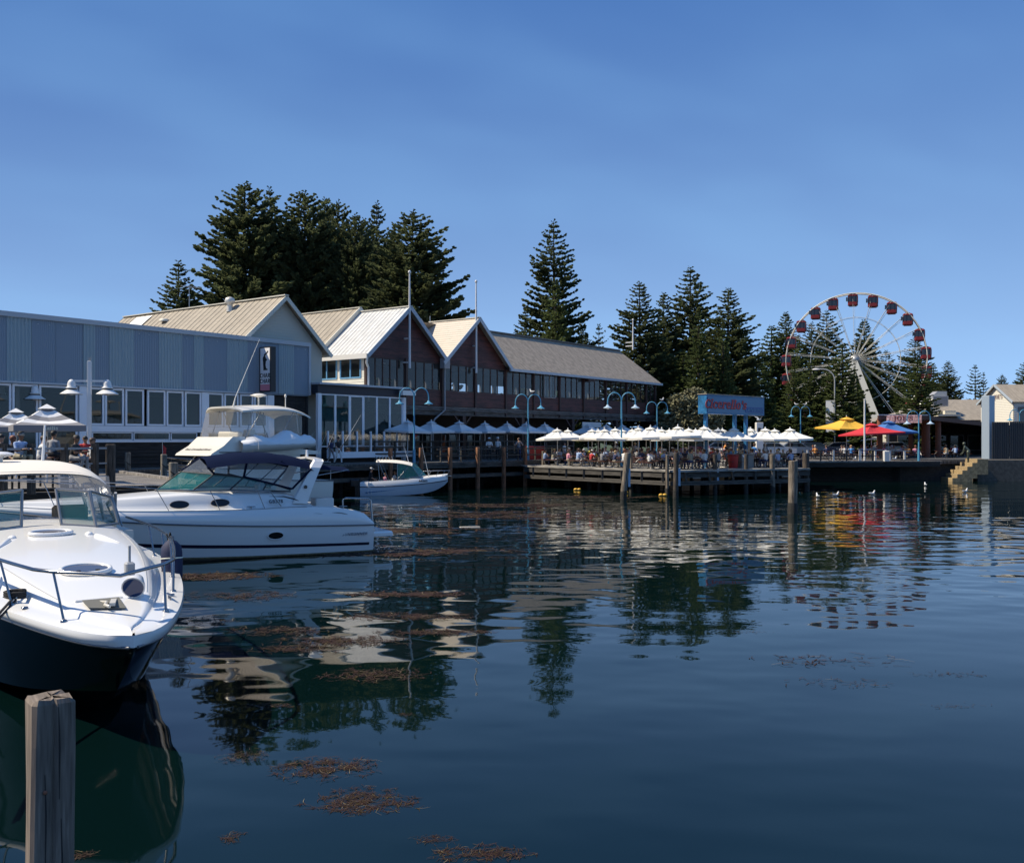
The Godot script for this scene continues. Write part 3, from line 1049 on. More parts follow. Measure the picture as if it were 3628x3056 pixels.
		piece("ridge_cap", Geo.new().bar(Vector3(c, top + 0.05, zm), Vector3(c, top + 0.05, zf + 0.06), 0.3, 0.07).mesh(), mat("pale cream trim", Color.WHITE), b)
		piece("ridge_cap", Geo.new().bar(Vector3(c, top + 0.39, zb), Vector3(c, top + 0.39, zq + 0.18), 0.3, 0.07).mesh(), mat("pale cream trim", Color.WHITE), b)
	# valley box, down pipe
	g = Geo.new()
	g.bx(Vector3(28.6, 9.2, 0.1), Vector3(29.3, 10.0, 0.55))
	g.tube([Vector3(28.95, 9.3, 0.3), Vector3(28.95, 5.9, 0.3), Vector3(27.9, 5.2, 0.2), Vector3(27.75, 4.9, 0.1), Vector3(27.75, 2.0, 0.1)], 0.075, 8)
	part("down_pipe", g, mat("grey rain goods", lin(0.26, 0.26, 0.27), 0.5), b)
	# long wing
	var rx0 := x0 + 4 * bay - 0.1
	var rz := -4.0
	shingles("roof_shingles", b, Vector3(rx0, ey - 0.3, 0.55), Vector3(x1 + 0.5, ey - 0.3, 0.55), Vector3(x1 - 0.9, ay - 0.05, rz), Vector3(rx0 - 3.6, ay - 0.05, rz), 30, long_sh, 0.012)
	shingles("roof_shingles", b, Vector3(x1 + 0.5, ey - 0.3, -8.9), Vector3(rx0 - 8, ey - 0.3, -8.9), Vector3(rx0 - 8, ay - 0.05, rz - 0.02), Vector3(x1 - 0.9, ay - 0.05, rz - 0.02), 12, long_sh)
	shingles("roof_shingles", b, Vector3(x1 + 0.5, ey - 0.3, 0.55), Vector3(x1 + 0.5, ey - 0.3, -8.9), Vector3(x1 - 0.88, ay - 0.06, rz - 0.05), Vector3(x1 - 0.88, ay - 0.06, rz + 0.05), 12, long_sh)
	part("ridge_tiles", Geo.new().bar(Vector3(rx0 - 3.6, ay, rz), Vector3(x1 - 0.8, ay, rz), 0.36, 0.12), mat("dark ridge", lin(0.15, 0.14, 0.125), 0.8), b)
	part("gutter", Geo.new().bx(Vector3(rx0 + 0.05, ey - 0.5, 0.5), Vector3(x1 + 0.55, ey - 0.27, 0.68)), trim, b)
	part("eave_lining", Geo.new().bx(Vector3(rx0, ey - 0.36, 0.02), Vector3(x1 + 0.4, ey - 0.31, 0.5)), brown, b)
	# ---- the lit side wall with blue windows
	var side := Transform3D(Basis(Vector3.UP, -PI / 2), Vector3(x0, 0, 0))   # local x runs back into the picture, z faces left
	g = Geo.new()
	g.xf = side
	boards(g, 7.2, 8.05, 0.19, 0.02, func(_y): return -5.6, func(_y): return -0.15)
	boards(g, 9.55, 9.85, 0.19, 0.02, func(_y): return -5.6, func(_y): return -0.15)
	g.bx(Vector3(-0.5, 7.2, -0.1), Vector3(-0.12, 9.8, 0.02))
	g.bx(Vector3(-5.6, 7.2, -0.1), Vector3(-5.25, 9.8, 0.02))
	g.bx(Vector3(-2.98, 7.2, -0.1), Vector3(-2.7, 9.8, 0.03))
	part("side_wall", g, mat("white weatherboard", lin(0.66, 0.64, 0.57), 0.65), b)
	for w in [[-5.2, -3.0], [-2.68, -0.5]]:
		window(b, w[0], w[1], 8.05, 9.55, 0.03, 0.09, blue, glass, 2, side)
	g = Geo.new()
	g.xf = side
	g.bx(Vector3(-0.1, 6.2, -0.05), Vector3(0.02, 9.7, 0.06))
	part("corner_board", g, mat("rust brown board", lin(0.24, 0.09, 0.05), 0.6), b)
	g = Geo.new()
	g.bx(Vector3(x0 - 0.46, 9.42, -5.3), Vector3(x0 - 0.26, 9.78, 0.5))
	g.tube([Vector3(x0 - 0.32, 9.45, 0.42), Vector3(x0 - 0.3, 9.1, 0.35), Vector3(x0 + 0.05, 8.8, 0.16), Vector3(x0 + 0.05, 6.3, 0.16)], 0.085, 8)
	part("gutter", g, mat("white gutter", lin(0.72, 0.71, 0.68), 0.4), b)
	part("bird_spike_wire", Geo.new().tube([Vector3(33.2, 13.5, -5), Vector3(33.2, 14.2, -5)], 0.03, 5), trim, b)
	# small white sign on the verandah, dark lamp box under the eave
	part("verandah_sign", Geo.new().bx(Vector3(49.5, 4.75, 0.14), Vector3(53.0, 5.25, 0.2)), mat("off white board", lin(0.6, 0.6, 0.58), 0.5), b)
	part("flood_lamp", Geo.new().bx(Vector3(50.0, 9.2, 0.2), Vector3(51.2, 9.4, 0.6)), brown, b)

# ---------------------------------------------------------------- glazed pavilion between the two restaurants
func glass_pavilion() -> void:
	var b := thing("glazed_pavilion", "flat-roofed glazed pavilion with white posts and a dark fascia between the two restaurants", "building", FX.origin, FTURN)
	var white := mat("white window paint", Color.WHITE)
	var glass := mat("dark restaurant glass", Color.WHITE)
	var z := 0.6
	var a := 15.3
	var e := 23.9
	part("fascia", Geo.new().bx(Vector3(a, 6.72, -5), Vector3(e - 0.1, 7.3, z + 0.1)), mat("navy fascia", lin(0.018, 0.022, 0.035), 0.6), b)
	part("roof_cap", Geo.new().bx(Vector3(a - 0.05, 7.31, -5), Vector3(e + 0.15, 7.45, z + 0.35)), mat("pale flashing", Color.WHITE), b)
	part("floor", Geo.new().bx(Vector3(a, 1.95, -5), Vector3(e - 0.2, 2.9, z - 0.1)), mat("black stained timber", Color.WHITE), b)
	part("back_wall", Geo.new().bx(Vector3(a, 2.9, -5.0), Vector3(e - 0.2, 6.7, -4.8)), mat("dark interior", Color.WHITE), b)
	var n := 6
	var w := (e - a - 0.5) / n
	for i in n:
		var s := a + 0.3 + w * i
		window(b, s, s + w, 3.05, 6.7, z, 0.09 if i != 2 else 0.13, white, glass)
		piece("low_pane", Geo.new().bx(Vector3(s + 0.02, 2.75, z + 0.75), Vector3(s + w - 0.02, 3.9, z + 0.77)).mesh(), mat("balustrade glass", lin(0.05, 0.08, 0.08, 0.18), 0.02), b)
		piece("balustrade_post", Geo.new().bx(Vector3(s - 0.05, 2.3, z + 0.7), Vector3(s + 0.05, 4.15, z + 0.82)).mesh(), white, b)
	part("end_post", Geo.new().bx(Vector3(a, 2.0, z - 0.1), Vector3(a + 0.29, 6.71, z + 0.12)), white, b)
	part("end_post", Geo.new().bx(Vector3(e - 0.2, 2.0, z - 0.1), Vector3(e + 0.1, 6.71, z + 0.12)), white, b)
	part("balustrade_rail", Geo.new().bx(Vector3(a + 0.3, 2.3, z + 0.66), Vector3(e, 2.72, z + 0.86)), white, b)
	part("awning_box", Geo.new().bx(Vector3(e - 0.9, 6.85, z + 0.37), Vector3(e + 0.5, 7.2, z + 0.75)), mat("white gutter", Color.WHITE), b)

# ---------------------------------------------------------------- the right-hand quay
func right_quay() -> void:
	var wharf := Node3D.new()
	wharf.name = numbered("quay")
	add_child(wharf)
	wharf.set_meta("kind", "structure")
	part("paving", slab([Vector2(19.6, 80.2), Vector2(36.6, 82), Vector2(37.5, 83.5), Vector2(62, 84), Vector2(62, 112), Vector2(24, 112), Vector2(19.6, 92)], 1.45, 1.72), mat("boardwalk planks", Color.WHITE), wharf)
	part("dark_piles", slab([Vector2(20.5, 84), Vector2(62, 86), Vector2(62, 88), Vector2(20.5, 87)], -2.0, 1.44), mat("dark wharf timber", Color.WHITE), wharf)
	part("edge_beam", Geo.new().bar(P(2845, 1.45, 80.3), P(3330, 1.45, 81.9), 0.2, 0.4), mat("dark wharf timber", Color.WHITE), wharf)
	part("edge_strip", Geo.new().bar(P(2845, 1.70, 80.05), P(3140, 1.70, 81.3), 0.16, 0.14), mat("pale pier planks 1", Color.WHITE), wharf)
	var steelw := mat("white rail paint", lin(0.62, 0.61, 0.58), 0.5)
	var rail := thing("white_railing", "low white post and rail fence along the edge of the right-hand quay", "railing")
	for i in 7:
		var u := 2862.0 + i * 46
		piece("post", Geo.new().bx(Vector3(-0.06, 0, -0.06), Vector3(0.06, 0.95, 0.06)).mesh(), steelw if i % 2 == 0 else mat("grey wharf timber", Color.WHITE), rail, Transform3D(Basis(), P(u, 1.72, 80.5 + i * 0.15)))
	for y in [0.45, 0.9]:
		piece("rail", Geo.new().bar(P(2862, 1.72 + y, 80.5), P(3138, 1.72 + y, 81.4), 0.05, 0.06).mesh(), mat("grey wharf timber", Color.WHITE), rail)
	part("bollard", Geo.new().cbox(P(3140, 1.72, 81.2) + Vector3(-0.22, 0, -0.2), P(3140, 2.6, 81.2) + Vector3(0.22, 0, 0.2), 0.04), steelw, thing("white_bollard", "square white post at the end of the low white quay railing", "bollard"))
	var rail2 := thing("grey_railing", "grey rail on short white posts sloping along the quay in front of the restaurant terrace", "railing")
	for i in 4:
		piece("post", Geo.new().bx(Vector3(-0.07, 0, -0.07), Vector3(0.07, 0.85, 0.07)).mesh(), steelw, rail2, Transform3D(Basis(), P(3050 + i * 52, 1.72, 82.5 + i * 0.6)))
	piece("rail", Geo.new().bar(P(3040, 2.75, 82.4), P(3225, 2.55, 84.5), 0.06, 0.08).mesh(), mat("grey rain goods", Color.WHITE), rail2)
	# ---- stone steps
	var st := thing("stone_steps", "sunlit yellow stone steps going down to the water below the bronze figure", "steps")
	var stone := [mat("yellow stone 0", lin(0.50, 0.37, 0.19), 0.85, {"tex": "mottle", "scale": 0.6}), mat("yellow stone 1", lin(0.44, 0.33, 0.18), 0.85, {"tex": "mottle", "scale": 0.6})]
	for i in 6:
		piece("step", Geo.new().bx(Vector3(0, -1.0, 0), Vector3(0.42 + (0.0 if i < 5 else 0.5), 0.32, 2.2)).mesh(), stone[i % 2], st, Transform3D(Basis(), Vector3(37.2 + i * 0.42, i * 0.32, -83.2)))
	part("wing_wall", Geo.new().bx(Vector3(40.0, -1.0, -84.0), Vector3(62, 1.8, -82.4)), mat("grey harbour stone", lin(0.16, 0.14, 0.115), 0.9, {"tex": "mottle", "scale": 0.4}), st)
	# ---- open-fronted restaurant under a dark roof
	var r := thing("waterside_restaurant", "open-sided timber restaurant with rust brown log posts under a dark flat roof", "building")
	var rust := mat("rust brown log", lin(0.22, 0.075, 0.04), 0.7)
	var roofd := mat("dark brown roof edge", lin(0.05, 0.032, 0.026), 0.7)
	var A := P(3112, 5.85, 93)
	var B := P(3289, 5.82, 93)
	var C := P(3640, 4.9, 108)
	var D := P(3640, 5.2, 125)
	var E := P(3130, 6.0, 112)
	var g := Geo.new()
	for q in [[A, B, E], [B, C, D], [B, D, E]]:
		g.tri(q[0], q[1], q[2])
		g.tri(q[0] - Vector3(0, 0.3, 0), q[2] - Vector3(0, 0.3, 0), q[1] - Vector3(0, 0.3, 0))
	part("roof", g, roofd, r)
	g = Geo.new()
	g.bar(A - Vector3(0, 0.16, 0), B - Vector3(0, 0.16, 0), 0.12, 0.4)
	g.bar(B - Vector3(0, 0.16, 0), C - Vector3(0, 0.16, 0), 0.12, 0.4)
	g.bar(A - Vector3(0, 0.16, 0), E - Vector3(0, 0.16, 0), 0.12, 0.4)
	part("fascia", g, mat("rust fascia", lin(0.12, 0.05, 0.03), 0.7), r)
	part("roof_flashing", Geo.new().bar(A + Vector3(0, 0.1, 0), B + Vector3(0, 0.1, 0), 0.2, 0.08), mat("pale flashing", Color.WHITE), r)
	for q in [[3118, 94], [3286, 95], [3325, 96], [3275, 104], [3228, 106]]:
		piece("log_post", Geo.new().tube([Vector3(0, 1.7, 0), Vector3(0, 3.5, 0), Vector3(0, 5.6, 0)], [0.3, 0.27, 0.26], 10).mesh(), rust, r, Transform3D(Basis(), P(q[0], 0, q[1])))
	g = Geo.new()
	g.bx(P(3140, 1.7, 118), P(3700, 5.4, 117))
	part("back_wall", g, mat("dark interior", Color.WHITE), r)
	for i in 6:
		var p := P(3180 + i * 62, 2.2, 116.9)
		var f := piece("window", Geo.new().bx(p, p + Vector3(1.7, 1.9, 0.06)).mesh(), mat("grey sash", Color.WHITE), r)
		piece("pane", Geo.new().bx(p + Vector3(0.1, 0.1, 0.065), p + Vector3(1.6, 1.8, 0.075)).mesh(), mat("dark restaurant glass", Color.WHITE), f)
	# ---- tan hip roof with plant on it
	var h := thing("hip_roofed_building", "low building with a broad tan hip roof carrying ducts and an air conditioner", "building")
	var tans := roof_tans()
	var e0 := P(3205, 6.0, 121)
	var e1 := P(3640, 6.0, 121)
	var r0 := P(3345, 8.9, 129)
	var r1 := P(3530, 8.9, 129)
	roof(h, e0, e1, r1, r0, 0.75, tans, 0.0)
	g = Geo.new()
	var f0 := P(3205, 6.0, 121) + Vector3(0, 0, -16)
	var f1 := e1 + Vector3(0, 0, -16)
	g.tri(f0, e0, r0)
	g.tri(e1, f1, r1)
	g.quad(f1, f0, r0, r1)
	part("hip", g, tans[1], h)
	part("wall", Geo.new().bx(e0 + Vector3(0.5, -4.3, -15), e1 + Vector3(-0.5, -0.05, -0.5)), mat("cream weatherboard", Color.WHITE), h)
	var steel := mat("galvanised duct", lin(0.50, 0.49, 0.47), 0.4, {"metal": 0.5})
	var q0 := P(3322, 7.0, 123)
	g = Geo.new()
	g.bx(q0 + Vector3(-1.1, -0.2, -0.6), q0 + Vector3(0.6, 0.1, 0.6))
	g.bx(q0 + Vector3(-0.7, 0.1, -0.5), q0 + Vector3(0.2, 0.75, 0.4))
	g.bx(q0 + Vector3(-1.0, 0.75, -0.9), q0 + Vector3(1.0, 2.1, 0.9))
	g.prism(PackedVector2Array([Vector2(q0.x - 0.9, q0.y + 2.1), Vector2(q0.x + 1.0, q0.y + 2.1), Vector2(q0.x + 1.0, q0.y + 2.7), Vector2(q0.x - 0.2, q0.y + 2.7)]), q0.z - 0.9, q0.z + 0.5)
	part("air_conditioner", g, steel, h)
	part("louvre", Geo.new().bx(q0 + Vector3(-0.9, 0.85, 0.9), q0 + Vector3(0.9, 2.0, 0.94)), mat("grey rain goods", Color.WHITE), h)
	g = Geo.new()
	g.tube([q0 + Vector3(-2.2, -0.6, 0), q0 + Vector3(-2.2, 0.5, 0), q0 + Vector3(-2.0, 1.0, 0), q0 + Vector3(-1.6, 1.3, 0), q0 + Vector3(-0.9, 1.35, 0)], 0.48, 10)
	g.bx(q0 + Vector3(-2.8, -0.75, -0.7), q0 + Vector3(-1.5, -0.5, 0.7))
	part("duct", g, steel, h)
	g = Geo.new()
	var q1 := P(3362, 6.7, 121.8)
	g.bx(q1 + Vector3(-1.6, -0.2, -1.2), q1 + Vector3(1.3, 0.05, 0.6))
	g.bx(q1 + Vector3(-0.6, 0.05, -0.6), q1 + Vector3(0.8, 0.5, 0.3))
	part("roof_hatch", g, mat("pale cream trim", Color.WHITE), h)
	# ---- white weatherboard gable at the far right
	var w := thing("white_gabled_house", "white weatherboard house with a tan roof and its gable turned to the water, far right", "building", P(3592, 0, 110), 0.0)
	var wb := mat("white weatherboard", Color.WHITE)
	var gw := 7.6
	var ye := 8.0
	var ya := 9.95
	g = Geo.new()
	g.xf = Transform3D(Basis(Vector3.UP, -PI / 2), Vector3.ZERO)   # local x runs towards the camera, z faces left
	boards(g, 1.8, ye, 0.2, 0.0, func(_y): return -gw, func(_y): return 0.0)
	boards(g, ye, ya, 0.2, 0.0, func(y): return -gw / 2 - gw / 2 * (ya - y) / (ya - ye), func(y): return -gw / 2 + gw / 2 * (ya - y) / (ya - ye))
	part("gable_wall", g, wb, w)
	g = Geo.new()
	boards(g, 1.8, ye - 0.1, 0.2, 0.0, func(_y): return 0.05, func(_y): return 14.0)
	g.bx(Vector3(0.05, 1.8, -gw), Vector3(14, ye, -0.03))
	part("front_wall", g, wb, w)
	roof(w, Vector3(-0.3, ye - 0.15, 0.4), Vector3(14, ye - 0.15, 0.4), Vector3(14, ya + 0.12, -gw / 2), Vector3(-0.3, ya + 0.12, -gw / 2), 0.7, tans, 0.0)
	roof(w, Vector3(14, ye - 0.15, -gw - 0.4), Vector3(-0.3, ye - 0.15, -gw - 0.4), Vector3(-0.3, ya + 0.12, -gw / 2), Vector3(14, ya + 0.12, -gw / 2), 0.7, tans, 0.0)
	g = Geo.new()
	g.bar(Vector3(-0.36, ye - 0.2, 0.45), Vector3(-0.36, ya + 0.05, -gw / 2), 0.08, 0.25)
	g.bar(Vector3(-0.36, ya + 0.05, -gw / 2), Vector3(-0.36, ye - 0.2, -gw - 0.45), 0.08, 0.25)
	part("barge_board", g, mat("blue grey trim", Color.WHITE), w)
	var wf := mat("grey sash", Color.WHITE)
	window(w, 0.5, 2.0, 4.6, 7.3, 0.06, 0.1, wf, mat("dark restaurant glass", Color.WHITE), 1)
	window(w, 2.6, 5.6, 4.6, 7.3, 0.06, 0.1, wf, mat("dark restaurant glass", Color.WHITE), 3)
	letters("JOE'S", 0.5, "Droid Serif", mat("faded sign paint", lin(0.25, 0.20, 0.2), 0.8), w, Transform3D(Basis(Vector3.UP, -PI / 2), Vector3(-0.08, 8.6, -gw / 2 + 0.5)), true)
	# ---- steel column and the dark corrugated wall
	var col := thing("steel_column", "tall square pale blue-grey steel column on the right-hand quay", "column", P(3502, 1.7, 87.5), 0.5)
	part("shaft", Geo.new().cbox(Vector3(-0.4, 0, -0.4), Vector3(0.4, 5.85, 0.4), 0.03), mat("pale blue steel", lin(0.34, 0.42, 0.50), 0.35, {"metal": 0.2}), col)
	part("base_plate", Geo.new().bx(Vector3(-0.55, 0, -0.55), Vector3(0.55, 0.08, 0.55)), steel, col)
	var wall := thing("corrugated_wall", "dark corrugated steel wall behind the steel column at the right edge", "wall", P(3515, 1.7, 86.5), 0.0)
	for i in 8:
		piece("sheet", corrugated(i * 1.6, i * 1.6 + 1.58, 0.0, 3.45 + 0.04 * (i % 3), 0.0, 0.2, 0.04), mat("black corrugated steel", lin(0.035, 0.037, 0.04), 0.5), wall)

# ---------------------------------------------------------------- trees
# crown of a whorled pine: height h, radius r; shape 0 spire, 1 rounded column, 2 dense cone, 3 sparse
func pine_crown(sd: int, h: float, r: float, shape: int, whorls: int, per: int, bare: float) -> Mesh:
	var g := Geo.new()
	var q := RandomNumberGenerator.new()
	q.seed = sd
	for w in whorls:
		var t := (w + 0.3) / whorls
		var y := lerpf(h * bare, h * 0.985, t)
		var rad: float
		match shape:
			1: rad = r * minf(1.0, pow((1.0 - t) * 1.9, 0.40))
			2: rad = r * minf(1.0, pow((1.0 - t) * 1.12, 0.55))
			_: rad = r * minf(1.0, pow((1.0 - t) * 1.5, 0.58))
		rad *= q.randf_range(0.82, 1.12)
		var twist := q.randf() * TAU
		var nb := per if t < 0.85 else 5
		for b in nb:
			if q.randf() < (0.16 if shape == 3 else 0.05):
				continue
			var a := twist + TAU * (b + q.randf_range(-0.28, 0.28)) / nb
			var L := rad * q.randf_range(0.72, 1.14) * (1.0 + 0.2 * sin(a * 2.0 + sd))
			L = maxf(L, 0.35)
			var out := Vector3(cos(a), 0, sin(a))
			var sid := Vector3(-sin(a), 0, cos(a))
			var droop := lerpf(-0.10, 0.28, t) + q.randf_range(-0.05, 0.05)
			var curl := 0.20
			var at := func(s: float) -> Vector3: return out * (L * s) + Vector3(0, y + L * (droop * s + curl * s * s * s), 0)
			# woody branch
			g.tint = Color(0.075, 0.055, 0.042)
			var p0: Vector3 = at.call(0.0)
			var p1: Vector3 = at.call(0.85)
			var th := 0.03 + 0.012 * L
			g.tri(p0 + Vector3(0, th, 0), p0 - Vector3(0, th, 0), p1)
			g.tri(p0 + sid * th, p0 - sid * th, p1)
			var n := int(clampf(L / 0.29, 4, 18))
			var tone := q.randf_range(0.75, 1.25)
			for k in n:
				var s := lerpf(0.22, 1.0, (k + q.randf()) / n)
				var c: Vector3 = at.call(s)
				var ll := (0.30 + 0.17 * L * (1.15 - s * 0.75)) * q.randf_range(0.7, 1.25)
				for side in [-1.0, 1.0]:
					var dir: Vector3 = (out * q.randf_range(0.45, 1.0) + sid * side * q.randf_range(0.35, 1.0) + Vector3(0, q.randf_range(0.05, 0.75), 0)).normalized()
					var tip: Vector3 = c + dir * ll
					var f := tone * q.randf_range(0.7, 1.35)
					g.tint = Color(0.106 * f, 0.135 * f, 0.052 * f) if shape == 2 else Color(0.100 * f, 0.118 * f, 0.056 * f)
					var wd := clampf(ll * 0.36, 0.14, 0.36)
					var m := c.lerp(tip, 0.6)
					var u: Vector3 = dir.cross(Vector3(q.randf() - 0.5, 1, q.randf() - 0.5)).normalized() * wd
					var v2: Vector3 = dir.cross(u).normalized() * wd * 0.8
					g.tri(c, m + u, tip)
					g.tri(c, tip, m - u)
					g.tri(c, m + v2, tip)
					g.tri(c, tip, m - v2)
	# leader
	g.tint = Color(0.035, 0.05, 0.02)
	g.tube([Vector3(0, h * 0.93, 0), Vector3(0, h, 0)], [0.1, 0.03], 5)
	for k in 10:
		var a := k * 2.4
		var p := Vector3(0, h * (0.965 + 0.0035 * k), 0)
		g.tri(p, p + Vector3(cos(a) * 0.5, 0.22, sin(a) * 0.5), p + Vector3(cos(a + 0.5) * 0.3, 0.35, sin(a + 0.5) * 0.3))
	return g.mesh()

func bush_crown(sd: int, lobes: Array, leaves: int, size: float, col: Vector3) -> Mesh:
	var g := Geo.new()
	var q := RandomNumberGenerator.new()
	q.seed = sd
	for i in leaves:
		var l: Array = lobes[q.randi() % lobes.size()]
		var d := Vector3(q.randfn(), q.randfn(), q.randfn()).normalized()
		var rr := pow(q.randf(), 0.28)
		var p: Vector3 = l[0] + d * l[1] * rr
		var f := q.randf_range(0.55, 1.35)
		g.tint = Color(col.x * f, col.y * f, col.z * f)
		var a := Vector3(q.randfn(), q.randfn() * 0.6, q.randfn()).normalized() * size * q.randf_range(0.6, 1.3)
		var b := a.cross(Vector3(q.randfn(), q.randfn(), q.randfn())).normalized() * size * 0.45
		g.tri(p - a, p + b, p + a)
		g.tri(p - a, p + a, p - b)
	return g.mesh()

func trees() -> void:
	var leaf := mat("pine foliage", Color.WHITE, 0.75, {"vc": true, "spec": 0.3, "back": Color(0.9, 0.9, 0.9)})
	var bark := mat("pine bark", lin(0.085, 0.065, 0.05), 0.9, {"tex": "wood_v", "scale": 0.4})
	var crowns := []
	#            seed  h    r   shape whorls per bare
	for a in [[21, 30.0, 4.8, 1, 56, 9, 0.04], [22, 30.0, 4.8, 1, 52, 9, 0.05], [23, 30.0, 4.6, 0, 48, 8, 0.04], [24, 30.0, 4.6, 0, 40, 7, 0.05],
			[25, 20.0, 3.4, 2, 34, 8, 0.02], [26, 20.0, 3.0, 2, 30, 8, 0.03], [27, 22.0, 3.6, 3, 24, 6, 0.06]]:
		crowns.append([pine_crown(a[0], a[1], a[2], a[3], a[4], a[5], a[6]), a[1], a[2]])
	var trunks := []
	for c in crowns:
		trunks.append(Geo.new().tube([Vector3(0, -0.3, 0), Vector3(0, 1.0, 0), Vector3(0, c[1] * 0.5, 0), Vector3(0, c[1] * 0.95, 0)], [0.42, 0.34, 0.24, 0.05], 8).mesh())
	# bearing, top row, half width (photograph pixels), distance, crown, words
	var list := [
		[632, 923, 118, 100, 3, "lone open-branched pine left of the big dark clump, above the tan roof"],
		[866, 648, 155, 112, 0, "tallest broad dark pine at the left end of the big clump"],
		[955, 664, 95, 124, 2, "slim pine top poking out behind the tallest dark pine of the clump"],
		[1080, 678, 135, 114, 1, "second broad dark pine of the clump, right of the tallest one"],
		[1012, 770, 110, 126, 0, "dark pine filling the gap between the two tallest pines of the clump"],
		[1198, 712, 95, 120, 1, "pine with a thin greyish round top in the middle of the clump"],
		[1258, 758, 95, 113, 0, "lower rounded pine in the middle of the clump, above the white roof"],
		[1335, 716, 95, 117, 2, "pine with a narrow pagoda-like spire on the right half of the clump"],
		[1395, 812, 105, 122, 0, "dark pine between the spired pine and the right-hand pine of the clump"],
		[1462, 748, 150, 108, 1, "broad rounded pine at the right end of the clump, behind the flagpole"],
		[1962, 782, 118, 125, 3, "tall solitary open-branched pine behind the long grey roof"],
		[1966, 1000, 92, 116, 4, "short dense cone-shaped pine standing in front of the tall solitary pine"],
		[1862, 1095, 72, 138, 3, "small pine left of the tall solitary pine, at the roof ridge"],
		[2062, 1122, 55, 132, 2, "small pine just right of the tall solitary pine"],
		[2122, 1150, 50, 142, 6, "thin feathery young pine above the roof ridge, farthest right of the small ones"],
		[2266, 998, 110, 121, 2, "tiered pine behind the far end of the long roof, left of the pine row"],
		[2352, 1036, 90, 129, 2, "pine with a pointed top second in the row behind the roof end"],
		[2446, 946, 118, 131, 3, "tallest pine of the middle row, with an umbrella-shaped top"],
		[2580, 1020, 120, 124, 2, "full tiered pine above the blue sign, right of the tallest of the row"],
		[2475, 1110, 66, 112, 5, "narrow sunlit cone-shaped pine above the left end of the blue sign"],
		[2562, 1160, 62, 113, 4, "narrow dense pine right above the blue sign"],
		[2642, 1185, 74, 128, 4, "dark cone-shaped pine above the right end of the blue sign"],
		[2734, 1156, 76, 196, 5, "slender green pine just left of the big wheel"],
		[2785, 1106, 86, 200, 2, "taller pine behind the slender one, beside the wheel's left rim"],
		[2826, 1196, 66, 192, 4, "narrow dense pine right behind the wheel's left rim"],
		[2876, 1142, 72, 205, 3, "hazy pine seen through the left half of the wheel"],
		[2930, 1100, 80, 212, 3, "tall hazy pine seen through the upper left of the wheel"],
		[2905, 1225, 70, 194, 5, "dark pine behind the street light, left of the wheel's hub"],
		[2986, 1220, 88, 109, 4, "bright green layered pine in front of the wheel's hub"],
		[3062, 1132, 88, 205, 2, "tall pine seen through the wheel just right of its hub"],
		[3060, 1290, 74, 190, 4, "short dark pine behind the wheel's big leg"],
		[3140, 1240, 66, 215, 3, "hazy pine seen through the right half of the wheel"],
		[3243, 1196, 82, 200, 2, "spired pine behind the wheel's right rim"],
		[3252, 1276, 82, 118, 4, "bright dense pine in front of the wheel's right rim"],
		[3190, 1330, 62, 190, 5, "low dark pine behind the wheel's lower right spokes"],
		[3308, 1296, 56, 150, 5, "dark pine just right of the wheel"],
		[3360, 1280, 66, 138, 2, "tiered pine standing clear right of the wheel, behind the tan roof"],
		[3456, 1294, 40, 185, 6, "pale bare-looking pine above the tan roof, left of the steel column"],
		[3486, 1320, 26, 190, 6, "thin pale pine directly above the steel column"],
		[3552, 1326, 22, 160, 0, "small flat-topped pine peeping over the white gable"],
		[3640, 1272, 56, 155, 3, "pine cut by the right edge of the picture above the white house"],
		[1150, 700, 85, 128, 0, "dark pine behind the second broad pine, filling the clump's middle"],
		[1290, 775, 80, 128, 1, "dark rounded pine behind the spired pine of the clump"],
		[2812, 1312, 62, 113, 4, "dense dark pine hiding the lower left rim of the wheel"],
		[2872, 1284, 64, 112, 5, "dark pine left of the street light's pole, before the wheel's lower spokes"],
		[2932, 1300, 60, 111, 4, "dense pine directly behind the white banner of the street light"],
		[2690, 1250, 60, 135, 4, "low dark pine between the blue sign and the wheel"],
		[2420, 1240, 70, 119, 5, "low dark pine behind the olive-grey broadleaf tree"]]
	for a in list:
		var c: Array = crowns[a[4]]
		var d: float = a[3]
		var base := 1.7
		var h := hgt(a[1], d) - base
		var r: float = a[2] / FOC * d * 1.12
		var t := thing("pine_tree", a[5], "tree", P(a[0], base, d), rng.randf() * TAU, "pines behind the waterfront")
		var s := Vector3(r / c[2], h / c[1], r / c[2])
		mi("crown", c[0], leaf, t).scale = s
		mi("trunk", trunks[crowns.find(c)], bark, t).scale = s
	# broadleaf tree beside the red building
	var t := thing("broadleaf_tree", "round olive-grey broadleaf tree between the red building and the blue sign", "tree", P(2440, 1.8, 104))
	var lobes := [[Vector3(0, 4.6, 0), 2.3], [Vector3(-2.0, 3.6, 0.4), 1.7], [Vector3(2.0, 3.9, 0.3), 1.8], [Vector3(0.6, 6.0, -0.2), 1.5], [Vector3(-1.2, 5.4, 0.5), 1.4], [Vector3(2.2, 2.5, 0.6), 1.4], [Vector3(-2.4, 2.4, 0.8), 1.3], [Vector3(0.2, 2.9, 1.0), 1.8]]
	mi("crown", bush_crown(3, lobes, 7000, 0.26, Vector3(0.16, 0.155, 0.085)), mat("olive foliage", Color.WHITE, 0.8, {"vc": true, "back": Color(0.3, 0.3, 0.3)}), t)
	var g := Geo.new()
	g.tube([Vector3(0, -0.2, 0), Vector3(0.1, 1.4, 0), Vector3(-0.3, 3.0, 0), Vector3(-1.2, 4.8, 0.2)], [0.26, 0.2, 0.15, 0.05], 8)
	g.tube([Vector3(0.1, 1.3, 0), Vector3(1.0, 2.8, 0.1), Vector3(1.8, 4.2, 0)], [0.17, 0.12, 0.04], 7)
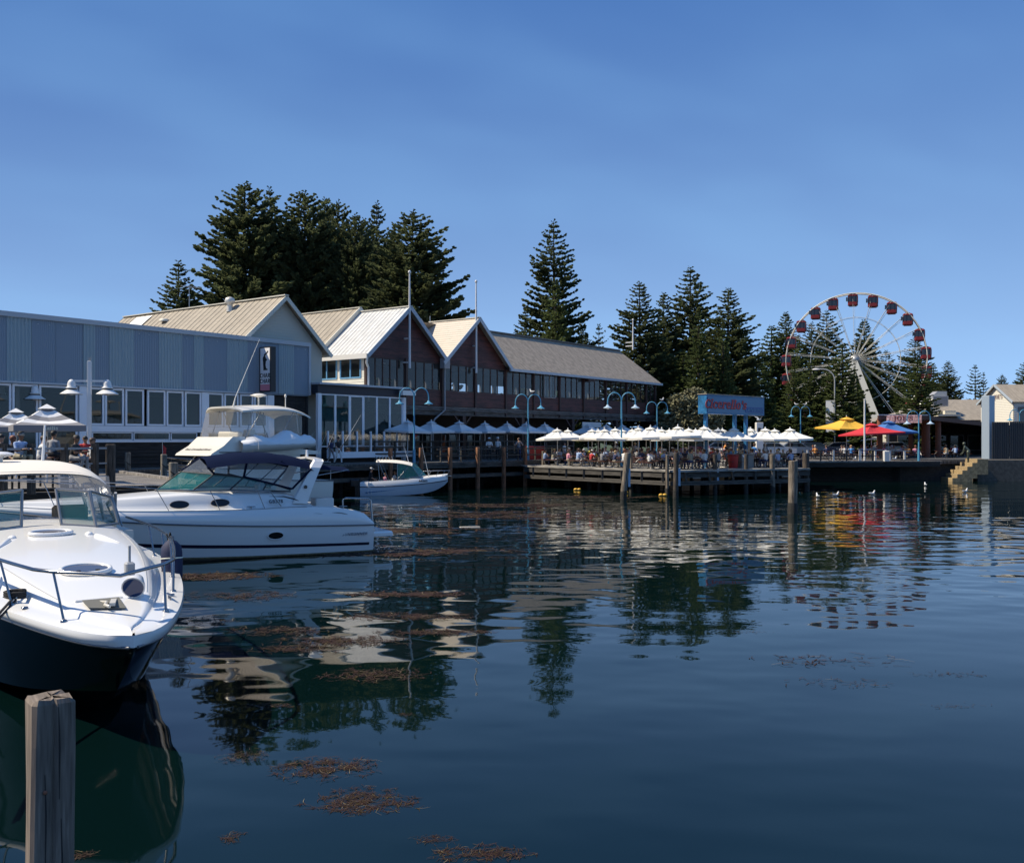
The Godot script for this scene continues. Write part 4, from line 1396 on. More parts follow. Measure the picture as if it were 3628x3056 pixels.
	g.tube([Vector3(0.05, 1.6, 0), Vector3(0.3, 3.4, 0.3), Vector3(0.6, 5.6, 0)], [0.16, 0.1, 0.04], 7)
	part("trunk", g, bark, t)
	# shrubs along the car park
	for i in 7:
		var u := 2350.0 + i * 62
		var s := thing("shrub", "%s dark green shrub from the left along the car park edge behind the umbrellas" % nth(i), "shrub", P(u, 1.8, 108 + i % 3), 0.0, "shrubs along the car park")
		mi("foliage", bush_crown(50 + i, [[Vector3(0, 0.8, 0), 1.1], [Vector3(0.9, 0.6, 0), 0.9], [Vector3(-0.9, 0.6, 0.2), 0.9]], 700, 0.2, Vector3(0.035, 0.055, 0.02)), mat("olive foliage", Color.WHITE), s)
		part("stem", Geo.new().tube([Vector3(0, -0.1, 0), Vector3(0.05, 0.9, 0)], [0.07, 0.03], 6), bark, s)

# ---------------------------------------------------------------- wheel
func ferris_wheel() -> void:
	var d := 180.0
	var R := 12.45
	var hub := P(3030, hgt(1275, d), d)
	var w := thing("ferris_wheel", "tall white ferris wheel with red gondolas among the pines", "ferris wheel", Vector3(hub.x, 1.7, hub.z), -0.343)
	var hy := hub.y - 1.7
	var white := mat("cream steel", lin(0.60, 0.58, 0.52), 0.45)
	var red := mat("red gondola", lin(0.17, 0.014, 0.013), 0.4)
	var dk := mat("dark gondola glass", lin(0.025, 0.032, 0.05), 0.08)
	var ring := func(r: float, z: float, th: float, n: int) -> Mesh:
		var p := []
		for i in n + 1:
			p.append(Vector3(cos(TAU * i / n) * r, hy + sin(TAU * i / n) * r, z))
		return Geo.new().tube(p, th, 6, false).mesh()
	for z in [-0.75, 0.75]:
		piece("rim", ring.call(R, z, 0.115, 66), white, w)
		piece("inner_ring", ring.call(R * 0.64, z, 0.04, 44), white, w)
	var N := 22
	for i in N:
		var a := PI / 2 + 0.03 + TAU * i / N
		var e := Vector3(cos(a), sin(a), 0)
		var sd := Vector3(-sin(a), cos(a), 0)
		var c := Vector3(0, hy, 0)
		var g := Geo.new()
		for z in [-1.0, 1.0]:
			g.tube([c + e * 0.8 + Vector3(0, 0, z * 1.1) + sd * 0.05, c + e * R + Vector3(0, 0, z * 0.75) + sd * 0.05], 0.034, 5)
			g.tube([c + e * 0.8 + Vector3(0, 0, z * 0.9) - sd * 0.05, c + e * R + Vector3(0, 0, z * 0.75) - sd * 0.3], 0.02, 4)
		for k in 3:
			var rr := R * (0.45 + 0.22 * k)
			g.tube([c + e * rr + Vector3(0, 0, -0.85), c + e * rr + Vector3(0, 0, 0.85)], 0.035, 4)
		piece("spoke", g.mesh(), white, w)
	# gondolas hang from the rim
	var body := Geo.new()
	for y in [[-1.62, -1.05], [-0.36, -0.12]]:
		body.cbox(Vector3(-0.66, y[0], -0.62), Vector3(0.66, y[1], 0.62), 0.16)
	body.cbox(Vector3(-0.5, -1.74, -0.5), Vector3(0.5, -1.6, 0.5), 0.06)
	for x in [-0.62, 0.56]:
		for z in [-0.6, 0.54]:
			body.bx(Vector3(x, -1.1, z), Vector3(x + 0.06, -0.3, z + 0.06))
	body.bar(Vector3(-0.5, -0.15, 0), Vector3(0, 0.05, 0), 0.1, 0.1)
	body.bar(Vector3(0.5, -0.15, 0), Vector3(0, 0.05, 0), 0.1, 0.1)
	var bm := body.mesh()
	var gm := Geo.new().cbox(Vector3(-0.68, -1.16, -0.6), Vector3(0.68, -0.32, 0.6), 0.12).mesh()
	var tm := Geo.new().bx(Vector3(-0.9, -0.95, -0.66), Vector3(-0.7, -0.55, 0.66)).bx(Vector3(-0.3, -1.1, 0.61), Vector3(-0.22, -0.3, 0.66)).bx(Vector3(0.22, -1.1, 0.61), Vector3(0.3, -0.3, 0.66)).mesh()
	for i in N:
		var a := PI / 2 + 0.03 + TAU * i / N
		var o := piece("gondola", bm, red, w, Transform3D(Basis().scaled(Vector3.ONE * 1.35), Vector3(cos(a) * R, hy + sin(a) * R, 0)))
		mi("window_band", gm, dk, o)
		mi("door_frame", tm, dk, o)
	var h := Geo.new()
	h.xf = Transform3D(Basis(Vector3.RIGHT, PI / 2), Vector3(0, hy, 0))
	h.lathe([Vector2(0, -1.9), Vector2(0.5, -1.9), Vector2(0.6, -1.6), Vector2(0.6, -1.1), Vector2(0.95, -1.05), Vector2(0.95, 1.05), Vector2(0.6, 1.1), Vector2(0.6, 1.7), Vector2(0.45, 1.95), Vector2(0, 2.0)], Vector3.ZERO, 18)
	part("hub", h, mat("grey hub steel", lin(0.36, 0.37, 0.38), 0.4, {"metal": 0.4}), w)
	for q in [[1.9, 5.6, 3.4], [-1.9, 5.6, -3.4], [1.9, -5.6, 3.4], [-1.9, -5.6, -3.4]]:
		var g := Geo.new()
		var rows := []
		for k in 2:
			var s: float = [0.42, 0.78][k]
			var p := Vector3(0, hy - 0.3, q[0]).lerp(Vector3(q[1], 0, q[2]), k)
			rows.append(PackedVector3Array([p + Vector3(-s, 0, -s), p + Vector3(s, 0, -s), p + Vector3(s, 0, s), p + Vector3(-s, 0, s)]))
		for i in 4:
			g.quad(rows[1][i], rows[0][i], rows[0][(i + 1) % 4], rows[1][(i + 1) % 4])
		piece("support_leg", g.mesh(), white, w)
	part("base_deck", Geo.new().bx(Vector3(-9, -0.3, -5), Vector3(9, 0.5, 5)), mat("grey rain goods", Color.WHITE), w)

# ---------------------------------------------------------------- signs, flagpoles, street light
func signs() -> void:
	# ---- projecting sign on the corrugated restaurant
	var black := mat("black sign frame", lin(0.012, 0.012, 0.014), 0.5)
	var s := thing("projecting_sign", "tall narrow projecting sign with a black figure and the words CHAR CHAR", "sign", FX.origin, FTURN)
	var sx := fs(951, 1.0)
	part("frame", Geo.new().bx(Vector3(sx, 6.62, 0.12), Vector3(sx + 0.42, 9.5, 1.2)), black, s)
	var face := Transform3D(Basis(Vector3.UP, -PI / 2), Vector3(sx, 0, 0))   # local x towards the water, z towards the left
	var g := Geo.new()
	g.xf = face
	g.bx(Vector3(0.20, 7.1, -0.01), Vector3(1.12, 9.42, 0.012))
	part("white_panel", g, mat("sign white", lin(0.84, 0.82, 0.81), 0.5), s)
	g = Geo.new()
	g.xf = face
	g.bx(Vector3(0.20, 6.70, -0.01), Vector3(1.12, 7.09, 0.012))
	part("pink_panel", g, mat("sign pink", lin(0.66, 0.24, 0.29), 0.5), s)
	var ink := mat("sign ink", lin(0.01, 0.01, 0.01), 0.6)
	g = Geo.new()
	g.xf = face
	g.prism(PackedVector2Array([Vector2(0.52, 8.05), Vector2(0.50, 8.3), Vector2(0.45, 8.75), Vector2(0.50, 8.88), Vector2(0.58, 8.9), Vector2(0.56, 9.0), Vector2(0.64, 9.06), Vector2(0.80, 9.12), Vector2(0.92, 9.24), Vector2(1.0, 9.2), Vector2(0.9, 9.08), Vector2(0.78, 9.0), Vector2(0.7, 8.92), Vector2(0.72, 8.84), Vector2(0.80, 8.7), Vector2(0.88, 8.72), Vector2(0.86, 8.62), Vector2(0.76, 8.6), Vector2(0.72, 8.35), Vector2(0.78, 8.12), Vector2(0.94, 8.06), Vector2(0.9, 8.0), Vector2(0.5, 8.0)]), 0.013, 0.02)
	part("figure", g, ink, s)
	var yb := Basis(Vector3.UP, -PI / 2)
	letters("CHAR", 0.27, "Droid Sans", ink, s, Transform3D(yb, Vector3(sx - 0.016, 7.66, 0.66)), true)
	letters("CHAR", 0.27, "Droid Sans", ink, s, Transform3D(yb, Vector3(sx - 0.016, 7.30, 0.66)), true)
	# ---- blue sign on posts over the pier
	var blue := mat("bright blue sign paint", lin(0.030, 0.19, 0.42), 0.4, {"tex": "mottle", "scale": 0.3})
	var b := thing("restaurant_sign", "long blue and white restaurant sign with red script lettering on posts over the pier", "sign", P(2504, 0, 66.0), 0.785)
	part("box", Geo.new().bx(Vector3(0, 5.34, -0.7), Vector3(7.6, 6.68, 0)), blue, b)
	part("face", Geo.new().bx(Vector3(0.1, 5.46, 0.002), Vector3(7.45, 6.56, 0.03)), mat("pale blue sign face", lin(0.055, 0.155, 0.28), 0.4), b)
	part("band", Geo.new().bx(Vector3(4.9, 5.52, 0.032), Vector3(7.42, 5.92, 0.045)), mat("deep blue band", lin(0.012, 0.055, 0.22), 0.4), b)
	part("roof_strip", Geo.new().bx(Vector3(-0.05, 6.682, -0.75), Vector3(7.65, 6.74, 0.05)), mat("tan roof sheet 1", Color.WHITE), b)
	var slant := Basis(Vector3(1.22, 0, 0), Vector3(0.30, 1.0, 0), Vector3(0, 0, 1))
	letters("Cicerello's", 0.60, "Droid Serif", mat("sign shadow", lin(0.05, 0.008, 0.012), 0.5), b, Transform3D(slant, Vector3(2.45, 6.0, 0.045)), true)
	letters("Cicerello's", 0.60, "Droid Serif", mat("sign red", lin(0.40, 0.03, 0.03), 0.5), b, Transform3D(slant, Vector3(2.40, 6.04, 0.062)), true)
	letters("LANDING", 0.26, "Droid Sans", mat("pale blue sign face", Color.WHITE), b, Transform3D(Basis(Vector3(1.55, 0, 0), Vector3.UP, Vector3.BACK), Vector3(6.16, 5.72, 0.055)), true)
	for x in [0.4, 4.1, 5.6]:
		for z in [-0.35]:
			piece("post", Geo.new().bx(Vector3(x - 0.11, 1.6, z - 0.11), Vector3(x + 0.11, 5.34, z + 0.11)).mesh(), blue, b)
	# ---- weathered pink board on the restaurant roof edge
	var j := thing("roof_sign", "weathered pink corrugated sign reading JOE'S on the dark restaurant roof edge", "sign", P(3142, 0, 92.4), -0.42)
	for i in 4:
		piece("board", Geo.new().bx(Vector3(0, 5.14 + i * 0.19, 0), Vector3(3.12, 5.32 + i * 0.19, 0.05 + 0.012 * (i % 2))).mesh(), mat("faded pink board", lin(0.74, 0.46, 0.44), 0.7, {"tex": "streak", "scale": 0.7}), j)
	letters("JOE'S", 0.42, "Droid Serif", mat("sign brown", lin(0.13, 0.03, 0.03), 0.6), j, Transform3D(Basis(Vector3(1.1, 0, 0), Vector3.UP, Vector3.BACK), Vector3(1.5, 5.60, 0.072)), true)
	letters("FISH SHACK", 0.11, "Droid Sans", mat("sign faded", lin(0.3, 0.14, 0.13), 0.6), j, Transform3D(Basis(Vector3(1.1, 0, 0), Vector3.UP, Vector3.BACK), Vector3(1.55, 5.24, 0.072)), false)
	# ---- flagpoles
	var wp := mat("white pole paint", lin(0.62, 0.62, 0.62), 0.4)
	for q in [[1451, 72.4, 8.95, 16.1, "white flagpole fixed to the front of the first red gable"], [1687, 79.2, 9.05, 16.5, "white flagpole fixed to the front of the second red gable"], [2243, 105.5, 13.4, 16.6, "short white flagpole at the far end of the long grey roof"]]:
		var f := thing("flagpole", q[4], "flagpole", P(q[0], 0, q[1]), FTURN)
		part("pole", Geo.new().tube([Vector3(0, q[2], 0), Vector3(0, lerpf(q[2], q[3], 0.55), 0), Vector3(0, q[3], 0)], [0.10, 0.085, 0.055], 8), wp, f)
		part("finial", Geo.new().ball(Vector3(0, q[3] + 0.1, 0), Vector3(0.12, 0.14, 0.12)), wp, f)
		part("bracket", Geo.new().bx(Vector3(-0.06, q[2] + 0.4, -0.9), Vector3(0.06, q[2] + 0.5, -0.05)).bx(Vector3(-0.06, q[2] + 2.2 if q[3] - q[2] > 5 else q[2] + 0.8, -0.9), Vector3(0.06, q[2] + 2.3 if q[3] - q[2] > 5 else q[2] + 0.9, -0.05)), wp, f)
	var fp := thing("mast", "thin white mast rising from the right-hand quay in front of the yellow umbrella", "mast", P(3064, 1.72, 82))
	part("pole", Geo.new().tube([Vector3(0, 0, 0), Vector3(0, 3, 0), Vector3(0, 5.2, 0)], [0.09, 0.085, 0.07], 8), wp, fp)
	part("finial", Geo.new().ball(Vector3(0, 5.25, 0), Vector3(0.1, 0.06, 0.1)), wp, fp)
	# ---- street light with its banner
	var sl := thing("street_light", "tall grey street light with curved arm and white banner, before the pines", "street light", P(2958, 1.8, 108), -0.35)
	var arc := [Vector3(0, 0, 0), Vector3(0, 5, 0), Vector3(0, 8.4, 0)]
	for k in 7:
		var a := k / 6.0 * PI / 2
		arc.append(Vector3(-1.3 * (1 - cos(a)), 8.4 + 1.3 * sin(a), 0))
	arc.append(Vector3(-1.8, 9.7, 0))
	part("pole", Geo.new().tube(arc, 0.075, 7), mat("galvanised pole", lin(0.40, 0.41, 0.40), 0.45, {"metal": 0.4}), sl)
	part("lamp_head", Geo.new().ball(Vector3(-2.0, 9.68, 0), Vector3(0.45, 0.12, 0.18)), wp, sl)
	part("banner", Geo.new().bx(Vector3(-0.95, 2.6, -0.02), Vector3(-0.1, 6.1, 0.02)), mat("white banner cloth", lin(0.66, 0.66, 0.66), 0.7), sl)
	part("banner_arm", Geo.new().bx(Vector3(-0.98, 6.1, -0.03), Vector3(0, 6.16, 0.03)), wp, sl)
	var kc := thing("white_kiosk", "white square kiosk column with a dark window standing behind the pier umbrellas", "kiosk", P(2690, 1.75, 98))
	part("column", Geo.new().cbox(Vector3(-0.34, 0, -0.34), Vector3(0.34, 3.55, 0.34), 0.02), mat("white gutter", Color.WHITE), kc)
	part("window", Geo.new().bx(Vector3(-0.2, 2.5, 0.342), Vector3(0.08, 3.0, 0.36)), black, kc)

# ---------------------------------------------------------------- lamps
func lamps() -> void:
	var blue := mat("pale blue lamp paint", lin(0.075, 0.27, 0.42), 0.4)
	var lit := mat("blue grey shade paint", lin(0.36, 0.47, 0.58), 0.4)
	var proto: Node3D
	# bearing, distance, ground, top height, label
	var list := [
		[1467, 66.0, 1.97, 7.15, "double-headed blue lamp post in front of the first red gable"],
		[1871, 75.5, 1.97, 7.15, "double-headed blue lamp post with one gull, before the left part of the red wing"],
		[2202, 69.5, 1.6, 7.0, "double-headed blue lamp post with pale shades, tallest in view, rising from the pier"],
		[2328, 92.0, 1.8, 7.2, "double-headed blue lamp post beside the olive-grey tree"],
		[2837, 103.0, 1.8, 7.15, "double-headed blue lamp post with two gulls, right of the blue sign"],
		[3256, 82.5, 1.72, 6.05, "double-headed blue lamp post beside the pink JOE'S sign"],
		[3613, 100.0, 1.75, 6.7, "double-headed blue lamp post at the far right before the white house"]]
	for i in list.size():
		var q: Array = list[i]
		var h: float = q[3] - q[2]
		var o := thing("lamp_post", q[4], "lamp post", P(q[0], q[2], q[1]), 0.0, "blue double lamp posts")
		part("pole", Geo.new().tube([Vector3(0, 0, 0), Vector3(0, 0.9, 0), Vector3(0, 0.95, 0), Vector3(0, h - 0.65, 0)], [0.11, 0.10, 0.065, 0.055], 8), blue, o)
		for s in [-1.0, 1.0]:
			var p := []
			for k in 9:
				var a := PI * k / 8.0
				p.append(Vector3(s * (0.5 - 0.5 * cos(a)), h - 0.65 + 0.62 * sin(a), 0))
			p.append(Vector3(s * 1.0, h - 0.95, 0))
			part("swan_neck", Geo.new().tube(p, 0.042, 7), blue, o)
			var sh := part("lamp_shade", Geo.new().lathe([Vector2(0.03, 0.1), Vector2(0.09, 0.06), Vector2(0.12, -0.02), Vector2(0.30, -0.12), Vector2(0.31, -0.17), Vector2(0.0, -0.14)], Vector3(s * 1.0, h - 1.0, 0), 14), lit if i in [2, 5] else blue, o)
			part("bulb", Geo.new().ball(Vector3(s * 1.0, h - 1.16, 0), Vector3(0.09, 0.07, 0.09), 8, 5), mat("frosted bulb", lin(0.6, 0.6, 0.58), 0.4), sh)
	# white twin bell lamps on the left deck
	var white := mat("white lamp paint", lin(0.70, 0.70, 0.69), 0.35)
	for q in [[316.0, 47.0, 7.42, "white square lamp post with two bell-shaped lamps in front of the folding windows"], [62.0, 50.0, 7.3, "white twin bell lamp post cut by the left edge, behind the striped umbrellas"]]:
		var o := thing("bell_lamp_post", q[3], "lamp post", P(q[0], 1.9, q[1]), 0.12, "white twin bell lamps")
		var h: float = q[2] - 1.9
		part("post", Geo.new().cbox(Vector3(-0.085, 0, -0.085), Vector3(0.085, h, 0.085), 0.012), white, o)
		part("post_base", Geo.new().bx(Vector3(-0.13, 0, -0.13), Vector3(0.13, 1.45, 0.13)), mat("pale grey post base", lin(0.36, 0.37, 0.38), 0.5), o)
		part("cross_arm", Geo.new().bx(Vector3(-0.92, h - 1.02, -0.04), Vector3(0.92, h - 0.93, 0.04)), white, o)
		var sp := Geo.new()
		for k in 5:
			sp.tube([Vector3(0, h, 0), Vector3((k - 2) * 0.055, h + 0.2, (k % 2) * 0.06 - 0.03)], 0.008, 4)
		part("bird_spikes", sp, mat("thin grey metal", Color.WHITE), o)
		for s in [-0.84, 0.84]:
			var sh := part("bell_lamp", Geo.new().lathe([Vector2(0.03, 0.08), Vector2(0.10, 0.04), Vector2(0.16, -0.03), Vector2(0.19, -0.14), Vector2(0.20, -0.29), Vector2(0.26, -0.31), Vector2(0.26, -0.36), Vector2(0.2, -0.38), Vector2(0.22, -0.42), Vector2(0.52, -0.62), Vector2(0.52, -0.66), Vector2(0.1, -0.56), Vector2(0, -0.56)], Vector3(s, h - 0.98, 0), 20), white, o)
			part("collar", Geo.new().lathe([Vector2(0.215, -0.375), Vector2(0.265, -0.385), Vector2(0.25, -0.43), Vector2(0.215, -0.425)], Vector3(s, h - 0.98, 0), 16), mat("black sign frame", Color.WHITE), sh)
			part("bulb", Geo.new().ball(Vector3(s, h - 1.6, 0), Vector3(0.15, 0.09, 0.15), 10, 6), mat("frosted bulb", Color.WHITE), sh)

# ---------------------------------------------------------------- umbrellas and tables
func umbrella_mesh(r: float, rise: float, sides: int, valance: float, bands: int, band: int) -> Mesh:
	var g := Geo.new()
	for i in sides:
		var a0 := TAU * (i + 0.5) / sides
		var a1 := TAU * (i + 1.5) / sides
		var e0 := Vector3(cos(a0) * r, 0, sin(a0) * r)
		var e1 := Vector3(cos(a1) * r, 0, sin(a1) * r)
		var top := Vector3(0, rise, 0)
		var steps := 5
		for k in steps:
			g.tint = Color(0.30, 0.295, 0.31) if band >= 0 and k % 2 == 0 else Color.WHITE
			var t0 := float(k) / steps
			var t1 := (k + 1.0) / steps
			var f := func(e: Vector3, ee: Vector3, t: float, u: float) -> Vector3:
				var p := e.lerp(ee, u).lerp(top, t)
				p.y -= 0.10 * r * sin(PI * t) * (0.35 + 0.65 * sin(PI * u))
				return p
			for u in 4:
				var u0 := u / 4.0
				var u1 := (u + 1) / 4.0
				g.quad(f.call(e1, e0, t0, u0), f.call(e1, e0, t0, u1), f.call(e1, e0, t1, u1), f.call(e1, e0, t1, u0))
		g.tint = Color(0.30, 0.295, 0.31) if band >= 0 else Color.WHITE
		if true:
			for u in 4:
				var p0 := e1.lerp(e0, u / 4.0)
				var p1 := e1.lerp(e0, (u + 1) / 4.0)
				g.quad(p0 - Vector3(0, valance, 0), p1 - Vector3(0, valance, 0), p1, p0)
	g.tint = Color.WHITE
	if true:
		# vent cap
		for i in sides:
			var a0 := TAU * (i + 0.5) / sides
			var a1 := TAU * (i + 1.5) / sides
			var q := r * 0.24
			g.tri(Vector3(cos(a1) * q, rise * 0.83, sin(a1) * q), Vector3(cos(a0) * q, rise * 0.83, sin(a0) * q), Vector3(0, rise * 1.07, 0))
	return g.mesh()

func make_umbrella(label: String, group: String, at: Vector3, turn: float, r: float, height: float, rise: float, sides: int, m: Material, pole: Material, key: String) -> Node3D:
	var o := thing("umbrella", label, "umbrella", at, turn, group)
	if not M.has("umb" + key):
		M["umb" + key] = umbrella_mesh(r, rise, sides, 0.14, 5, -1)
		M["pole" + key] = Geo.new().tube([Vector3(0, 0, 0), Vector3(0, 1, 0)], 0.032, 8).mesh()
		var rb := Geo.new()
		for i in sides:
			var a := TAU * (i + 0.5) / sides
			rb.bar(Vector3(0.04, -0.05, 0), Vector3(cos(a), 0, sin(a)) * r * 0.55 + Vector3(0, rise * 0.36, 0), 0.02, 0.02)
		M["rib" + key] = rb.mesh()
		M["fin" + key] = Geo.new().ball(Vector3(0, 0.05, 0), Vector3(0.05, 0.08, 0.05), 8, 5).mesh()
	var cn := mi("canopy", M["umb" + key], m, o)
	cn.position.y = height
	cn.rotation = Vector3(rng.randf_range(-0.045, 0.045), 0, rng.randf_range(-0.045, 0.045))
	cn.scale = Vector3.ONE * rng.randf_range(0.95, 1.05)
	var p := mi("pole", M["pole" + key], pole, o)
	p.scale.y = height + rise
	mi("ribs", M["rib" + key], pole, o).position.y = height - 0.15
	mi("finial", M["fin" + key], pole, o).position.y = height + rise * 1.05
	return o

var tables := []   # [position, turn, row word, number]
func umbrellas_and_tables() -> void:
	var canvas := mat("white umbrella canvas", lin(0.78, 0.765, 0.71), 0.8, {"back": Color(0.5, 0.48, 0.42)})
	var pole := mat("white pole paint", Color.WHITE)
	var top := mat("red brown table slat", lin(0.13, 0.045, 0.03), 0.6, {"tex": "wood_h", "scale": 0.6})
	var frame := mat("galvanised duct", Color.WHITE)
	# one picnic table
	var t0 := thing("picnic_table", "", "picnic table", Vector3.ZERO, 0.0, "picnic tables on the pier")
	for k in 4:
		piece("table_slat", Geo.new().bx(Vector3(-0.95, 0.71, -0.37 + k * 0.19), Vector3(0.95, 0.755, -0.20 + k * 0.19)).mesh(), top, t0)
	for s in [-1.0, 1.0]:
		piece("bench", Geo.new().bx(Vector3(-0.95, 0.42, s * 0.72 - 0.14), Vector3(0.95, 0.465, s * 0.72 + 0.14)).mesh(), top, t0)
	for x in [-0.68, 0.68]:
		var g := Geo.new()
		g.tube([Vector3(x, 0.70, -0.3), Vector3(x, 0.40, -0.80), Vector3(x, 0.05, -0.62), Vector3(x, 0.03, 0.0), Vector3(x, 0.05, 0.62), Vector3(x, 0.40, 0.80), Vector3(x, 0.70, 0.3)], 0.028, 6)
		piece("frame_leg", g.mesh(), frame, t0)
	# rows: bearing, distance
	var rows := [
		["front-left pier row", [[1975, 73.0], [2060, 70.3], [2142, 68.2], [2222, 66.3], [2305, 64.4]], -0.93],
		["front-right pier row", [[2402, 63.6], [2495, 65.0], [2600, 67.0], [2712, 67.8], [2800, 68.5]], 0.45],
		["second pier row", [[2012, 78.0], [2098, 75.4], [2180, 73.2], [2262, 71.2], [2345, 69.2], [2440, 69.3], [2545, 70.6], [2655, 72.2], [2745, 73.4]], -0.6],
		["third pier row", [[2120, 81.0], [2205, 79.0], [2290, 76.6], [2372, 75.0], [2465, 75.2], [2560, 76.6], [2660, 78.0]], -0.5],
		["back pier row", [[2240, 85.0], [2330, 83.0], [2420, 81.5], [2510, 82.5], [2600, 84.0]], -0.5]]
	var first := true
	for r in rows:
		for i in r[1].size():
			var q: Array = r[1][i]
			var at := P(q[0], 1.6, q[1])
			var turn: float = r[2] + rng.randf_range(-0.08, 0.08)
			var lab := "red-brown picnic table, %s from the left in the %s" % [nth(i), r[0]]
			if first:
				t0.position = at
				t0.rotation.y = turn
				t0.set_meta("label", lab)
				first = false
			else:
				dup(t0, at, turn, lab)
			tables.append([at, turn, r[0], i])
			if r[0].begins_with("front-left") and i in [1, 3]:
				continue
			var shade := mat("grey umbrella canvas", lin(0.30, 0.33, 0.38), 0.8) if r[0].begins_with("second") and i == 6 else canvas
			var ht := 2.10 + rng.randf_range(-0.08, 0.12)
			make_umbrella(("blue-grey" if shade != canvas else "white") + " umbrella over the %s table from the left in the %s" % [nth(i), r[0]], "umbrellas on the pier", at + Vector3(0, 0, 0), rng.randf_range(-0.2, 0.2) + 0.6, 1.62, ht, 0.66, 8, shade, pole, "pier")
	# shaded umbrellas in front of the red building
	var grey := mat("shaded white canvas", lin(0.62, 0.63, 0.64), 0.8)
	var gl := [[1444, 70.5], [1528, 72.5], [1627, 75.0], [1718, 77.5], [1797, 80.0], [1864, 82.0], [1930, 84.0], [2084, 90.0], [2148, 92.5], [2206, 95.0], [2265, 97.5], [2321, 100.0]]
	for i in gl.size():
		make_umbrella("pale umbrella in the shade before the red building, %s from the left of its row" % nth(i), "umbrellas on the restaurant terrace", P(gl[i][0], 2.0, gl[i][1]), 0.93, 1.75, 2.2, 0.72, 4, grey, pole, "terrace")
	# three big coloured umbrellas on the right quay
	for q in [[3000, 97.0, "yellow", lin(0.72, 0.42, 0.045), 3.3, 2.95, 1.15], [3088, 89.0, "red", lin(0.50, 0.025, 0.035), 3.1, 2.4, 0.95], [3148, 92.2, "blue", lin(0.045, 0.15, 0.40), 2.9, 2.55, 1.1]]:
		make_umbrella("large square %s umbrella on the right-hand quay" % q[2], "coloured umbrellas", P(q[0], 1.72, q[1]), 0.25, q[4], q[5], q[6], 4, mat(q[2] + " canvas", q[3], 0.8, {"back": q[3] * 0.6}), pole, q[2])
	# tan sail umbrella behind, under the red building
	make_umbrella("tan umbrella standing behind the terrace under the end of the red building", "", P(2205, 1.8, 104), 0.6, 2.2, 3.9, 0.8, 4, mat("tan canvas", lin(0.42, 0.31, 0.14), 0.8), pole, "tan")
	# striped cafe umbrellas on the left deck
	var sl := [[165, 37.0, "striped cafe umbrella, the nearest and largest at the left edge"], [55, 42.0, "striped cafe umbrella partly hidden behind the nearest one, cut by the left edge"]]
	for q in sl:
		var o := thing("cafe_umbrella", q[2], "umbrella", P(q[0], 1.9, q[1]), 0.55, "striped cafe umbrellas")
		mi("canopy", umbrella_mesh(1.75, 0.78, 4, 0.22, 5, 0), mat("striped cafe canvas", lin(0.74, 0.74, 0.74), 0.8, {"vc": true, "back": Color(0.4, 0.4, 0.4)}), o).position.y = 2.22
		part("pole", Geo.new().tube([Vector3(0, 0, 0), Vector3(0, 3.0, 0)], 0.04, 8), pole, o)
		var rb := Geo.new()
		for i in 4:
			var a := TAU * (i + 0.5) / 4
			rb.bar(Vector3(0, 2.0, 0), Vector3(cos(a) * 0.9, 2.5, sin(a) * 0.9), 0.03, 0.03)
		part("ribs", rb, mat("black sign frame", Color.WHITE), o)
		for k in 2:
			var a := TAU * (k + 0.0) / 4 + PI / 4 * 0
			var nrm := Vector3(cos(a), 0, sin(a))
			letters("Kailis", 0.13, "Droid Serif", mat("pale lettering", lin(0.75, 0.74, 0.6), 0.6), o, Transform3D(Basis(Vector3(-nrm.z, 0, nrm.x) * -1.0 if k == 0 else Vector3(1, 0, 0), Vector3.UP, nrm), nrm * 1.245 + Vector3(0, 2.11, 0)), true)

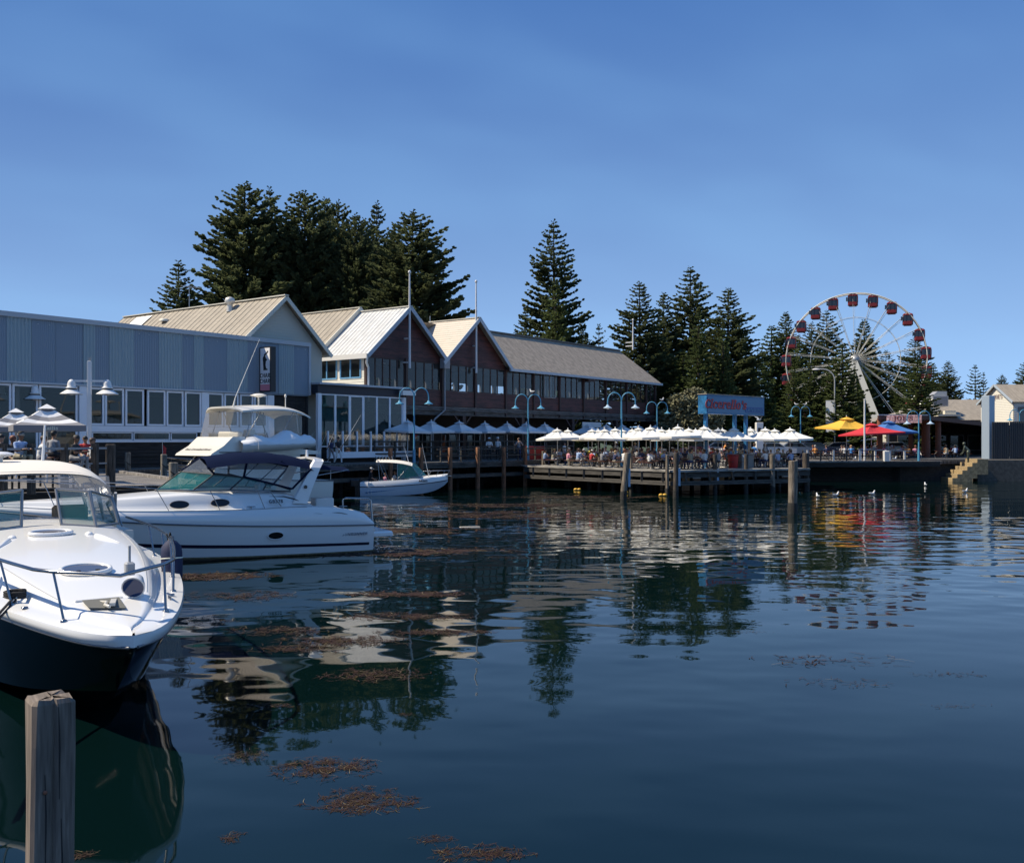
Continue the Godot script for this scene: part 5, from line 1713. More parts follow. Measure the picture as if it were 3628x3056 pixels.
# ---------------------------------------------------------------- people: one continuous body each, meshed from a field of tapered limbs
func body_mesh(bones: Array, cell: float) -> ArrayMesh:
	var lo := Vector3(1e9, 1e9, 1e9)
	var hi := -lo
	for b in bones:
		var r: float = maxf(b[2], b[3])
		for p in [b[0], b[1]]:
			lo = lo.min(p - Vector3.ONE * r)
			hi = hi.max(p + Vector3.ONE * r)
	lo -= Vector3.ONE * cell * 2
	hi += Vector3.ONE * cell * 2
	var nx := int((hi.x - lo.x) / cell) + 2
	var ny := int((hi.y - lo.y) / cell) + 2
	var nz := int((hi.z - lo.z) / cell) + 2
	var f := PackedFloat32Array()
	f.resize(nx * ny * nz)
	f.fill(1.0)
	var near := PackedFloat32Array()
	near.resize(nx * ny * nz)
	near.fill(9.0)
	var tg := PackedByteArray()
	tg.resize(nx * ny * nz)
	var K := 0.035
	for b in bones:
		var a: Vector3 = b[0]
		var e: Vector3 = b[1]
		var ra: float = b[2]
		var rb: float = b[3]
		var m := maxf(ra, rb) + cell * 3 + K
		var l := ((a.min(e) - Vector3.ONE * m - lo) / cell).floor()
		var h := ((a.max(e) + Vector3.ONE * m - lo) / cell).ceil()
		var ab := e - a
		var q := maxf(ab.length_squared(), 1e-9)
		for z in range(maxi(0, int(l.z)), mini(nz, int(h.z) + 1)):
			for y in range(maxi(0, int(l.y)), mini(ny, int(h.y) + 1)):
				for x in range(maxi(0, int(l.x)), mini(nx, int(h.x) + 1)):
					var p := lo + Vector3(x, y, z) * cell
					var t := clampf((p - a).dot(ab) / q, 0.0, 1.0)
					var d := p.distance_to(a + ab * t) - lerpf(ra, rb, t)
					var i := (z * ny + y) * nx + x
					if d < near[i]:
						near[i] = d
						tg[i] = b[4]
					var o := f[i]
					var hh := clampf(0.5 + 0.5 * (o - d) / K, 0.0, 1.0)
					f[i] = lerpf(o, d, hh) - K * hh * (1.0 - hh)
	# surface nets
	var vid := {}
	var vs := PackedVector3Array()
	var vt := PackedByteArray()
	var off := [0, 1, nx, nx + 1, nx * ny, nx * ny + 1, nx * ny + nx, nx * ny + nx + 1]
	var edges := [[0, 1], [2, 3], [4, 5], [6, 7], [0, 2], [1, 3], [4, 6], [5, 7], [0, 4], [1, 5], [2, 6], [3, 7]]
	for z in nz - 1:
		for y in ny - 1:
			for x in nx - 1:
				var i := (z * ny + y) * nx + x
				var ins := 0
				for k in 8:
					if f[i + off[k]] < 0: ins += 1
				if ins == 0 or ins == 8:
					continue
				var s := Vector3.ZERO
				var c := 0
				for ed in edges:
					var fa := f[i + off[ed[0]]]
					var fb := f[i + off[ed[1]]]
					if (fa < 0) != (fb < 0):
						var t := fa / (fa - fb)
						var pa := Vector3(ed[0] & 1, (ed[0] >> 1) & 1, ed[0] >> 2)
						var pb := Vector3(ed[1] & 1, (ed[1] >> 1) & 1, ed[1] >> 2)
						s += pa.lerp(pb, t)
						c += 1
				vid[i] = vs.size()
				vs.append(lo + (Vector3(x, y, z) + s / c) * cell)
				vt.append(tg[i])
	var tris := []
	for z in range(1, nz - 1):
		for y in range(1, ny - 1):
			for x in range(1, nx - 1):
				var i := (z * ny + y) * nx + x
				for ax in 3:
					var j: int = i + [1, nx, nx * ny][ax]
					if (f[i] < 0) == (f[j] < 0):
						continue
					var u: int = [nx, nx * ny, 1][ax]
					var w: int = [nx * ny, 1, nx][ax]
					var q := [i, i - u, i - u - w, i - w]
					if not (vid.has(q[0]) and vid.has(q[1]) and vid.has(q[2]) and vid.has(q[3])):
						continue
					var a: int = vid[q[0]]
					var b: int = vid[q[1]]
					var c: int = vid[q[2]]
					var d: int = vid[q[3]]
					if f[i] < 0:
						tris.append([a, b, c])
						tris.append([a, c, d])
					else:
						tris.append([a, c, b])
						tris.append([a, d, c])
	var nn := PackedVector3Array()
	nn.resize(vs.size())
	for t in tris:
		var fn := (vs[t[1]] - vs[t[0]]).cross(vs[t[2]] - vs[t[0]])
		for k in t:
			nn[k] += fn
	var mesh := ArrayMesh.new()
	for s in 5:
		var av := PackedVector3Array()
		var an := PackedVector3Array()
		for t in tris:
			if vt[t[0]] != s:
				continue
			for k in [t[0], t[2], t[1]]:
				av.append(vs[k])
				an.append(nn[k].normalized())
		if av.is_empty():
			av = PackedVector3Array([Vector3.ZERO, Vector3.ZERO, Vector3.ZERO])
			an = PackedVector3Array([Vector3.UP, Vector3.UP, Vector3.UP])
		var arr := []
		arr.resize(Mesh.ARRAY_MAX)
		arr[Mesh.ARRAY_VERTEX] = av
		arr[Mesh.ARRAY_NORMAL] = an
		mesh.add_surface_from_arrays(Mesh.PRIMITIVE_TRIANGLES, arr)
	return mesh

# tags: 0 skin, 1 top, 2 trousers, 3 hair, 4 shoes
func skeleton(pose: String) -> Array:
	var B := []
	var hipy := 0.93
	var lean := 0.0
	var seated := pose.begins_with("sit")
	if seated:
		hipy = 0.52
		lean = 0.10 if pose == "sit_lean" else 0.03
	elif pose == "bend":
		lean = 0.34
	var hip := Vector3(0, hipy, 0)
	var up := 0.44
	var sh := hip + Vector3(0, up * cos(lean * 1.6), up * sin(lean * 1.6))
	var hd := sh + Vector3(0, 0.235, 0.03 + lean * 0.15)
	B.append([hip + Vector3(-0.06, 0.0, 0), hip + Vector3(0.06, 0.0, 0), 0.125, 0.125, 2])
	B.append([hip + Vector3(0, 0.10, 0), hip.lerp(sh, 0.55), 0.125, 0.135, 1])
	B.append([hip.lerp(sh, 0.55), sh + Vector3(0, -0.06, 0), 0.14, 0.13, 1])
	B.append([sh + Vector3(-0.13, -0.02, 0), sh + Vector3(0.13, -0.02, 0), 0.068, 0.068, 1])
	B.append([sh + Vector3(0, 0.02, 0), hd + Vector3(0, -0.06, -0.01), 0.055, 0.05, 0])
	B.append([hd + Vector3(0, -0.045, 0.012), hd + Vector3(0, 0.03, 0), 0.075, 0.092, 0])
	B.append([hd + Vector3(0, -0.005, 0.09), hd + Vector3(0, -0.03, 0.108), 0.012, 0.018, 0])
	for s in [-1.0, 1.0]:
		B.append([hd + Vector3(s * 0.085, -0.01, 0), hd + Vector3(s * 0.092, 0.015, -0.01), 0.018, 0.022, 0])
	B.append([hd + Vector3(0, 0.045, -0.028), hd + Vector3(0, 0.05, 0.02), 0.098, 0.088, 3])
	for s in [-1.0, 1.0]:
		var hj := hip + Vector3(s * 0.095, -0.02, 0)
		var kn: Vector3
		var an: Vector3
		if seated:
			kn = Vector3(s * 0.12, 0.52, 0.42)
			an = Vector3(s * 0.12, 0.10, 0.36 + 0.06 * s)
		elif pose == "walk":
			kn = Vector3(s * 0.10, 0.50, 0.10 + 0.10 * s)
			an = Vector3(s * 0.10, 0.10, 0.0 + 0.24 * s)
		else:
			kn = Vector3(s * 0.11, 0.50, 0.02)
			an = Vector3(s * 0.13, 0.09, -0.02)
		B.append([hj, kn, 0.092, 0.062, 2])
		B.append([kn, an, 0.06, 0.042, 2])
		B.append([an + Vector3(0, -0.04, -0.02), an + Vector3(s * 0.015, -0.055, 0.15), 0.042, 0.036, 4])
		var sj := sh + Vector3(s * 0.19, -0.02, 0)
		var el: Vector3
		var wr: Vector3
		match pose:
			"sit_lean", "sit_chin":
				el = sj + Vector3(s * 0.06, -0.23, 0.14)
				wr = el + Vector3(-s * 0.12, 0.04 if pose == "sit_lean" else 0.18, 0.20 if pose == "sit_lean" else 0.06)
			"sit":
				el = sj + Vector3(s * 0.05, -0.27, 0.04)
				wr = el + Vector3(-s * 0.06, -0.10, 0.21)
			"photo":
				el = sj + Vector3(s * 0.10, -0.19, 0.16)
				wr = el + Vector3(-s * 0.20, 0.24, 0.08)
			"walk":
				el = sj + Vector3(s * 0.04, -0.27, -0.10 * s)
				wr = el + Vector3(0, -0.22, 0.10 - 0.14 * s)
			"bend":
				el = sj + Vector3(s * 0.03, -0.26, 0.08)
				wr = el + Vector3(-s * 0.02, -0.20, 0.14)
			"arms_folded":
				el = sj + Vector3(s * 0.06, -0.26, 0.06)
				wr = el + Vector3(-s * 0.24, 0.04, 0.16)
			_:
				el = sj + Vector3(s * 0.05, -0.28, -0.02)
				wr = el + Vector3(-s * 0.01, -0.24, 0.07)
		B.append([sj, sj.lerp(el, 0.75), 0.058, 0.048, 1])
		B.append([sj.lerp(el, 0.75), el, 0.042, 0.040, 0])
		B.append([el, wr, 0.039, 0.029, 0])
		var hd2 := (wr - el).normalized()
		B.append([wr, wr + hd2 * 0.08, 0.034, 0.030, 0])
		B.append([wr + hd2 * 0.02, wr + hd2 * 0.07 + Vector3(-s * 0.045, 0.0, 0.01), 0.014, 0.012, 0])
		for k in 4:
			var spread := Vector3(0, 0, (k - 1.5) * 0.019) if absf(hd2.y) > 0.6 else Vector3((k - 1.5) * 0.019, 0, 0)
			B.append([wr + hd2 * 0.08 + spread, wr + hd2 * (0.125 + 0.02 * sin(k * 1.0 + 0.6)) + spread + Vector3(0, -0.018, 0.012), 0.010, 0.009, 0])
	return B

var bodies := {}
const TOPS := {
	"white": [0.62, 0.62, 0.60], "grey": [0.24, 0.24, 0.25], "black": [0.018, 0.018, 0.02], "navy": [0.025, 0.035, 0.09], "red": [0.42, 0.03, 0.03], "coral": [0.60, 0.19, 0.13],
	"pale blue": [0.28, 0.38, 0.58], "bright blue": [0.05, 0.22, 0.55], "khaki": [0.27, 0.24, 0.17], "pink": [0.58, 0.25, 0.32], "maroon": [0.20, 0.02, 0.04], "orange": [0.58, 0.24, 0.06], "olive": [0.12, 0.12, 0.06], "lilac": [0.38, 0.33, 0.50], "yellow": [0.6, 0.5, 0.08]}
const HAIRS := {"dark": [0.015, 0.012, 0.010], "brown": [0.07, 0.035, 0.018], "fair": [0.36, 0.25, 0.12], "grey": [0.36, 0.35, 0.33], "auburn": [0.16, 0.045, 0.018]}

func person(label: String, pose: String, at: Vector3, turn: float, top: String, hair: String, group := "", hat := "", height := 1.0, legs := "") -> Node3D:
	if not bodies.has(pose):
		bodies[pose] = body_mesh(skeleton(pose), 0.024)
	var o := thing("person", label, "person", at, turn, group)
	var c: Array = TOPS[top]
	var h: Array = HAIRS[hair]
	var l: String = ["navy", "black", "khaki", "grey"][rng.randi() % 4] if legs == "" else legs
	var lc: Array = TOPS[l]
	var skin := [mat("skin light", lin(0.46, 0.27, 0.19), 0.55), mat("skin tan", lin(0.33, 0.18, 0.11), 0.55), mat("skin brown", lin(0.17, 0.085, 0.05), 0.55)]
	var b := mi("body", bodies[pose], null, o)
	b.scale = Vector3.ONE * height
	var ms := [skin[[0, 0, 1, 0, 1, 2][rng.randi() % 6]], mat("cloth " + top, lin(c[0], c[1], c[2]), 0.85), mat("cloth " + l, lin(lc[0], lc[1], lc[2]), 0.85), mat("hair " + hair, lin(h[0], h[1], h[2]), 0.6), mat("shoe leather", lin(0.05, 0.04, 0.035), 0.6)]
	for i in 5:
		b.set_surface_override_material(i, ms[i])
	if hat != "":
		var s := skeleton(pose)
		var hp: Vector3 = (s[9][0] + s[9][1]) / 2
		var g := Geo.new()
		if hat.contains("brim") or hat.contains("straw"):
			g.lathe([Vector2(0.20, 0.02), Vector2(0.11, 0.035), Vector2(0.098, 0.11), Vector2(0.0, 0.125)], hp, 14)
		else:
			g.lathe([Vector2(0.106, 0.0), Vector2(0.104, 0.05), Vector2(0.07, 0.098), Vector2(0.0, 0.112)], hp, 12)
			g.bx(hp + Vector3(-0.07, 0.0, 0.08), hp + Vector3(0.07, 0.012, 0.18))
		var hc := {"white cap": lin(0.66, 0.66, 0.65), "black cap": lin(0.015, 0.015, 0.016), "straw brimmed hat": lin(0.45, 0.32, 0.14), "red cap": lin(0.40, 0.03, 0.03)}
		part("hat", g, mat("hat " + hat, hc[hat], 0.8), o).scale = Vector3.ONE * height
	return o

func people() -> void:
	var tops := TOPS.keys()
	var hairs := ["dark", "dark", "brown", "brown", "fair", "grey", "auburn"]
	var poses := ["sit", "sit_lean", "sit_lean", "sit_chin"]
	var hatlist := ["", "", "", "", "", "black cap", "white cap", "straw brimmed hat"]
	# seated at the picnic tables of the pier
	for t in tables:
		var bs := Basis(Vector3.UP, t[1])
		for side in [1.0, -1.0]:
			for x in [-0.55, 0.5]:
				if rng.randf() < 0.14:
					continue
				var top: String = tops[rng.randi() % tops.size()]
				if rng.randf() < 0.6:
					top = ["white", "grey", "navy", "black", "khaki", "pale blue"][rng.randi() % 6]
				var hair: String = hairs[rng.randi() % hairs.size()]
				var hat: String = hatlist[rng.randi() % hatlist.size()]
				var at: Vector3 = t[0] + bs * Vector3(x + rng.randf_range(-0.1, 0.1), 0, side * 0.74)
				var facing: float = t[1] + (PI if side > 0 else 0.0) + rng.randf_range(-0.25, 0.25)
				var bench := "near" if side > 0 else "far"
				var en := "left" if x < 0 else "right"
				var lab := "%sperson in %s top, %s end of %s bench, %s table, %s" % [(hat.replace(" ", "-") + " ") if hat != "" else hair + "-haired ", top, en, bench, nth(t[3]), t[2]]
				person(lab, poses[rng.randi() % 4], at, facing, top, hair, "people seated at the picnic tables", hat, rng.randf_range(0.9, 1.02))
	# standing among the tables
	for q in [["person in a bright blue top bending over a table near the middle of the pier", "bend", 2665, 76.0, "bright blue", "brown", "", 2.2], ["grey-haired person in a grey top standing among the tables right of the blue sign post", "stand", 2712, 71.0, "grey", "grey", "", 0.6], ["fair-haired person in a grey top standing behind the second row, pier's left half", "stand", 2250, 80.0, "grey", "fair", "", 2.8], ["person in khaki top and white cap standing under umbrellas, left half of pier", "stand", 2183, 82.0, "khaki", "brown", "white cap", 0.4], ["person in a pink top standing behind the back row of tables", "arms_folded", 2505, 87.0, "pink", "brown", "", 0.0], ["person in a white top standing at the left end of the pier", "stand", 2000, 82.0, "white", "dark", "", 1.0], ["person in a black top standing near the red bins at the back of the pier", "stand", 2620, 86.0, "black", "dark", "", 3.0], ["person in an orange top walking behind the back row of pier tables", "walk", 2570, 88.0, "orange", "dark", "", 1.6]]:
		person(q[0], q[1], P(q[2], 1.6, q[3]), q[7], q[4], q[5], "", q[6])
	# on the boardwalk
	person("person in a black jacket and pale trousers walking along the boardwalk beside the covered dinghy", "walk", P(1197, 1.97, 63.5), 0.9, "black", "dark", "", "", 1.02, "white")
	person("person in a navy top walking just behind the black jacket on the boardwalk", "walk", P(1172, 1.97, 64.4), 0.9, "navy", "dark", "", "", 0.98, "grey")
	person("left one of two white-capped people in white tops, arms folded, on the boardwalk", "arms_folded", P(1733, 1.97, 74.2), 0.3, "white", "dark", "", "white cap", 1.0, "black")
	person("right one of two white-capped people in white tops standing on the boardwalk", "stand", P(1764, 1.97, 74.9), -0.6, "white", "dark", "", "white cap", 1.02, "black")
	person("person in a grey top holding up a camera beside the red boardwalk bins", "photo", P(1838, 1.97, 76.0), 0.2, "grey", "brown", "", "", 1.0, "navy")
	part("camera", Geo.new().cbox(Vector3(-0.07, 1.52, 0.20), Vector3(0.07, 1.62, 0.28), 0.01), mat("black sign frame", Color.WHITE), get_node(NodePath("person_%03d" % (names["person"] - 1))))
	# at the rail of the cafe deck on the left
	var stools := 0
	for q in [["person in pale blue shirt and black cap at the cafe deck rail", "sit_lean", 66, 31.2, "pale blue", "grey", "black cap", 1.1, 0.62], ["auburn-haired person in a black top behind the pale blue shirt on the cafe deck", "sit", 42, 32.6, "black", "auburn", "", 0.9, 0.5], ["person in a black top at the extreme left edge of the cafe deck", "sit", 4, 32.0, "black", "dark", "", 0.5, 0.55], ["brown-haired person in white between the pale blue and grey shirts on the cafe deck", "sit_lean", 142, 34.5, "white", "brown", "", 2.2, 0.5], ["broad-backed person in a grey shirt and black cap turned away on the cafe deck", "sit", 186, 33.6, "grey", "dark", "black cap", 2.9, 0.66], ["dark-haired person in a black tracksuit top looking down at the cafe deck rail", "sit_lean", 259, 33.0, "black", "dark", "", 1.5, 0.52], ["dark-haired person in a red top sitting far back between the cafe deck posts", "sit", 300, 39.0, "red", "dark", "", 0.6, 0.5], ["brown-haired person in a white top beside the dark post of the cafe deck", "sit", 331, 34.8, "white", "brown", "", -0.6, 0.42]]:
		person(q[0], q[1], P(q[2], 1.9 + q[8], q[3]), q[7], q[4], q[5], "people on the cafe deck", q[6], 1.0)
		stools += 1
		var st := thing("bar_stool", "%s stool from the picture's edge, under a person in %s on the cafe deck" % [nth(stools - 1), q[4]], "stool", P(q[2], 1.9, q[3]), 0.0, "stools on the cafe deck")
		part("seat", Geo.new().lathe([Vector2(0, -0.05), Vector2(0.19, -0.05), Vector2(0.19, 0.0), Vector2(0, 0.0)], Vector3(0, q[8] + 0.41, 0), 12), mat("red brown table slat", Color.WHITE), st)
		part("leg", Geo.new().tube([Vector3(0, 0, 0), Vector3(0, q[8] + 0.36, 0)], 0.04, 8), mat("dark wharf timber", Color.WHITE), st)
	# on the right-hand quay
	var rt: Node3D = get_node("picnic_table")
	var k := 0
	for q in [[2905, 90.0], [2968, 89.0], [3035, 90.0], [3100, 88.0], [3165, 89.5], [3230, 88.0], [3352, 92.0], [3400, 95.0]]:
		var at := P(q[0], 1.72, q[1])
		var turn := rng.randf_range(-0.3, 0.3)
		dup(rt, at, turn, "red-brown picnic table on the right-hand quay, %s from the left there" % nth(k), "picnic tables on the quay")
		var bs := Basis(Vector3.UP, turn)
		for side in [1.0, -1.0]:
			for x in [-0.5, 0.5]:
				if rng.randf() < 0.3:
					continue
				var top: String = tops[rng.randi() % tops.size()]
				var hair: String = hairs[rng.randi() % hairs.size()]
				person("%s-haired person in %s top, %s end of %s bench, %s quay table" % [hair, top, "left" if x < 0 else "right", "near" if side > 0 else "far", nth(k)], poses[rng.randi() % 4], at + bs * Vector3(x, 0, side * 0.74), turn + (PI if side > 0 else 0.0) + rng.randf_range(-0.3, 0.3), top, hair, "people seated on the quay")
		k += 1

# ---------------------------------------------------------------- mooring piles and posts
func round_pile(label: String, u: float, d: float, top: float, r: float, lean: Vector2, m: Material, plate: Material = null) -> void:
	var o := thing("mooring_pile", label, "mooring pile", P(u, 0, d), 0.0, "mooring piles along the pier")
	var path := []
	var rr := []
	for k in 8:
		var y := lerpf(-2.2, top, k / 7.0)
		var f := (y - 0.0) / top
		path.append(Vector3(lean.x * f + rng.randf_range(-0.01, 0.01), y, lean.y * f))
		rr.append(r * rng.randf_range(0.96, 1.05))
	path.append(path[-1] + Vector3(0, 0.04, 0))
	rr.append(r * 0.82)
	part("shaft", Geo.new().tube(path, rr, 14), m, o)
	part("wet_band", Geo.new().tube([Vector3(0, -0.6, 0), Vector3(lean.x * 0.1, 0.34, 0), Vector3(lean.x * 0.2, 0.52, 0)], [r * 1.09, r * 1.08, r * 1.02], 14, false), mat("mussel crust", lin(0.018, 0.017, 0.014), 0.7, {"bump": "scum", "scale": 3.0, "relief": 3.0}), o)
	if plate:
		part("fender_strip", Geo.new().bx(Vector3(r * 0.8 + lean.x * 0.5, 0.75, r * 0.35), Vector3(r * 0.8 + 0.13 + lean.x * 0.5, top - 0.9, r * 0.35 + 0.06)), plate, o)

func piles() -> void:
	var wood := mat("weathered pile", lin(0.27, 0.225, 0.175), 0.9, {"tex": "wood_v", "scale": 0.6, "bump": "wood_v", "relief": 2.0})
	var brownw := mat("dark weathered pile", lin(0.11, 0.088, 0.07), 0.9, {"tex": "wood_v", "scale": 0.6})
	var blue := mat("pale blue strip", lin(0.30, 0.42, 0.55), 0.5)
	round_pile("thick weathered mooring pile standing alone in the water in front of the pier's right end", 2808, 46.4, 2.52, 0.22, Vector2(0.05, 0), wood)
	round_pile("leaning thick mooring pile with a blue strip in front of the pier's left side", 2208, 57.5, 2.74, 0.19, Vector2(0.28, 0), wood, blue)
	round_pile("dark mooring pile with a blue strip at the pier's front corner", 2394, 58.6, 2.74, 0.16, Vector2(0.04, 0), brownw, blue)
	round_pile("slim dark mooring pile with a blue strip just right of the pier's front corner", 2534, 62.4, 2.56, 0.13, Vector2(0, 0), brownw, blue)
	round_pile("dark mooring pile in front of the grey bin bench on the pier", 2643, 63.4, 2.55, 0.14, Vector2(0.03, 0), brownw)
	round_pile("brown mooring pile right of the grey bin bench on the pier", 2737, 64.2, 2.55, 0.17, Vector2(0, 0), wood)
	round_pile("broad dark mooring pile at the right end of the pier", 2856, 66.0, 2.6, 0.22, Vector2(0, 0), brownw)
	var lst := [[1924, 74.3, 2.68], [2018, 71.4, 2.7], [2124, 67.8, 2.66], [2236, 64.2, 2.62], [2364, 60.8, 2.6]]
	for i in lst.size():
		var q: Array = lst[i]
		var o := thing("fender_post", "%s square timber fender post from the left along the front of the pier" % nth(i), "post", P(q[0], 0, q[1]), -0.9, "fender posts along the pier")
		part("shaft", Geo.new().cbox(Vector3(-0.09, -2, -0.09), Vector3(0.09, q[2], 0.09), 0.02), wood, o)
		part("wet_band", Geo.new().bx(Vector3(-0.1, -0.5, -0.1), Vector3(0.1, 0.48, 0.1)), mat("mussel crust", Color.WHITE), o)
	var orange := mat("rust stained post", lin(0.36, 0.165, 0.085), 0.85, {"tex": "wood_v", "scale": 0.6})
	var us := [1383, 1492, 1595, 1693, 1785, 1861]
	for i in 6:
		var z := 4.2
		for k in 4:
			z = 4.14 + maxf(0.0, fs(us[i], z) - 11.7) * 0.1347 + 0.1
		var p := FX * Vector3(fs(us[i], z), 0, z)
		var o := thing("boardwalk_post", "%s square reddish post from the left along the boardwalk edge" % nth(i), "post", p, FTURN - 0.25, "posts along the boardwalk edge")
		part("shaft", Geo.new().cbox(Vector3(-0.12, -2, -0.12), Vector3(0.12, 3.0, 0.12), 0.015), orange, o)
	# boardwalk guard rails between those posts
	var gr := thing("boardwalk_railing", "low grey timber rails between the reddish posts on the boardwalk edge", "railing", FX.origin, FTURN)
	for y in [0.42, 0.9]:
		piece("rail", Geo.new().bar(Vector3(22.2, 1.97 + y, 5.35), Vector3(36.5, 1.97 + y, 7.3), 0.05, 0.09).mesh(), mat("grey wharf timber", Color.WHITE), gr)
	for i in 8:
		var s := 22.6 + i * 1.95
		piece("post", Geo.new().bx(Vector3(-0.05, 1.9, -0.05), Vector3(0.05, 2.95, 0.05)).mesh(), mat("grey wharf timber", Color.WHITE), gr, Transform3D(Basis(), Vector3(s, 0, 5.3 + (s - 22.2) * 0.1364)))
	# jetty posts
	var pale := mat("pale jetty post", lin(0.25, 0.225, 0.185), 0.9, {"tex": "wood_v", "scale": 0.7})
	for q in [[452, 49.3, 2.92, 0.125, "squared grey jetty post farthest back, with a chain, before the dark skirting"], [580, 44.6, 2.9, 0.125, "squared grey jetty post beside the bow rail of the flybridge boat"], [614, 34.6, 2.76, 0.14, "squared grey jetty post nearest the windscreen of the blue-canopied cruiser"]]:
		var o := thing("jetty_post", q[4], "post", P(q[0], 0, q[1]), 0.6, "posts along the jetty")
		part("shaft", Geo.new().cbox(Vector3(-q[3], -1.5, -q[3]), Vector3(q[3], q[2], q[3]), 0.03), pale, o)
		part("chain_band", Geo.new().tube([Vector3(-q[3] - 0.02, 2.45, q[3] + 0.02), Vector3(0, 2.33, q[3] + 0.03), Vector3(q[3] + 0.02, 2.26, q[3] + 0.02)], 0.018, 5), mat("black rope", lin(0.015, 0.015, 0.016), 0.8), o)
	var bp := thing("deck_post", "big dark brown square post at the corner of the cafe deck", "post", P(391, 0, 34.0), 0.3)
	part("shaft", Geo.new().cbox(Vector3(-0.15, -1.5, -0.15), Vector3(0.15, 3.42, 0.15), 0.02), brownw, bp)
	var cr := thing("cafe_railing", "dark steel and timber railing round the cafe deck on the left", "railing")
	for y in [3.28, 2.75, 2.3]:
		piece("rail", Geo.new().bar(P(391, y, 34.0), P(-80, y, 29.6), 0.05, 0.05 if y < 3.2 else 0.075).mesh(), mat("grey rain goods", Color.WHITE), cr)
	for q in [[335, 33.4], [228, 32.4], [110, 31.3], [10, 30.4]]:
		piece("post", Geo.new().bx(Vector3(-0.1, 1.8, -0.1), Vector3(0.1, 3.45, 0.1)).mesh(), brownw, cr, Transform3D(Basis(), P(q[0], 0, q[1])))
	# the near square post at the lower left
	var np := thing("near_post", "big split square timber mooring post close in the lower left corner", "mooring post", P(176, 0, 6.25), 0.61)
	var g := Geo.new()
	var rows := []
	for k in 14:
		var y := lerpf(-1.5, 1.9, k / 13.0)
		var f := 1.0 + (1.9 - y) * 0.035
		var r := PackedVector3Array()
		var q := 0.128 * f
		var ch := 0.022 if k < 13 else 0.03
		for c in [Vector2(-q, -q + ch), Vector2(-q, 0), Vector2(-q, q - ch), Vector2(-q + ch, q), Vector2(-0.02, q), Vector2(0.0, q - 0.02), Vector2(0.018, q), Vector2(q - ch, q), Vector2(q, q - ch), Vector2(q, 0), Vector2(q, -q + ch), Vector2(q - ch, -q), Vector2(0, -q), Vector2(-q + ch, -q)]:
			r.append(Vector3(c.x + 0.006 * sin(y * 3.1 + c.y * 20), y, c.y + 0.006 * cos(y * 2.3 + c.x * 17)))
		rows.append(r)
	var flat := Geo.new()
	for k in 13:
		for i in 14:
			flat.quad(rows[k][(i + 1) % 14], rows[k][i], rows[k + 1][i], rows[k + 1][(i + 1) % 14])
	var cap := PackedVector3Array()
	for p in rows[13]:
		cap.append(p * Vector3(0.9, 1, 0.9) + Vector3(0, 0.022 + rng.randf_range(-0.014, 0.014), 0))
	for i in 14:
		flat.quad(rows[13][(i + 1) % 14], rows[13][i], cap[i], cap[(i + 1) % 14])
	var mid := Vector3(0.01, 1.925, 0.0)
	for i in 14:
		flat.tri(mid + Vector3(0, 0.012 * sin(i * 1.9), 0), cap[(i + 1) % 14], cap[i])
	part("shaft", flat, mat("old grey hardwood", lin(0.25, 0.20, 0.162), 0.9, {"tex": "wood_soft", "scale": 0.8, "bump": "wood_soft", "relief": 0.35}), np)
	var bolts := Geo.new()
	for q in [[-0.05, 1.35], [0.05, 0.75]]:
		bolts.ball(Vector3(q[0], q[1], 0.134 + (1.9 - q[1]) * 0.004), Vector3(0.014, 0.014, 0.008), 8, 5)
	part("bolt", bolts, mat("rust brown board", Color.WHITE), np)
	for q in [[0.03, 1.62, 0.11], [0.045, 0.9, 0.14], [-0.05, 1.2, 0.1]]:
		piece("split", Geo.new().tube([Vector3(q[0], q[1] + 0.26, 0.128), Vector3(q[0] + 0.006, q[1], 0.131), Vector3(q[0] + 0.002, q[1] - 0.33, 0.136)], [0.002, 0.0045, 0.002], 5).mesh(), mat("black rope", Color.WHITE), np)

# ---------------------------------------------------------------- boats
func gel() -> Material:
	return mat("white gelcoat", lin(0.74, 0.74, 0.73), 0.22, {"coat": 0.4})
func steel() -> Material:
	return mat("polished stainless", lin(0.30, 0.30, 0.31), 0.16, {"metal": 1.0})

# hull side from chine to sheer: rows along x of (half beam, y) with given tables
func hull_grid(xs: Array, lo_b: Array, lo_y: Array, hi_b: Array, hi_y: Array, n: int, m: int, side: float, bulge := 0.0) -> Geo:
	var rows := []
	for k in n + 1:
		var x := lerpf(xs[0], xs[-1], 1.0 - pow(1.0 - float(k) / n, 1.8))
		var r := PackedVector3Array()
		for j in m + 1:
			var t := float(j) / m
			var b := lerpf(spl(xs, lo_b, x), spl(xs, hi_b, x), t) 
			b += bulge * sin(PI * t) * minf(1.0, b * 4.0)
			r.append(Vector3(x, lerpf(spl(xs, lo_y, x), spl(xs, hi_y, x), t), side * maxf(0.0, b)))
		rows.append(r)
	return Geo.new().grid(rows, false, side < 0)

func strip(xs: Array, bt: Array, yt: Array, x0: float, x1: float, th: float, off: float, side: float, n := 40) -> Geo:
	# a rubbing strake following the hull
	var p := []
	for k in n + 1:
		var x := lerpf(x0, x1, float(k) / n)
		p.append(Vector3(x, spl(xs, yt, x), side * (spl(xs, bt, x) + off)))
	return Geo.new().tube(p, th, 6)

func ellipse(at: Vector3, a: Vector3, b: Vector3, n := 20) -> PackedVector3Array:
	var r := PackedVector3Array()
	for i in n:
		var t := TAU * i / n
		r.append(at + a * cos(t) + b * sin(t))
	return r

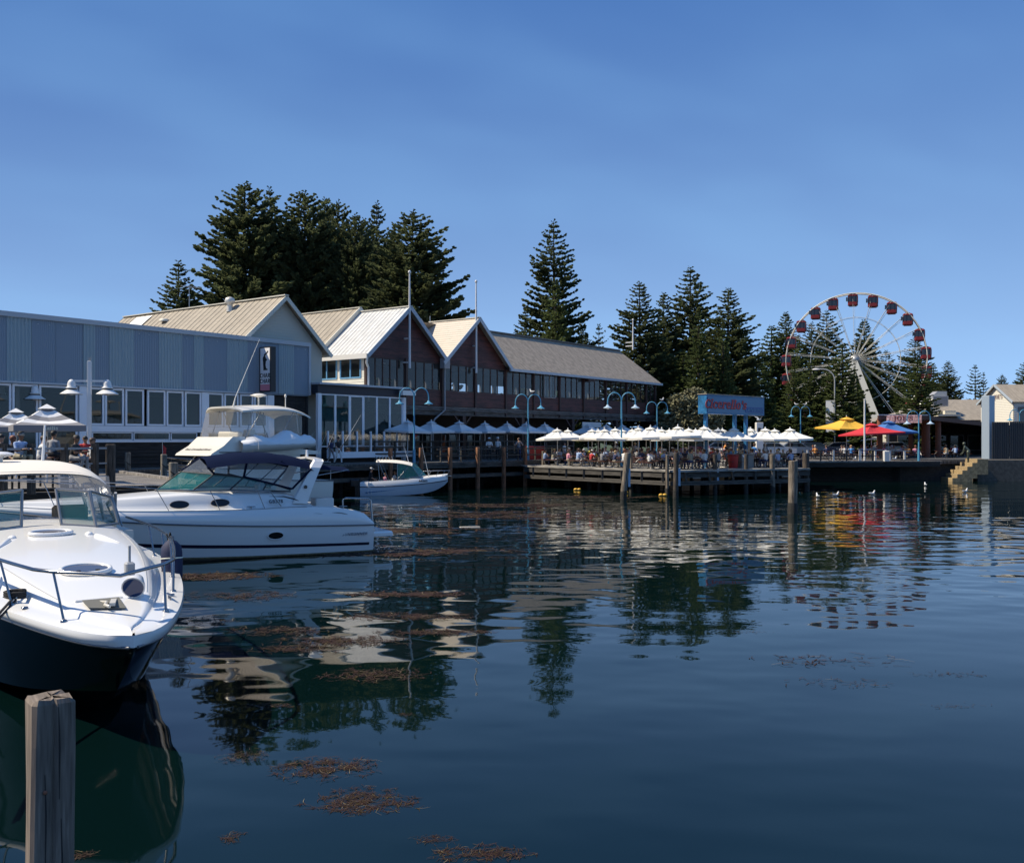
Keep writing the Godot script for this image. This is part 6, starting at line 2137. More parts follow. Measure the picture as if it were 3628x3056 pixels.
func porthole(parent: Node, at: Vector3, a: Vector3, b: Vector3, frame: Material, glass: Material, lift := 0.012) -> void:
	var n := a.cross(b).normalized() * lift
	var p := ellipse(at + n, a, b, 24)
	p.append(p[0])
	var o := piece("porthole", Geo.new().tube(Array(p), b.length() * 0.14, 6, false).mesh(), frame, parent)
	var g := Geo.new()
	g.fan(ellipse(at + n * 1.2, a * 0.95, b * 0.95, 24), true)
	piece("pane", g.mesh(), glass, o)

# ---- the near cruiser with the black hull; local x from the bow tip (0) back (negative), z to starboard
func big_boat() -> void:
	var turn := -0.9826   # bow towards the camera and to the right
	var b := thing("cabin_cruiser", "big white cabin cruiser with a black hull and bow rail, nearest on the left", "boat", Vector3(-4.31, 0, -10.93), turn)
	b.scale = Vector3.ONE * 0.94
	var white := gel()
	var black := mat("black hull gelcoat", lin(0.003, 0.003, 0.004), 0.06, {"spec": 0.38})
	var chrome := steel()
	var xs := [-14.0, -11.0, -8.5, -6.5, -4.8, -3.4, -2.2, -1.2, -0.5, -0.12, 0.0]
	var sb := [1.95, 1.98, 1.98, 1.90, 1.72, 1.46, 1.16, 0.84, 0.52, 0.22, 0.0]
	var sy := [1.62, 1.62, 1.62, 1.62, 1.61, 1.59, 1.55, 1.51, 1.47, 1.45, 1.45]
	var lb := [1.93, 1.96, 1.96, 1.87, 1.68, 1.41, 1.10, 0.78, 0.46, 0.16, 0.0]
	var ly := []
	for y in sy:
		ly.append(y - 0.15)
	var cb := [1.62, 1.62, 1.58, 1.45, 1.22, 0.92, 0.58, 0.26, 0.06, 0.0, 0.0]
	var cy := [0.02, 0.03, 0.06, 0.10, 0.16, 0.25, 0.40, 0.62, 0.92, 1.15, 1.22]
	var kb := [0.0, 0.0, 0.0, 0.0, 0.0, 0.0, 0.0, 0.0, 0.0, 0.0, 0.0]
	var ky := [-0.5, -0.5, -0.5, -0.5, -0.45, -0.25, 0.05, 0.45, 0.88, 1.15, 1.22]
	var hull := Geo.new()
	var lip := Geo.new()
	for s in [-1.0, 1.0]:
		for g in [hull_grid(xs, cb, cy, lb, ly, 70, 8, s, 0.02), hull_grid(xs, kb, ky, cb, cy, 70, 4, s)]:
			hull.v.append_array(g.v); hull.n.append_array(g.n); hull.uv.append_array(g.uv); hull.c.append_array(g.c)
		var lb2 := []
		for v in lb:
			lb2.append(v + 0.025 * minf(1.0, v * 4.0))
		for g in [hull_grid(xs, lb2, ly, sb, sy, 70, 3, s, 0.03)]:
			lip.v.append_array(g.v); lip.n.append_array(g.n); lip.uv.append_array(g.uv); lip.c.append_array(g.c)
		var under := hull_grid(xs, lb, ly, lb2, ly, 70, 1, s)
		lip.v.append_array(under.v); lip.n.append_array(under.n); lip.uv.append_array(under.uv); lip.c.append_array(under.c)
	part("hull", hull, black, b)
	part("gunwale", lip, white, b)
	for s in [-1.0, 1.0]:
		piece("rub_rail", strip(xs, lb, ly, -14.0, -0.02, 0.022, 0.02, s, 70).mesh(), mat("grey rub rail", lin(0.16, 0.16, 0.17), 0.3, {"metal": 0.5}), b)
	# foredeck: side deck, step up to the raised cabin top, crown
	var hx := [-9.6, -8.2, -7.2, -5.5, -4.0, -2.8, -1.9, -1.1, -0.5, -0.12, 0.0]
	var hh := [0.60, 0.59, 0.54, 0.43, 0.33, 0.23, 0.15, 0.08, 0.04, 0.02, 0.0]
	var rows := []
	for k in 61:
		var x := lerpf(-9.4, -0.01, k / 60.0)
		var w := spl(xs, sb, x)
		var y := spl(xs, sy, x)
		var h := spl(hx, hh, x)
		var r := PackedVector3Array()
		var inw := maxf(0.0, w - 0.34)
		var prof := [[1.0, -0.015], [0.985, 0.03], [0.955, 0.045]]
		for j in range(-12, 13):
			var t := absf(j) / 12.0
			var z: float
			var yy: float
			if t > 0.84:
				var q := (1.0 - t) / 0.16
				z = lerpf(w, inw, q)
				yy = y + 0.045 * minf(1.0, q * 4.0) - 0.02 * q
			elif t > 0.62:
				var q := (0.84 - t) / 0.22
				z = lerpf(inw, inw * 0.84, q)
				yy = y + 0.025 + h * 0.80 * smoothstep(0.0, 1.0, q)
			else:
				var q := t / 0.62
				z = inw * 0.84 * q
				yy = y + 0.025 + h * (0.80 + 0.20 * (1.0 - q * q))
			r.append(Vector3(x, yy, z * signf(j)))
		rows.append(r)
	part("foredeck", Geo.new().grid(rows, false, false), white, b)
	var top := func(x: float, z: float) -> float:
		var inw: float = maxf(0.05, spl(xs, sb, x) - 0.34) * 0.84
		var q := minf(1.0, absf(z) / inw)
		return spl(xs, sy, x) + 0.025 + spl(hx, hh, x) * (0.80 + 0.20 * (1.0 - q * q))
	var deck_at := func(x: float, z: float) -> Vector3: return Vector3(x, top.call(x, z), z)
	# hatches
	var tint := mat("smoked hatch glass", lin(0.06, 0.065, 0.10), 0.06)
	for q in [[-6.5, 0.0, 0.24, 0.34], [-3.15, 0.0, 0.30, 0.34]]:
		var c: Vector3 = deck_at.call(q[0], q[1]) + Vector3(0, 0.03, 0)
		var sl: float = (top.call(q[0] + 0.2, 0) - top.call(q[0] - 0.2, 0)) / 0.4
		var ax := Vector3(1, sl, 0).normalized()
		var ring := ellipse(c, Vector3(0, 0, -q[3]), ax * q[2], 28)
		ring.append(ring[0])
		var ho := piece("deck_hatch", Geo.new().tube(Array(ring), 0.035, 8, false).mesh(), white, b)
		var g := Geo.new()
		g.fan(ellipse(c + Vector3(0, 0.012, 0), Vector3(0, 0, q[3]), ax * q[2], 28), true)
		piece("hatch_glass", g.mesh(), tint, ho)
		var hg := Geo.new()
		for z in [-0.13, 0.13]:
			hg.box(c + Vector3(0.2, 0.0, z), Vector3(0.07, 0.03, 0.05))
		piece("hatch_hinge", hg.mesh(), mat("black sign frame", Color.WHITE), ho)
	for s in [-1.0, 1.0]:
		var v0: Vector3 = deck_at.call(-6.45, s * 0.62)
		piece("deck_vent", Geo.new().ball(v0, Vector3(0.11, 0.05, 0.07), 12, 6).mesh(), white, b)
		var vp := []
		for k in 6:
			vp.append(deck_at.call(-6.2 + k * 0.14, s * (0.70 + 0.05 * k)) + Vector3(0, 0.008, 0))
		piece("deck_moulding", Geo.new().tube(vp, [0.045, 0.05, 0.042, 0.03, 0.018, 0.004], 8).mesh(), white, b)
		var sm := []
		for k in 15:
			var x := -6.9 + k * 0.36
			sm.append(deck_at.call(x, s * (spl(xs, sb, x) - 0.34) * 0.80) + Vector3(0, 0.002, 0))
		piece("deck_seam", Geo.new().tube(sm, 0.006, 4).mesh(), mat("pale grey post base", Color.WHITE), b)
		piece("fuel_cap", Geo.new().lathe([Vector2(0.045, -0.01), Vector2(0.04, 0.008), Vector2(0.0, 0.010)], Vector3(-2.0, spl(xs, sy, -2.0) + 0.05, s * 0.95), 12).mesh(), chrome, b)
	# anchor locker with its chain, near the bow
	var lc: Vector3 = deck_at.call(-1.25, 0.08)
	var lg := Geo.new()
	lg.prism(PackedVector2Array([Vector2(-0.34, -0.22), Vector2(0.20, -0.20), Vector2(0.05, 0.22), Vector2(-0.34, 0.24)]), 0, 0.012)
	piece("anchor_locker", lg.mesh(), mat("grey locker inside", lin(0.12, 0.12, 0.105), 0.7), b, Transform3D(Basis(Vector3(1, -0.12, 0), Vector3(0, 0, 1), Vector3(0.12, 1, 0)), lc + Vector3(0.05, 0.012, 0.0)))
	var cl := Geo.new()
	cl.tube([lc + Vector3(-0.25, 0.03, 0.05), lc + Vector3(-0.05, 0.05, -0.02), lc + Vector3(0.15, 0.045, 0.04), lc + Vector3(0.24, 0.035, 0.0)], 0.022, 6)
	cl.bar(lc + Vector3(-0.2, 0.045, -0.14), lc + Vector3(0.2, 0.05, -0.04), 0.07, 0.04)
	piece("anchor", cl.mesh(), mat("galvanised vent", Color.WHITE), b)
	piece("locker_lid", Geo.new().cbox(Vector3(-0.03, 0, -0.30), Vector3(0.03, 0.04, 0.30), 0.008).mesh(), white, b, Transform3D(Basis(), lc + Vector3(-0.36, 0.02, 0.02)))
	# spotlight and horn on the port side of the bow
	var sp: Vector3 = deck_at.call(-1.72, -0.42)
	var sg := Geo.new()
	sg.lathe([Vector2(0.09, -0.02), Vector2(0.07, 0.04), Vector2(0.06, 0.16), Vector2(0.0, 0.17)], sp, 12)
	sg.tube([sp + Vector3(-0.02, 0.2, 0), sp + Vector3(0.10, 0.17, 0.06), sp + Vector3(0.2, 0.13, 0.1)], [0.09, 0.135, 0.155], 16)
	var so := piece("spotlight", sg.mesh(), white, b)
	var sn := Vector3(0.1, -0.04, 0.04).normalized()
	var s1 := sn.cross(Vector3.UP).normalized()
	var lens := Geo.new()
	lens.fan(ellipse(sp + Vector3(0.2, 0.13, 0.1) + sn * 0.012, s1 * 0.135, s1.cross(sn) * -0.135, 20), false)
	piece("lens", lens.mesh(), mat("blue lens glass", lin(0.012, 0.03, 0.10), 0.05), so)
	piece("rail_lamp", Geo.new().cbox(sp + Vector3(0.28, 0.33, 0.12), sp + Vector3(0.42, 0.5, 0.24), 0.02).tube([sp + Vector3(0.35, 0.5, 0.18), sp + Vector3(0.35, 0.72, 0.18)], 0.018, 6).mesh(), mat("pale grey post base", Color.WHITE), b)
	# bow rail
	var rail := []
	for k in range(0, 41):
		var t := k / 40.0
		var a := lerpf(-1.0, 1.0, t)
		var s := signf(a)
		var x := -0.75 - 8.2 * pow(absf(a), 1.35)
		var w := spl(xs, sb, x) - 0.10 - 0.10 * absf(a)
		var rx := x
		if absf(a) < 0.18:
			w *= smoothstep(0.0, 0.18, absf(a)) * 0.45 + 0.55 * absf(a) / 0.18
		rail.append(Vector3(rx, spl(xs, sy, x) + 0.60 - 0.02 * absf(a), s * w))
	piece("bow_rail", Geo.new().tube(rail, 0.026, 8).mesh(), chrome, b)
	for s in [-1.0, 1.0]:
		for k in [3, 7, 10, 13, 16]:
			var head: Vector3 = rail[20 + int(s) * k]
			var fx := head.x + 0.38
			var foot := Vector3(fx, spl(xs, sy, fx) + 0.03, s * maxf(0.1, spl(xs, sb, fx) - 0.14))
			piece("stanchion", Geo.new().tube([foot, head], 0.017, 6).mesh(), chrome, b)
			piece("stanchion_foot", Geo.new().lathe([Vector2(0.045, -0.01), Vector2(0.04, 0.015), Vector2(0.02, 0.025), Vector2(0.0, 0.03)], foot, 10).mesh(), chrome, b)
	# cleats
	for q in [[-2.55, 1.0], [-1.75, -0.86]]:
		var c := Vector3(q[0], spl(xs, sy, q[0]) + 0.05, q[1])
		var g := Geo.new()
		g.tube([c + Vector3(-0.13, 0.05, 0), c + Vector3(0, 0.045, 0), c + Vector3(0.13, 0.05, 0)], [0.014, 0.02, 0.014], 6)
		g.tube([c + Vector3(-0.04, -0.03, 0), c + Vector3(-0.04, 0.045, 0)], 0.014, 6)
		g.tube([c + Vector3(0.04, -0.03, 0), c + Vector3(0.04, 0.045, 0)], 0.014, 6)
		piece("cleat", g.mesh(), chrome, b)
	# windscreen: three panes a side with a walk-through gap
	var green := mat("green tinted screen", lin(0.02, 0.16, 0.145, 0.45), 0.03)
	var alu := mat("grey screen frame", lin(0.30, 0.29, 0.28), 0.4, {"metal": 0.6})
	var pts := [[-7.62, 0.34, 0.66], [-7.45, 0.92, 0.66], [-8.35, 1.50, 0.52], [-9.6, 1.66, 0.30]]
	for s in [-1.0, 1.0]:
		for k in 3:
			var p0: Array = pts[k]
			var p1: Array = pts[k + 1]
			var a := Vector3(p0[0], top.call(p0[0], p0[1]) + 0.01, s * p0[1])
			var c := Vector3(p1[0], top.call(p1[0], p1[1]) + 0.01, s * p1[1])
			var at := a + Vector3(-0.32, p0[2], -s * 0.05)
			var ct := c + Vector3(-0.32, p1[2], -s * 0.08)
			var fg := Geo.new()
			for e in [[a, c], [at, ct], [a, at], [c, ct]]:
				fg.tube([e[0], e[1]], 0.028, 6)
			var fo := piece("windscreen", fg.mesh(), alu, b)
			var pg := Geo.new()
			pg.quad(a, c, ct, at)
			piece("pane", pg.mesh(), green, fo)
	# cockpit: floor, sides, seats, dash
	var tan := mat("tan upholstery", lin(0.33, 0.26, 0.19), 0.6)
	var ck := Geo.new()
	ck.bx(Vector3(-13.9, 0.7, -1.5), Vector3(-8.6, 0.78, 1.5))
	ck.bx(Vector3(-13.9, 0.78, -1.85), Vector3(-8.6, 1.75, -1.55))
	ck.bx(Vector3(-13.9, 0.78, 1.55), Vector3(-8.6, 1.75, 1.85))
	ck.bx(Vector3(-9.1, 0.78, -1.5), Vector3(-8.5, 1.9, -0.45))
	ck.bx(Vector3(-9.1, 0.78, 0.45), Vector3(-8.5, 1.9, 1.5))
	part("cockpit", ck, mat("cream moulding", lin(0.60, 0.57, 0.50), 0.4), b)
	for q in [[-10.3, -0.95], [-10.3, 0.95]]:
		piece("seat", Geo.new().cbox(Vector3(-0.28, 0.78, -0.34), Vector3(0.28, 1.45, 0.34), 0.06).cbox(Vector3(-0.34, 1.45, -0.36), Vector3(-0.16, 2.2, 0.36), 0.06).mesh(), tan, b, Transform3D(Basis(), Vector3(q[0], 0, q[1])))
	# hood: cream canvas top on bows with clear side curtains
	var canvas := mat("cream hood canvas", lin(0.68, 0.64, 0.57), 0.75)
	var hr := []
	for k in 13:
		var t := k / 12.0
		var x := lerpf(-13.4, -9.2, t)
		var r := PackedVector3Array()
		for j in range(-10, 11):
			var u := j / 10.0
			var y := 3.20 - 0.10 * u * u - 0.42 * pow(absf(u), 7.0) - 0.16 * pow(absf(t * 2 - 1), 3.0) - 0.10 * t
			r.append(Vector3(x, y, u * 1.62))
		hr.append(r)
	part("hood", Geo.new().grid(hr, false, false), canvas, b)
	var lin_ := []
	for r in hr:
		var r2 := PackedVector3Array()
		for p in r:
			r2.append(p - Vector3(0, 0.025, 0))
		lin_.append(r2)
	part("hood_lining", Geo.new().grid(lin_, false, true), canvas, b)
	var clear := mat("clear vinyl curtain", lin(0.55, 0.53, 0.50, 0.22), 0.06)
	for s in [-1.0, 1.0]:
		var cg := Geo.new()
		cg.quad(Vector3(-13.2, 1.75, s * 1.75), Vector3(-11.3, 1.78, s * 1.76), Vector3(-11.3, 2.7, s * 1.63), Vector3(-13.2, 2.55, s * 1.63))
		cg.quad(Vector3(-11.25, 1.78, s * 1.76), Vector3(-9.7, 1.95, s * 1.70), Vector3(-9.25, 2.45, s * 1.62), Vector3(-11.25, 2.7, s * 1.63))
		piece("side_curtain", cg.mesh(), clear, b)
		var sg2 := Geo.new()
		for e in [[Vector3(-13.2, 1.75, s * 1.76), Vector3(-13.2, 2.6, s * 1.64)], [Vector3(-11.27, 1.78, s * 1.77), Vector3(-11.27, 2.72, s * 1.64)], [Vector3(-9.7, 1.95, s * 1.71), Vector3(-9.25, 2.5, s * 1.63)]]:
			sg2.tube(e, 0.03, 6)
		piece("curtain_seam", sg2.mesh(), mat("pale grey post base", Color.WHITE), b)
	var fg2 := Geo.new()
	fg2.quad(Vector3(-8.7, 2.35, -1.45), Vector3(-8.7, 2.35, -0.5), Vector3(-9.25, 2.95, -0.5), Vector3(-9.25, 2.85, -1.5))
	part("front_curtain", fg2, clear, b)
	var bows := Geo.new()
	for x in [-13.2, -11.3, -9.35]:
		var p := []
		for j in range(-10, 11):
			var u := j / 10.0
			p.append(Vector3(x, 3.14 - 0.10 * u * u - 0.42 * pow(absf(u), 7.0) - 0.16 * pow(absf((x + 11.3) / 2.1), 3.0) - 0.05, u * 1.58))
		p.append(Vector3(x + 0.3, 1.8, 1.72))
		p.push_front(Vector3(x + 0.3, 1.8, -1.72))
		bows.tube(p, 0.018, 6)
	part("hood_bow", bows, chrome, b)
	# two mushroom antennas and a stub mast on the hood
	for q in [[-11.0, 0.35], [-10.4, 0.95]]:
		piece("dome_antenna", Geo.new().lathe([Vector2(0.05, -0.05), Vector2(0.045, 0.12), Vector2(0.10, 0.15), Vector2(0.27, 0.19), Vector2(0.27, 0.215), Vector2(0.14, 0.255), Vector2(0.0, 0.265)], Vector3(q[0], 3.1, q[1]), 18).mesh(), white, b)
	piece("whip_base", Geo.new().tube([Vector3(-11.6, 3.1, -0.55), Vector3(-11.6, 3.95, -0.6)], [0.035, 0.022], 8).mesh(), white, b)
	for nm in ["cockpit", "seat", "seat_001", "hood", "hood_lining", "hood_bow", "side_curtain", "side_curtain_001", "curtain_seam", "curtain_seam_001", "front_curtain", "dome_antenna", "dome_antenna_001", "whip_base"]:
		b.get_node(nm).position.y += 0.2
	# fender over the port bow rail: rests on the boat, its own thing
	var at := b.transform
	var fp: Vector3 = at * Vector3(-4.2, 1.42, -1.52)
	var fe := thing("fender", "blue boat fender hanging on the far bow rail of the black-hulled cruiser", "fender", fp, turn)
	fe.scale = Vector3.ONE * 0.98
	fe.rotation.z = 0.12
	part("body", Geo.new().lathe([Vector2(0.03, 0.02), Vector2(0.10, 0.03), Vector2(0.155, 0.10), Vector2(0.165, 0.3), Vector2(0.165, 0.5), Vector2(0.15, 0.60), Vector2(0.08, 0.68), Vector2(0.04, 0.70)], Vector3.ZERO, 18), mat("navy fender cover", lin(0.010, 0.016, 0.055), 0.75), fe)
	part("end_cap", Geo.new().lathe([Vector2(0.05, 0.69), Vector2(0.045, 0.76), Vector2(0.0, 0.77)], Vector3.ZERO, 10), mat("grey sash", Color.WHITE), fe)
	part("rope", Geo.new().tube([Vector3(0, 0.76, 0), Vector3(0.03, 0.82, 0.02), Vector3(-0.03, 0.70, 0.05), Vector3(0.02, 0.80, 0.07)], 0.014, 6), mat("black rope", Color.WHITE), fe)
	part("cord", Geo.new().lathe([Vector2(0.168, 0.40), Vector2(0.175, 0.41), Vector2(0.168, 0.42)], Vector3.ZERO, 18), mat("pale lettering", Color.WHITE), fe)
	# black mooring rope from the rail and cleat down to the left
	var rope := mat("black rope", Color.WHITE)
	var r1 := thing("mooring_rope", "black mooring rope looped from the bow rail round the cleat of the black-hulled cruiser", "rope")
	var c0: Vector3 = at * Vector3(-2.55, 1.68, 1.0)
	var p0: Vector3 = at * Vector3(-3.9, 2.18, 1.32)
	var lp := []
	for k in 11:
		var t := k / 10.0
		lp.append(p0.lerp(c0, t) + Vector3(0, -0.42 * sin(PI * t) * (1 - t * 0.5), 0) + Vector3(0.05 * sin(t * 9), 0, 0.04 * cos(t * 7)))
	part("loop", Geo.new().tube(lp, 0.018, 6), rope, r1)
	var lp2 := []
	for k in 9:
		var t := k / 8.0
		lp2.append(p0.lerp(at * Vector3(-3.35, 1.66, 1.16), t) + Vector3(0.03 * sin(t * 6), 0, 0.03))
	part("hanging_end", Geo.new().tube(lp2, 0.018, 6), rope, r1)
	var coil := []
	for k in 22:
		coil.append(c0 + Vector3(0.13 * cos(k * 0.9), -0.02 + 0.004 * k, 0.10 * sin(k * 0.9)))
	part("coil", Geo.new().tube(coil, 0.02, 6), rope, r1)
	var r2 := []
	var far := P(-420, 1.5, 9.0)
	for k in 11:
		var t := k / 10.0
		r2.append(c0.lerp(far, t) + Vector3(0, -0.25 * sin(PI * t), 0))
	part("line", Geo.new().tube(r2, 0.018, 6), rope, r1)
	var r3 := []
	for q in r2:
		r3.append(q + Vector3(0.03, -0.05, 0.05))
	part("line", Geo.new().tube(r3, 0.016, 6), rope, r1)

# ---- white sport cruiser with the navy canopy; local x from the transom (0) to the bow, z to starboard, its port side faces the camera
func sport_cruiser() -> void:
	var b := thing("sport_cruiser", "white sport cruiser with a navy canopy and raked arch, lying stern-right behind the nearest boat", "boat", Vector3(-5.09, 0, -32.03), 3.619)
	var white := gel()
	var chrome := steel()
	var navy := mat("navy canvas", lin(0.007, 0.012, 0.034), 0.9, {"spec": 0.1})
	var xs := [0.0, 0.4, 2.0, 4.0, 6.0, 7.6, 9.0, 10.1, 10.8, 11.1]
	var rb := [1.46, 1.52, 1.62, 1.68, 1.64, 1.48, 1.12, 0.62, 0.22, 0.0]
	var ry := [0.86, 0.87, 0.92, 1.00, 1.12, 1.25, 1.38, 1.50, 1.58, 1.62]
	var cb := [1.34, 1.38, 1.44, 1.44, 1.30, 1.02, 0.62, 0.22, 0.02, 0.0]
	var cy := [0.02, 0.02, 0.03, 0.05, 0.10, 0.18, 0.32, 0.62, 1.05, 1.40]
	var kb := [0.0, 0.0, 0.0, 0.0, 0.0, 0.0, 0.0, 0.0, 0.0, 0.0]
	var ky := [-0.4, -0.4, -0.45, -0.5, -0.45, -0.35, -0.1, 0.45, 1.05, 1.40]
	var tb := [1.36, 1.44, 1.54, 1.60, 1.56, 1.40, 1.05, 0.56, 0.18, 0.0]
	var ty := [0.95, 1.27, 1.50, 1.49, 1.51, 1.55, 1.62, 1.68, 1.71, 1.71]
	var hull := Geo.new()
	var upper := Geo.new()
	for s in [-1.0, 1.0]:
		for g in [hull_grid(xs, cb, cy, rb, ry, 60, 8, s, 0.03), hull_grid(xs, kb, ky, cb, cy, 60, 4, s)]:
			hull.v.append_array(g.v); hull.n.append_array(g.n); hull.uv.append_array(g.uv); hull.c.append_array(g.c)
		for g in [hull_grid(xs, rb, ry, tb, ty, 60, 5, s, 0.05)]:
			upper.v.append_array(g.v); upper.n.append_array(g.n); upper.uv.append_array(g.uv); upper.c.append_array(g.c)
	hull.quad(Vector3(0, -0.4, 0.9), Vector3(0, -0.4, -0.9), Vector3(0, 0.86, -1.46), Vector3(0, 0.86, 1.46))
	upper.quad(Vector3(0.0, 0.86, 1.46), Vector3(0.0, 0.86, -1.46), Vector3(0.45, 1.28, -1.44), Vector3(0.45, 1.28, 1.44))
	part("hull", hull, white, b)
	part("topside", upper, white, b)
	for s in [-1.0, 1.0]:
		piece("rub_rail", strip(xs, rb, ry, 0.0, 11.08, 0.026, 0.01, s, 60).mesh(), mat("grey rub rail", Color.WHITE), b)
		for q in [[1.0, 0.10], [3.9, 0.10], [8.2, 0.08]]:
			var cy2 := spl(xs, ty, q[0]) + 0.03
			var cz: float = s * (spl(xs, tb, q[0]) - q[1])
			piece("cleat", Geo.new().tube([Vector3(q[0] - 0.13, cy2 + 0.05, cz), Vector3(q[0], cy2 + 0.045, cz), Vector3(q[0] + 0.13, cy2 + 0.05, cz)], [0.012, 0.02, 0.012], 6).tube([Vector3(q[0], cy2 - 0.03, cz), Vector3(q[0], cy2 + 0.04, cz)], 0.02, 6).mesh(), chrome, b)
		piece("waterline_scum", strip(xs, cb, cy, 0.0, 8.2, 0.035, 0.012, s, 50).mesh(), mat("waterline scum", lin(0.16, 0.13, 0.07), 0.8, {"tex": "scum", "scale": 1.2}), b)
		piece("hull_seam", strip(xs, rb, ry, 0.1, 10.6, 0.008, 0.035, s, 50).mesh(), mat("grey rub rail", Color.WHITE), b)
		# boot stripe just above the water
		var sg := Geo.new()
		for k in 40:
			var x0 := 0.15 + k * 0.21
			var x1 := x0 + 0.21
			var q := []
			for e in [[x0, 0.0], [x1, 0.0], [x1, 1.0], [x0, 1.0]]:
				var x: float = e[0]
				var t: float = lerpf(0.24, 0.34, e[1]) + 0.012 * x
				var yy := lerpf(spl(xs, cy, x), spl(xs, ry, x), t)
				q.append(Vector3(x, yy, s * (lerpf(spl(xs, cb, x), spl(xs, rb, x), t) + 0.03 * sin(PI * t) + 0.006)))
			sg.quad(q[0], q[1], q[2], q[3])
		piece("boot_stripe", sg.mesh(), mat("navy stripe", lin(0.008, 0.010, 0.03), 0.3), b)
		piece("knuckle_line", strip(xs, tb, ty, 2.2, 10.6, 0.012, 0.004, s, 50).mesh(), mat("pale grey post base", Color.WHITE), b)
	# cabin trunk and foredeck
	var dx := [2.0, 2.4, 2.8, 4.0, 5.5, 6.6, 7.7, 9.0, 10.2, 10.9]
	var dh := [0.02, 0.28, 0.47, 0.54, 0.55, 0.47, 0.36, 0.24, 0.13, 0.03]
	var rows := []
	var ring := func(x: float) -> PackedVector3Array:
		var w := spl(xs, tb, x)
		var y := spl(xs, ty, x)
		var h := spl(dx, dh, x)
		var r := PackedVector3Array()
		for j in range(-12, 13):
			var t := absf(j) / 12.0
			var z: float
			var yy: float
			if t > 0.86:
				z = lerpf(w, maxf(0.0, w - 0.13), (1.0 - t) / 0.14)
				yy = y + 0.015 * (1.0 - t) / 0.14
			elif t > 0.6:
				var q := (0.86 - t) / 0.26
				z = lerpf(maxf(0.0, w - 0.13), maxf(0.0, w - 0.13) * 0.83, q)
				yy = y + 0.015 + h * 0.86 * smoothstep(0.0, 1.0, q)
			else:
				var q := t / 0.6
				z = maxf(0.0, w - 0.13) * 0.83 * q
				yy = y + 0.015 + h * (0.86 + 0.14 * (1 - q * q))
			r.append(Vector3(x, yy, z * signf(j)))
		return r
	for k in 41:
		rows.append(ring.call(lerpf(5.5, 10.98, k / 40.0)))
	part("foredeck", Geo.new().grid(rows), white, b)
	for s in [-1.0, 1.0]:
		var cr := []
		for k in 31:
			var x := lerpf(0.42, 5.5, k / 30.0)
			var r := PackedVector3Array()
			if x >= 2.0:
				var full: PackedVector3Array = ring.call(x)
				for j in 9:
					r.append(full[24 - j] if s > 0 else full[j])
			else:
				var w := spl(xs, tb, x)
				var y := spl(xs, ty, x)
				for j in 9:
					r.append(Vector3(x, y + 0.02 * sin(PI * j / 8.0), s * (w - 0.30 * j / 8.0)))
			r.append(Vector3(x, 0.7, r[8].z))
			cr.append(r)
		piece("coaming", Geo.new().grid(cr, false, s < 0).mesh(), white, b)
	var ck := Geo.new()
	ck.bx(Vector3(0.4, 0.55, -1.2), Vector3(5.5, 0.62, 1.2))
	ck.bx(Vector3(5.35, 0.62, -1.15), Vector3(5.5, 2.0, 1.15))
	part("cockpit", ck, mat("cream moulding", Color.WHITE), b)
	part("seat", Geo.new().cbox(Vector3(3.4, 0.62, -1.0), Vector3(4.1, 1.5, -0.2), 0.06).cbox(Vector3(3.35, 1.5, -1.0), Vector3(3.55, 2.25, -0.3), 0.06).cbox(Vector3(0.9, 0.62, -1.0), Vector3(1.5, 1.35, 1.0), 0.06), white, b)
	# windscreen
	var green := mat("green tinted screen", Color.WHITE)
	var frame := mat("dark screen frame", lin(0.04, 0.04, 0.045), 0.4, {"metal": 0.5})
	for s in [-1.0, 1.0]:
		var prof := [[2.65, 1.98, 1.30, 2.65, 2.03, 1.30], [3.5, 2.03, 1.30, 3.35, 2.28, 1.25], [4.5, 2.06, 1.28, 4.05, 2.44, 1.18], [5.55, 2.06, 1.12, 4.9, 2.54, 1.04], [6.45, 2.04, 0.0, 5.7, 2.60, 0.0]]
		for k in 4:
			var p: Array = prof[k]
			var q: Array = prof[k + 1]
			var a := Vector3(p[0], p[1], s * p[2])
			var c := Vector3(q[0], q[1], s * q[2])
			var at := Vector3(p[3], p[4], s * p[5])
			var ct := Vector3(q[3], q[4], s * q[5])
			var fg := Geo.new()
			for e in [[a, c], [at, ct], [c, ct]]:
				fg.tube([e[0], e[1]], 0.022, 6)
			var fo := piece("windscreen", fg.mesh(), frame, b)
			var pg := Geo.new()
			pg.quad(a, c, ct, at)
			piece("pane", pg.mesh(), green, fo)
	# canopy with clear curtains
	var cr2 := []
	for k in 15:
		var t := k / 14.0
		var x := lerpf(5.15, 1.95, t)
		var r := PackedVector3Array()
		for j in range(-10, 11):
			var u := j / 10.0
			var y: float = [3.02, 3.16, 3.19, 3.12, 2.94][int(minf(3.99, t * 4))]
			y = spl([0.0, 0.25, 0.5, 0.75, 1.0], [3.02, 3.15, 3.19, 3.12, 2.94], t)
			r.append(Vector3(x, y - 0.06 * u * u - 0.26 * pow(absf(u), 6.0) + 0.012 * sin(k * 1.7), u * 1.38))
		cr2.append(r)
	part("canopy", Geo.new().grid(cr2), navy, b)
	var clear := mat("clear vinyl", lin(0.35, 0.38, 0.42, 0.20), 0.05)
	var seam := Geo.new()
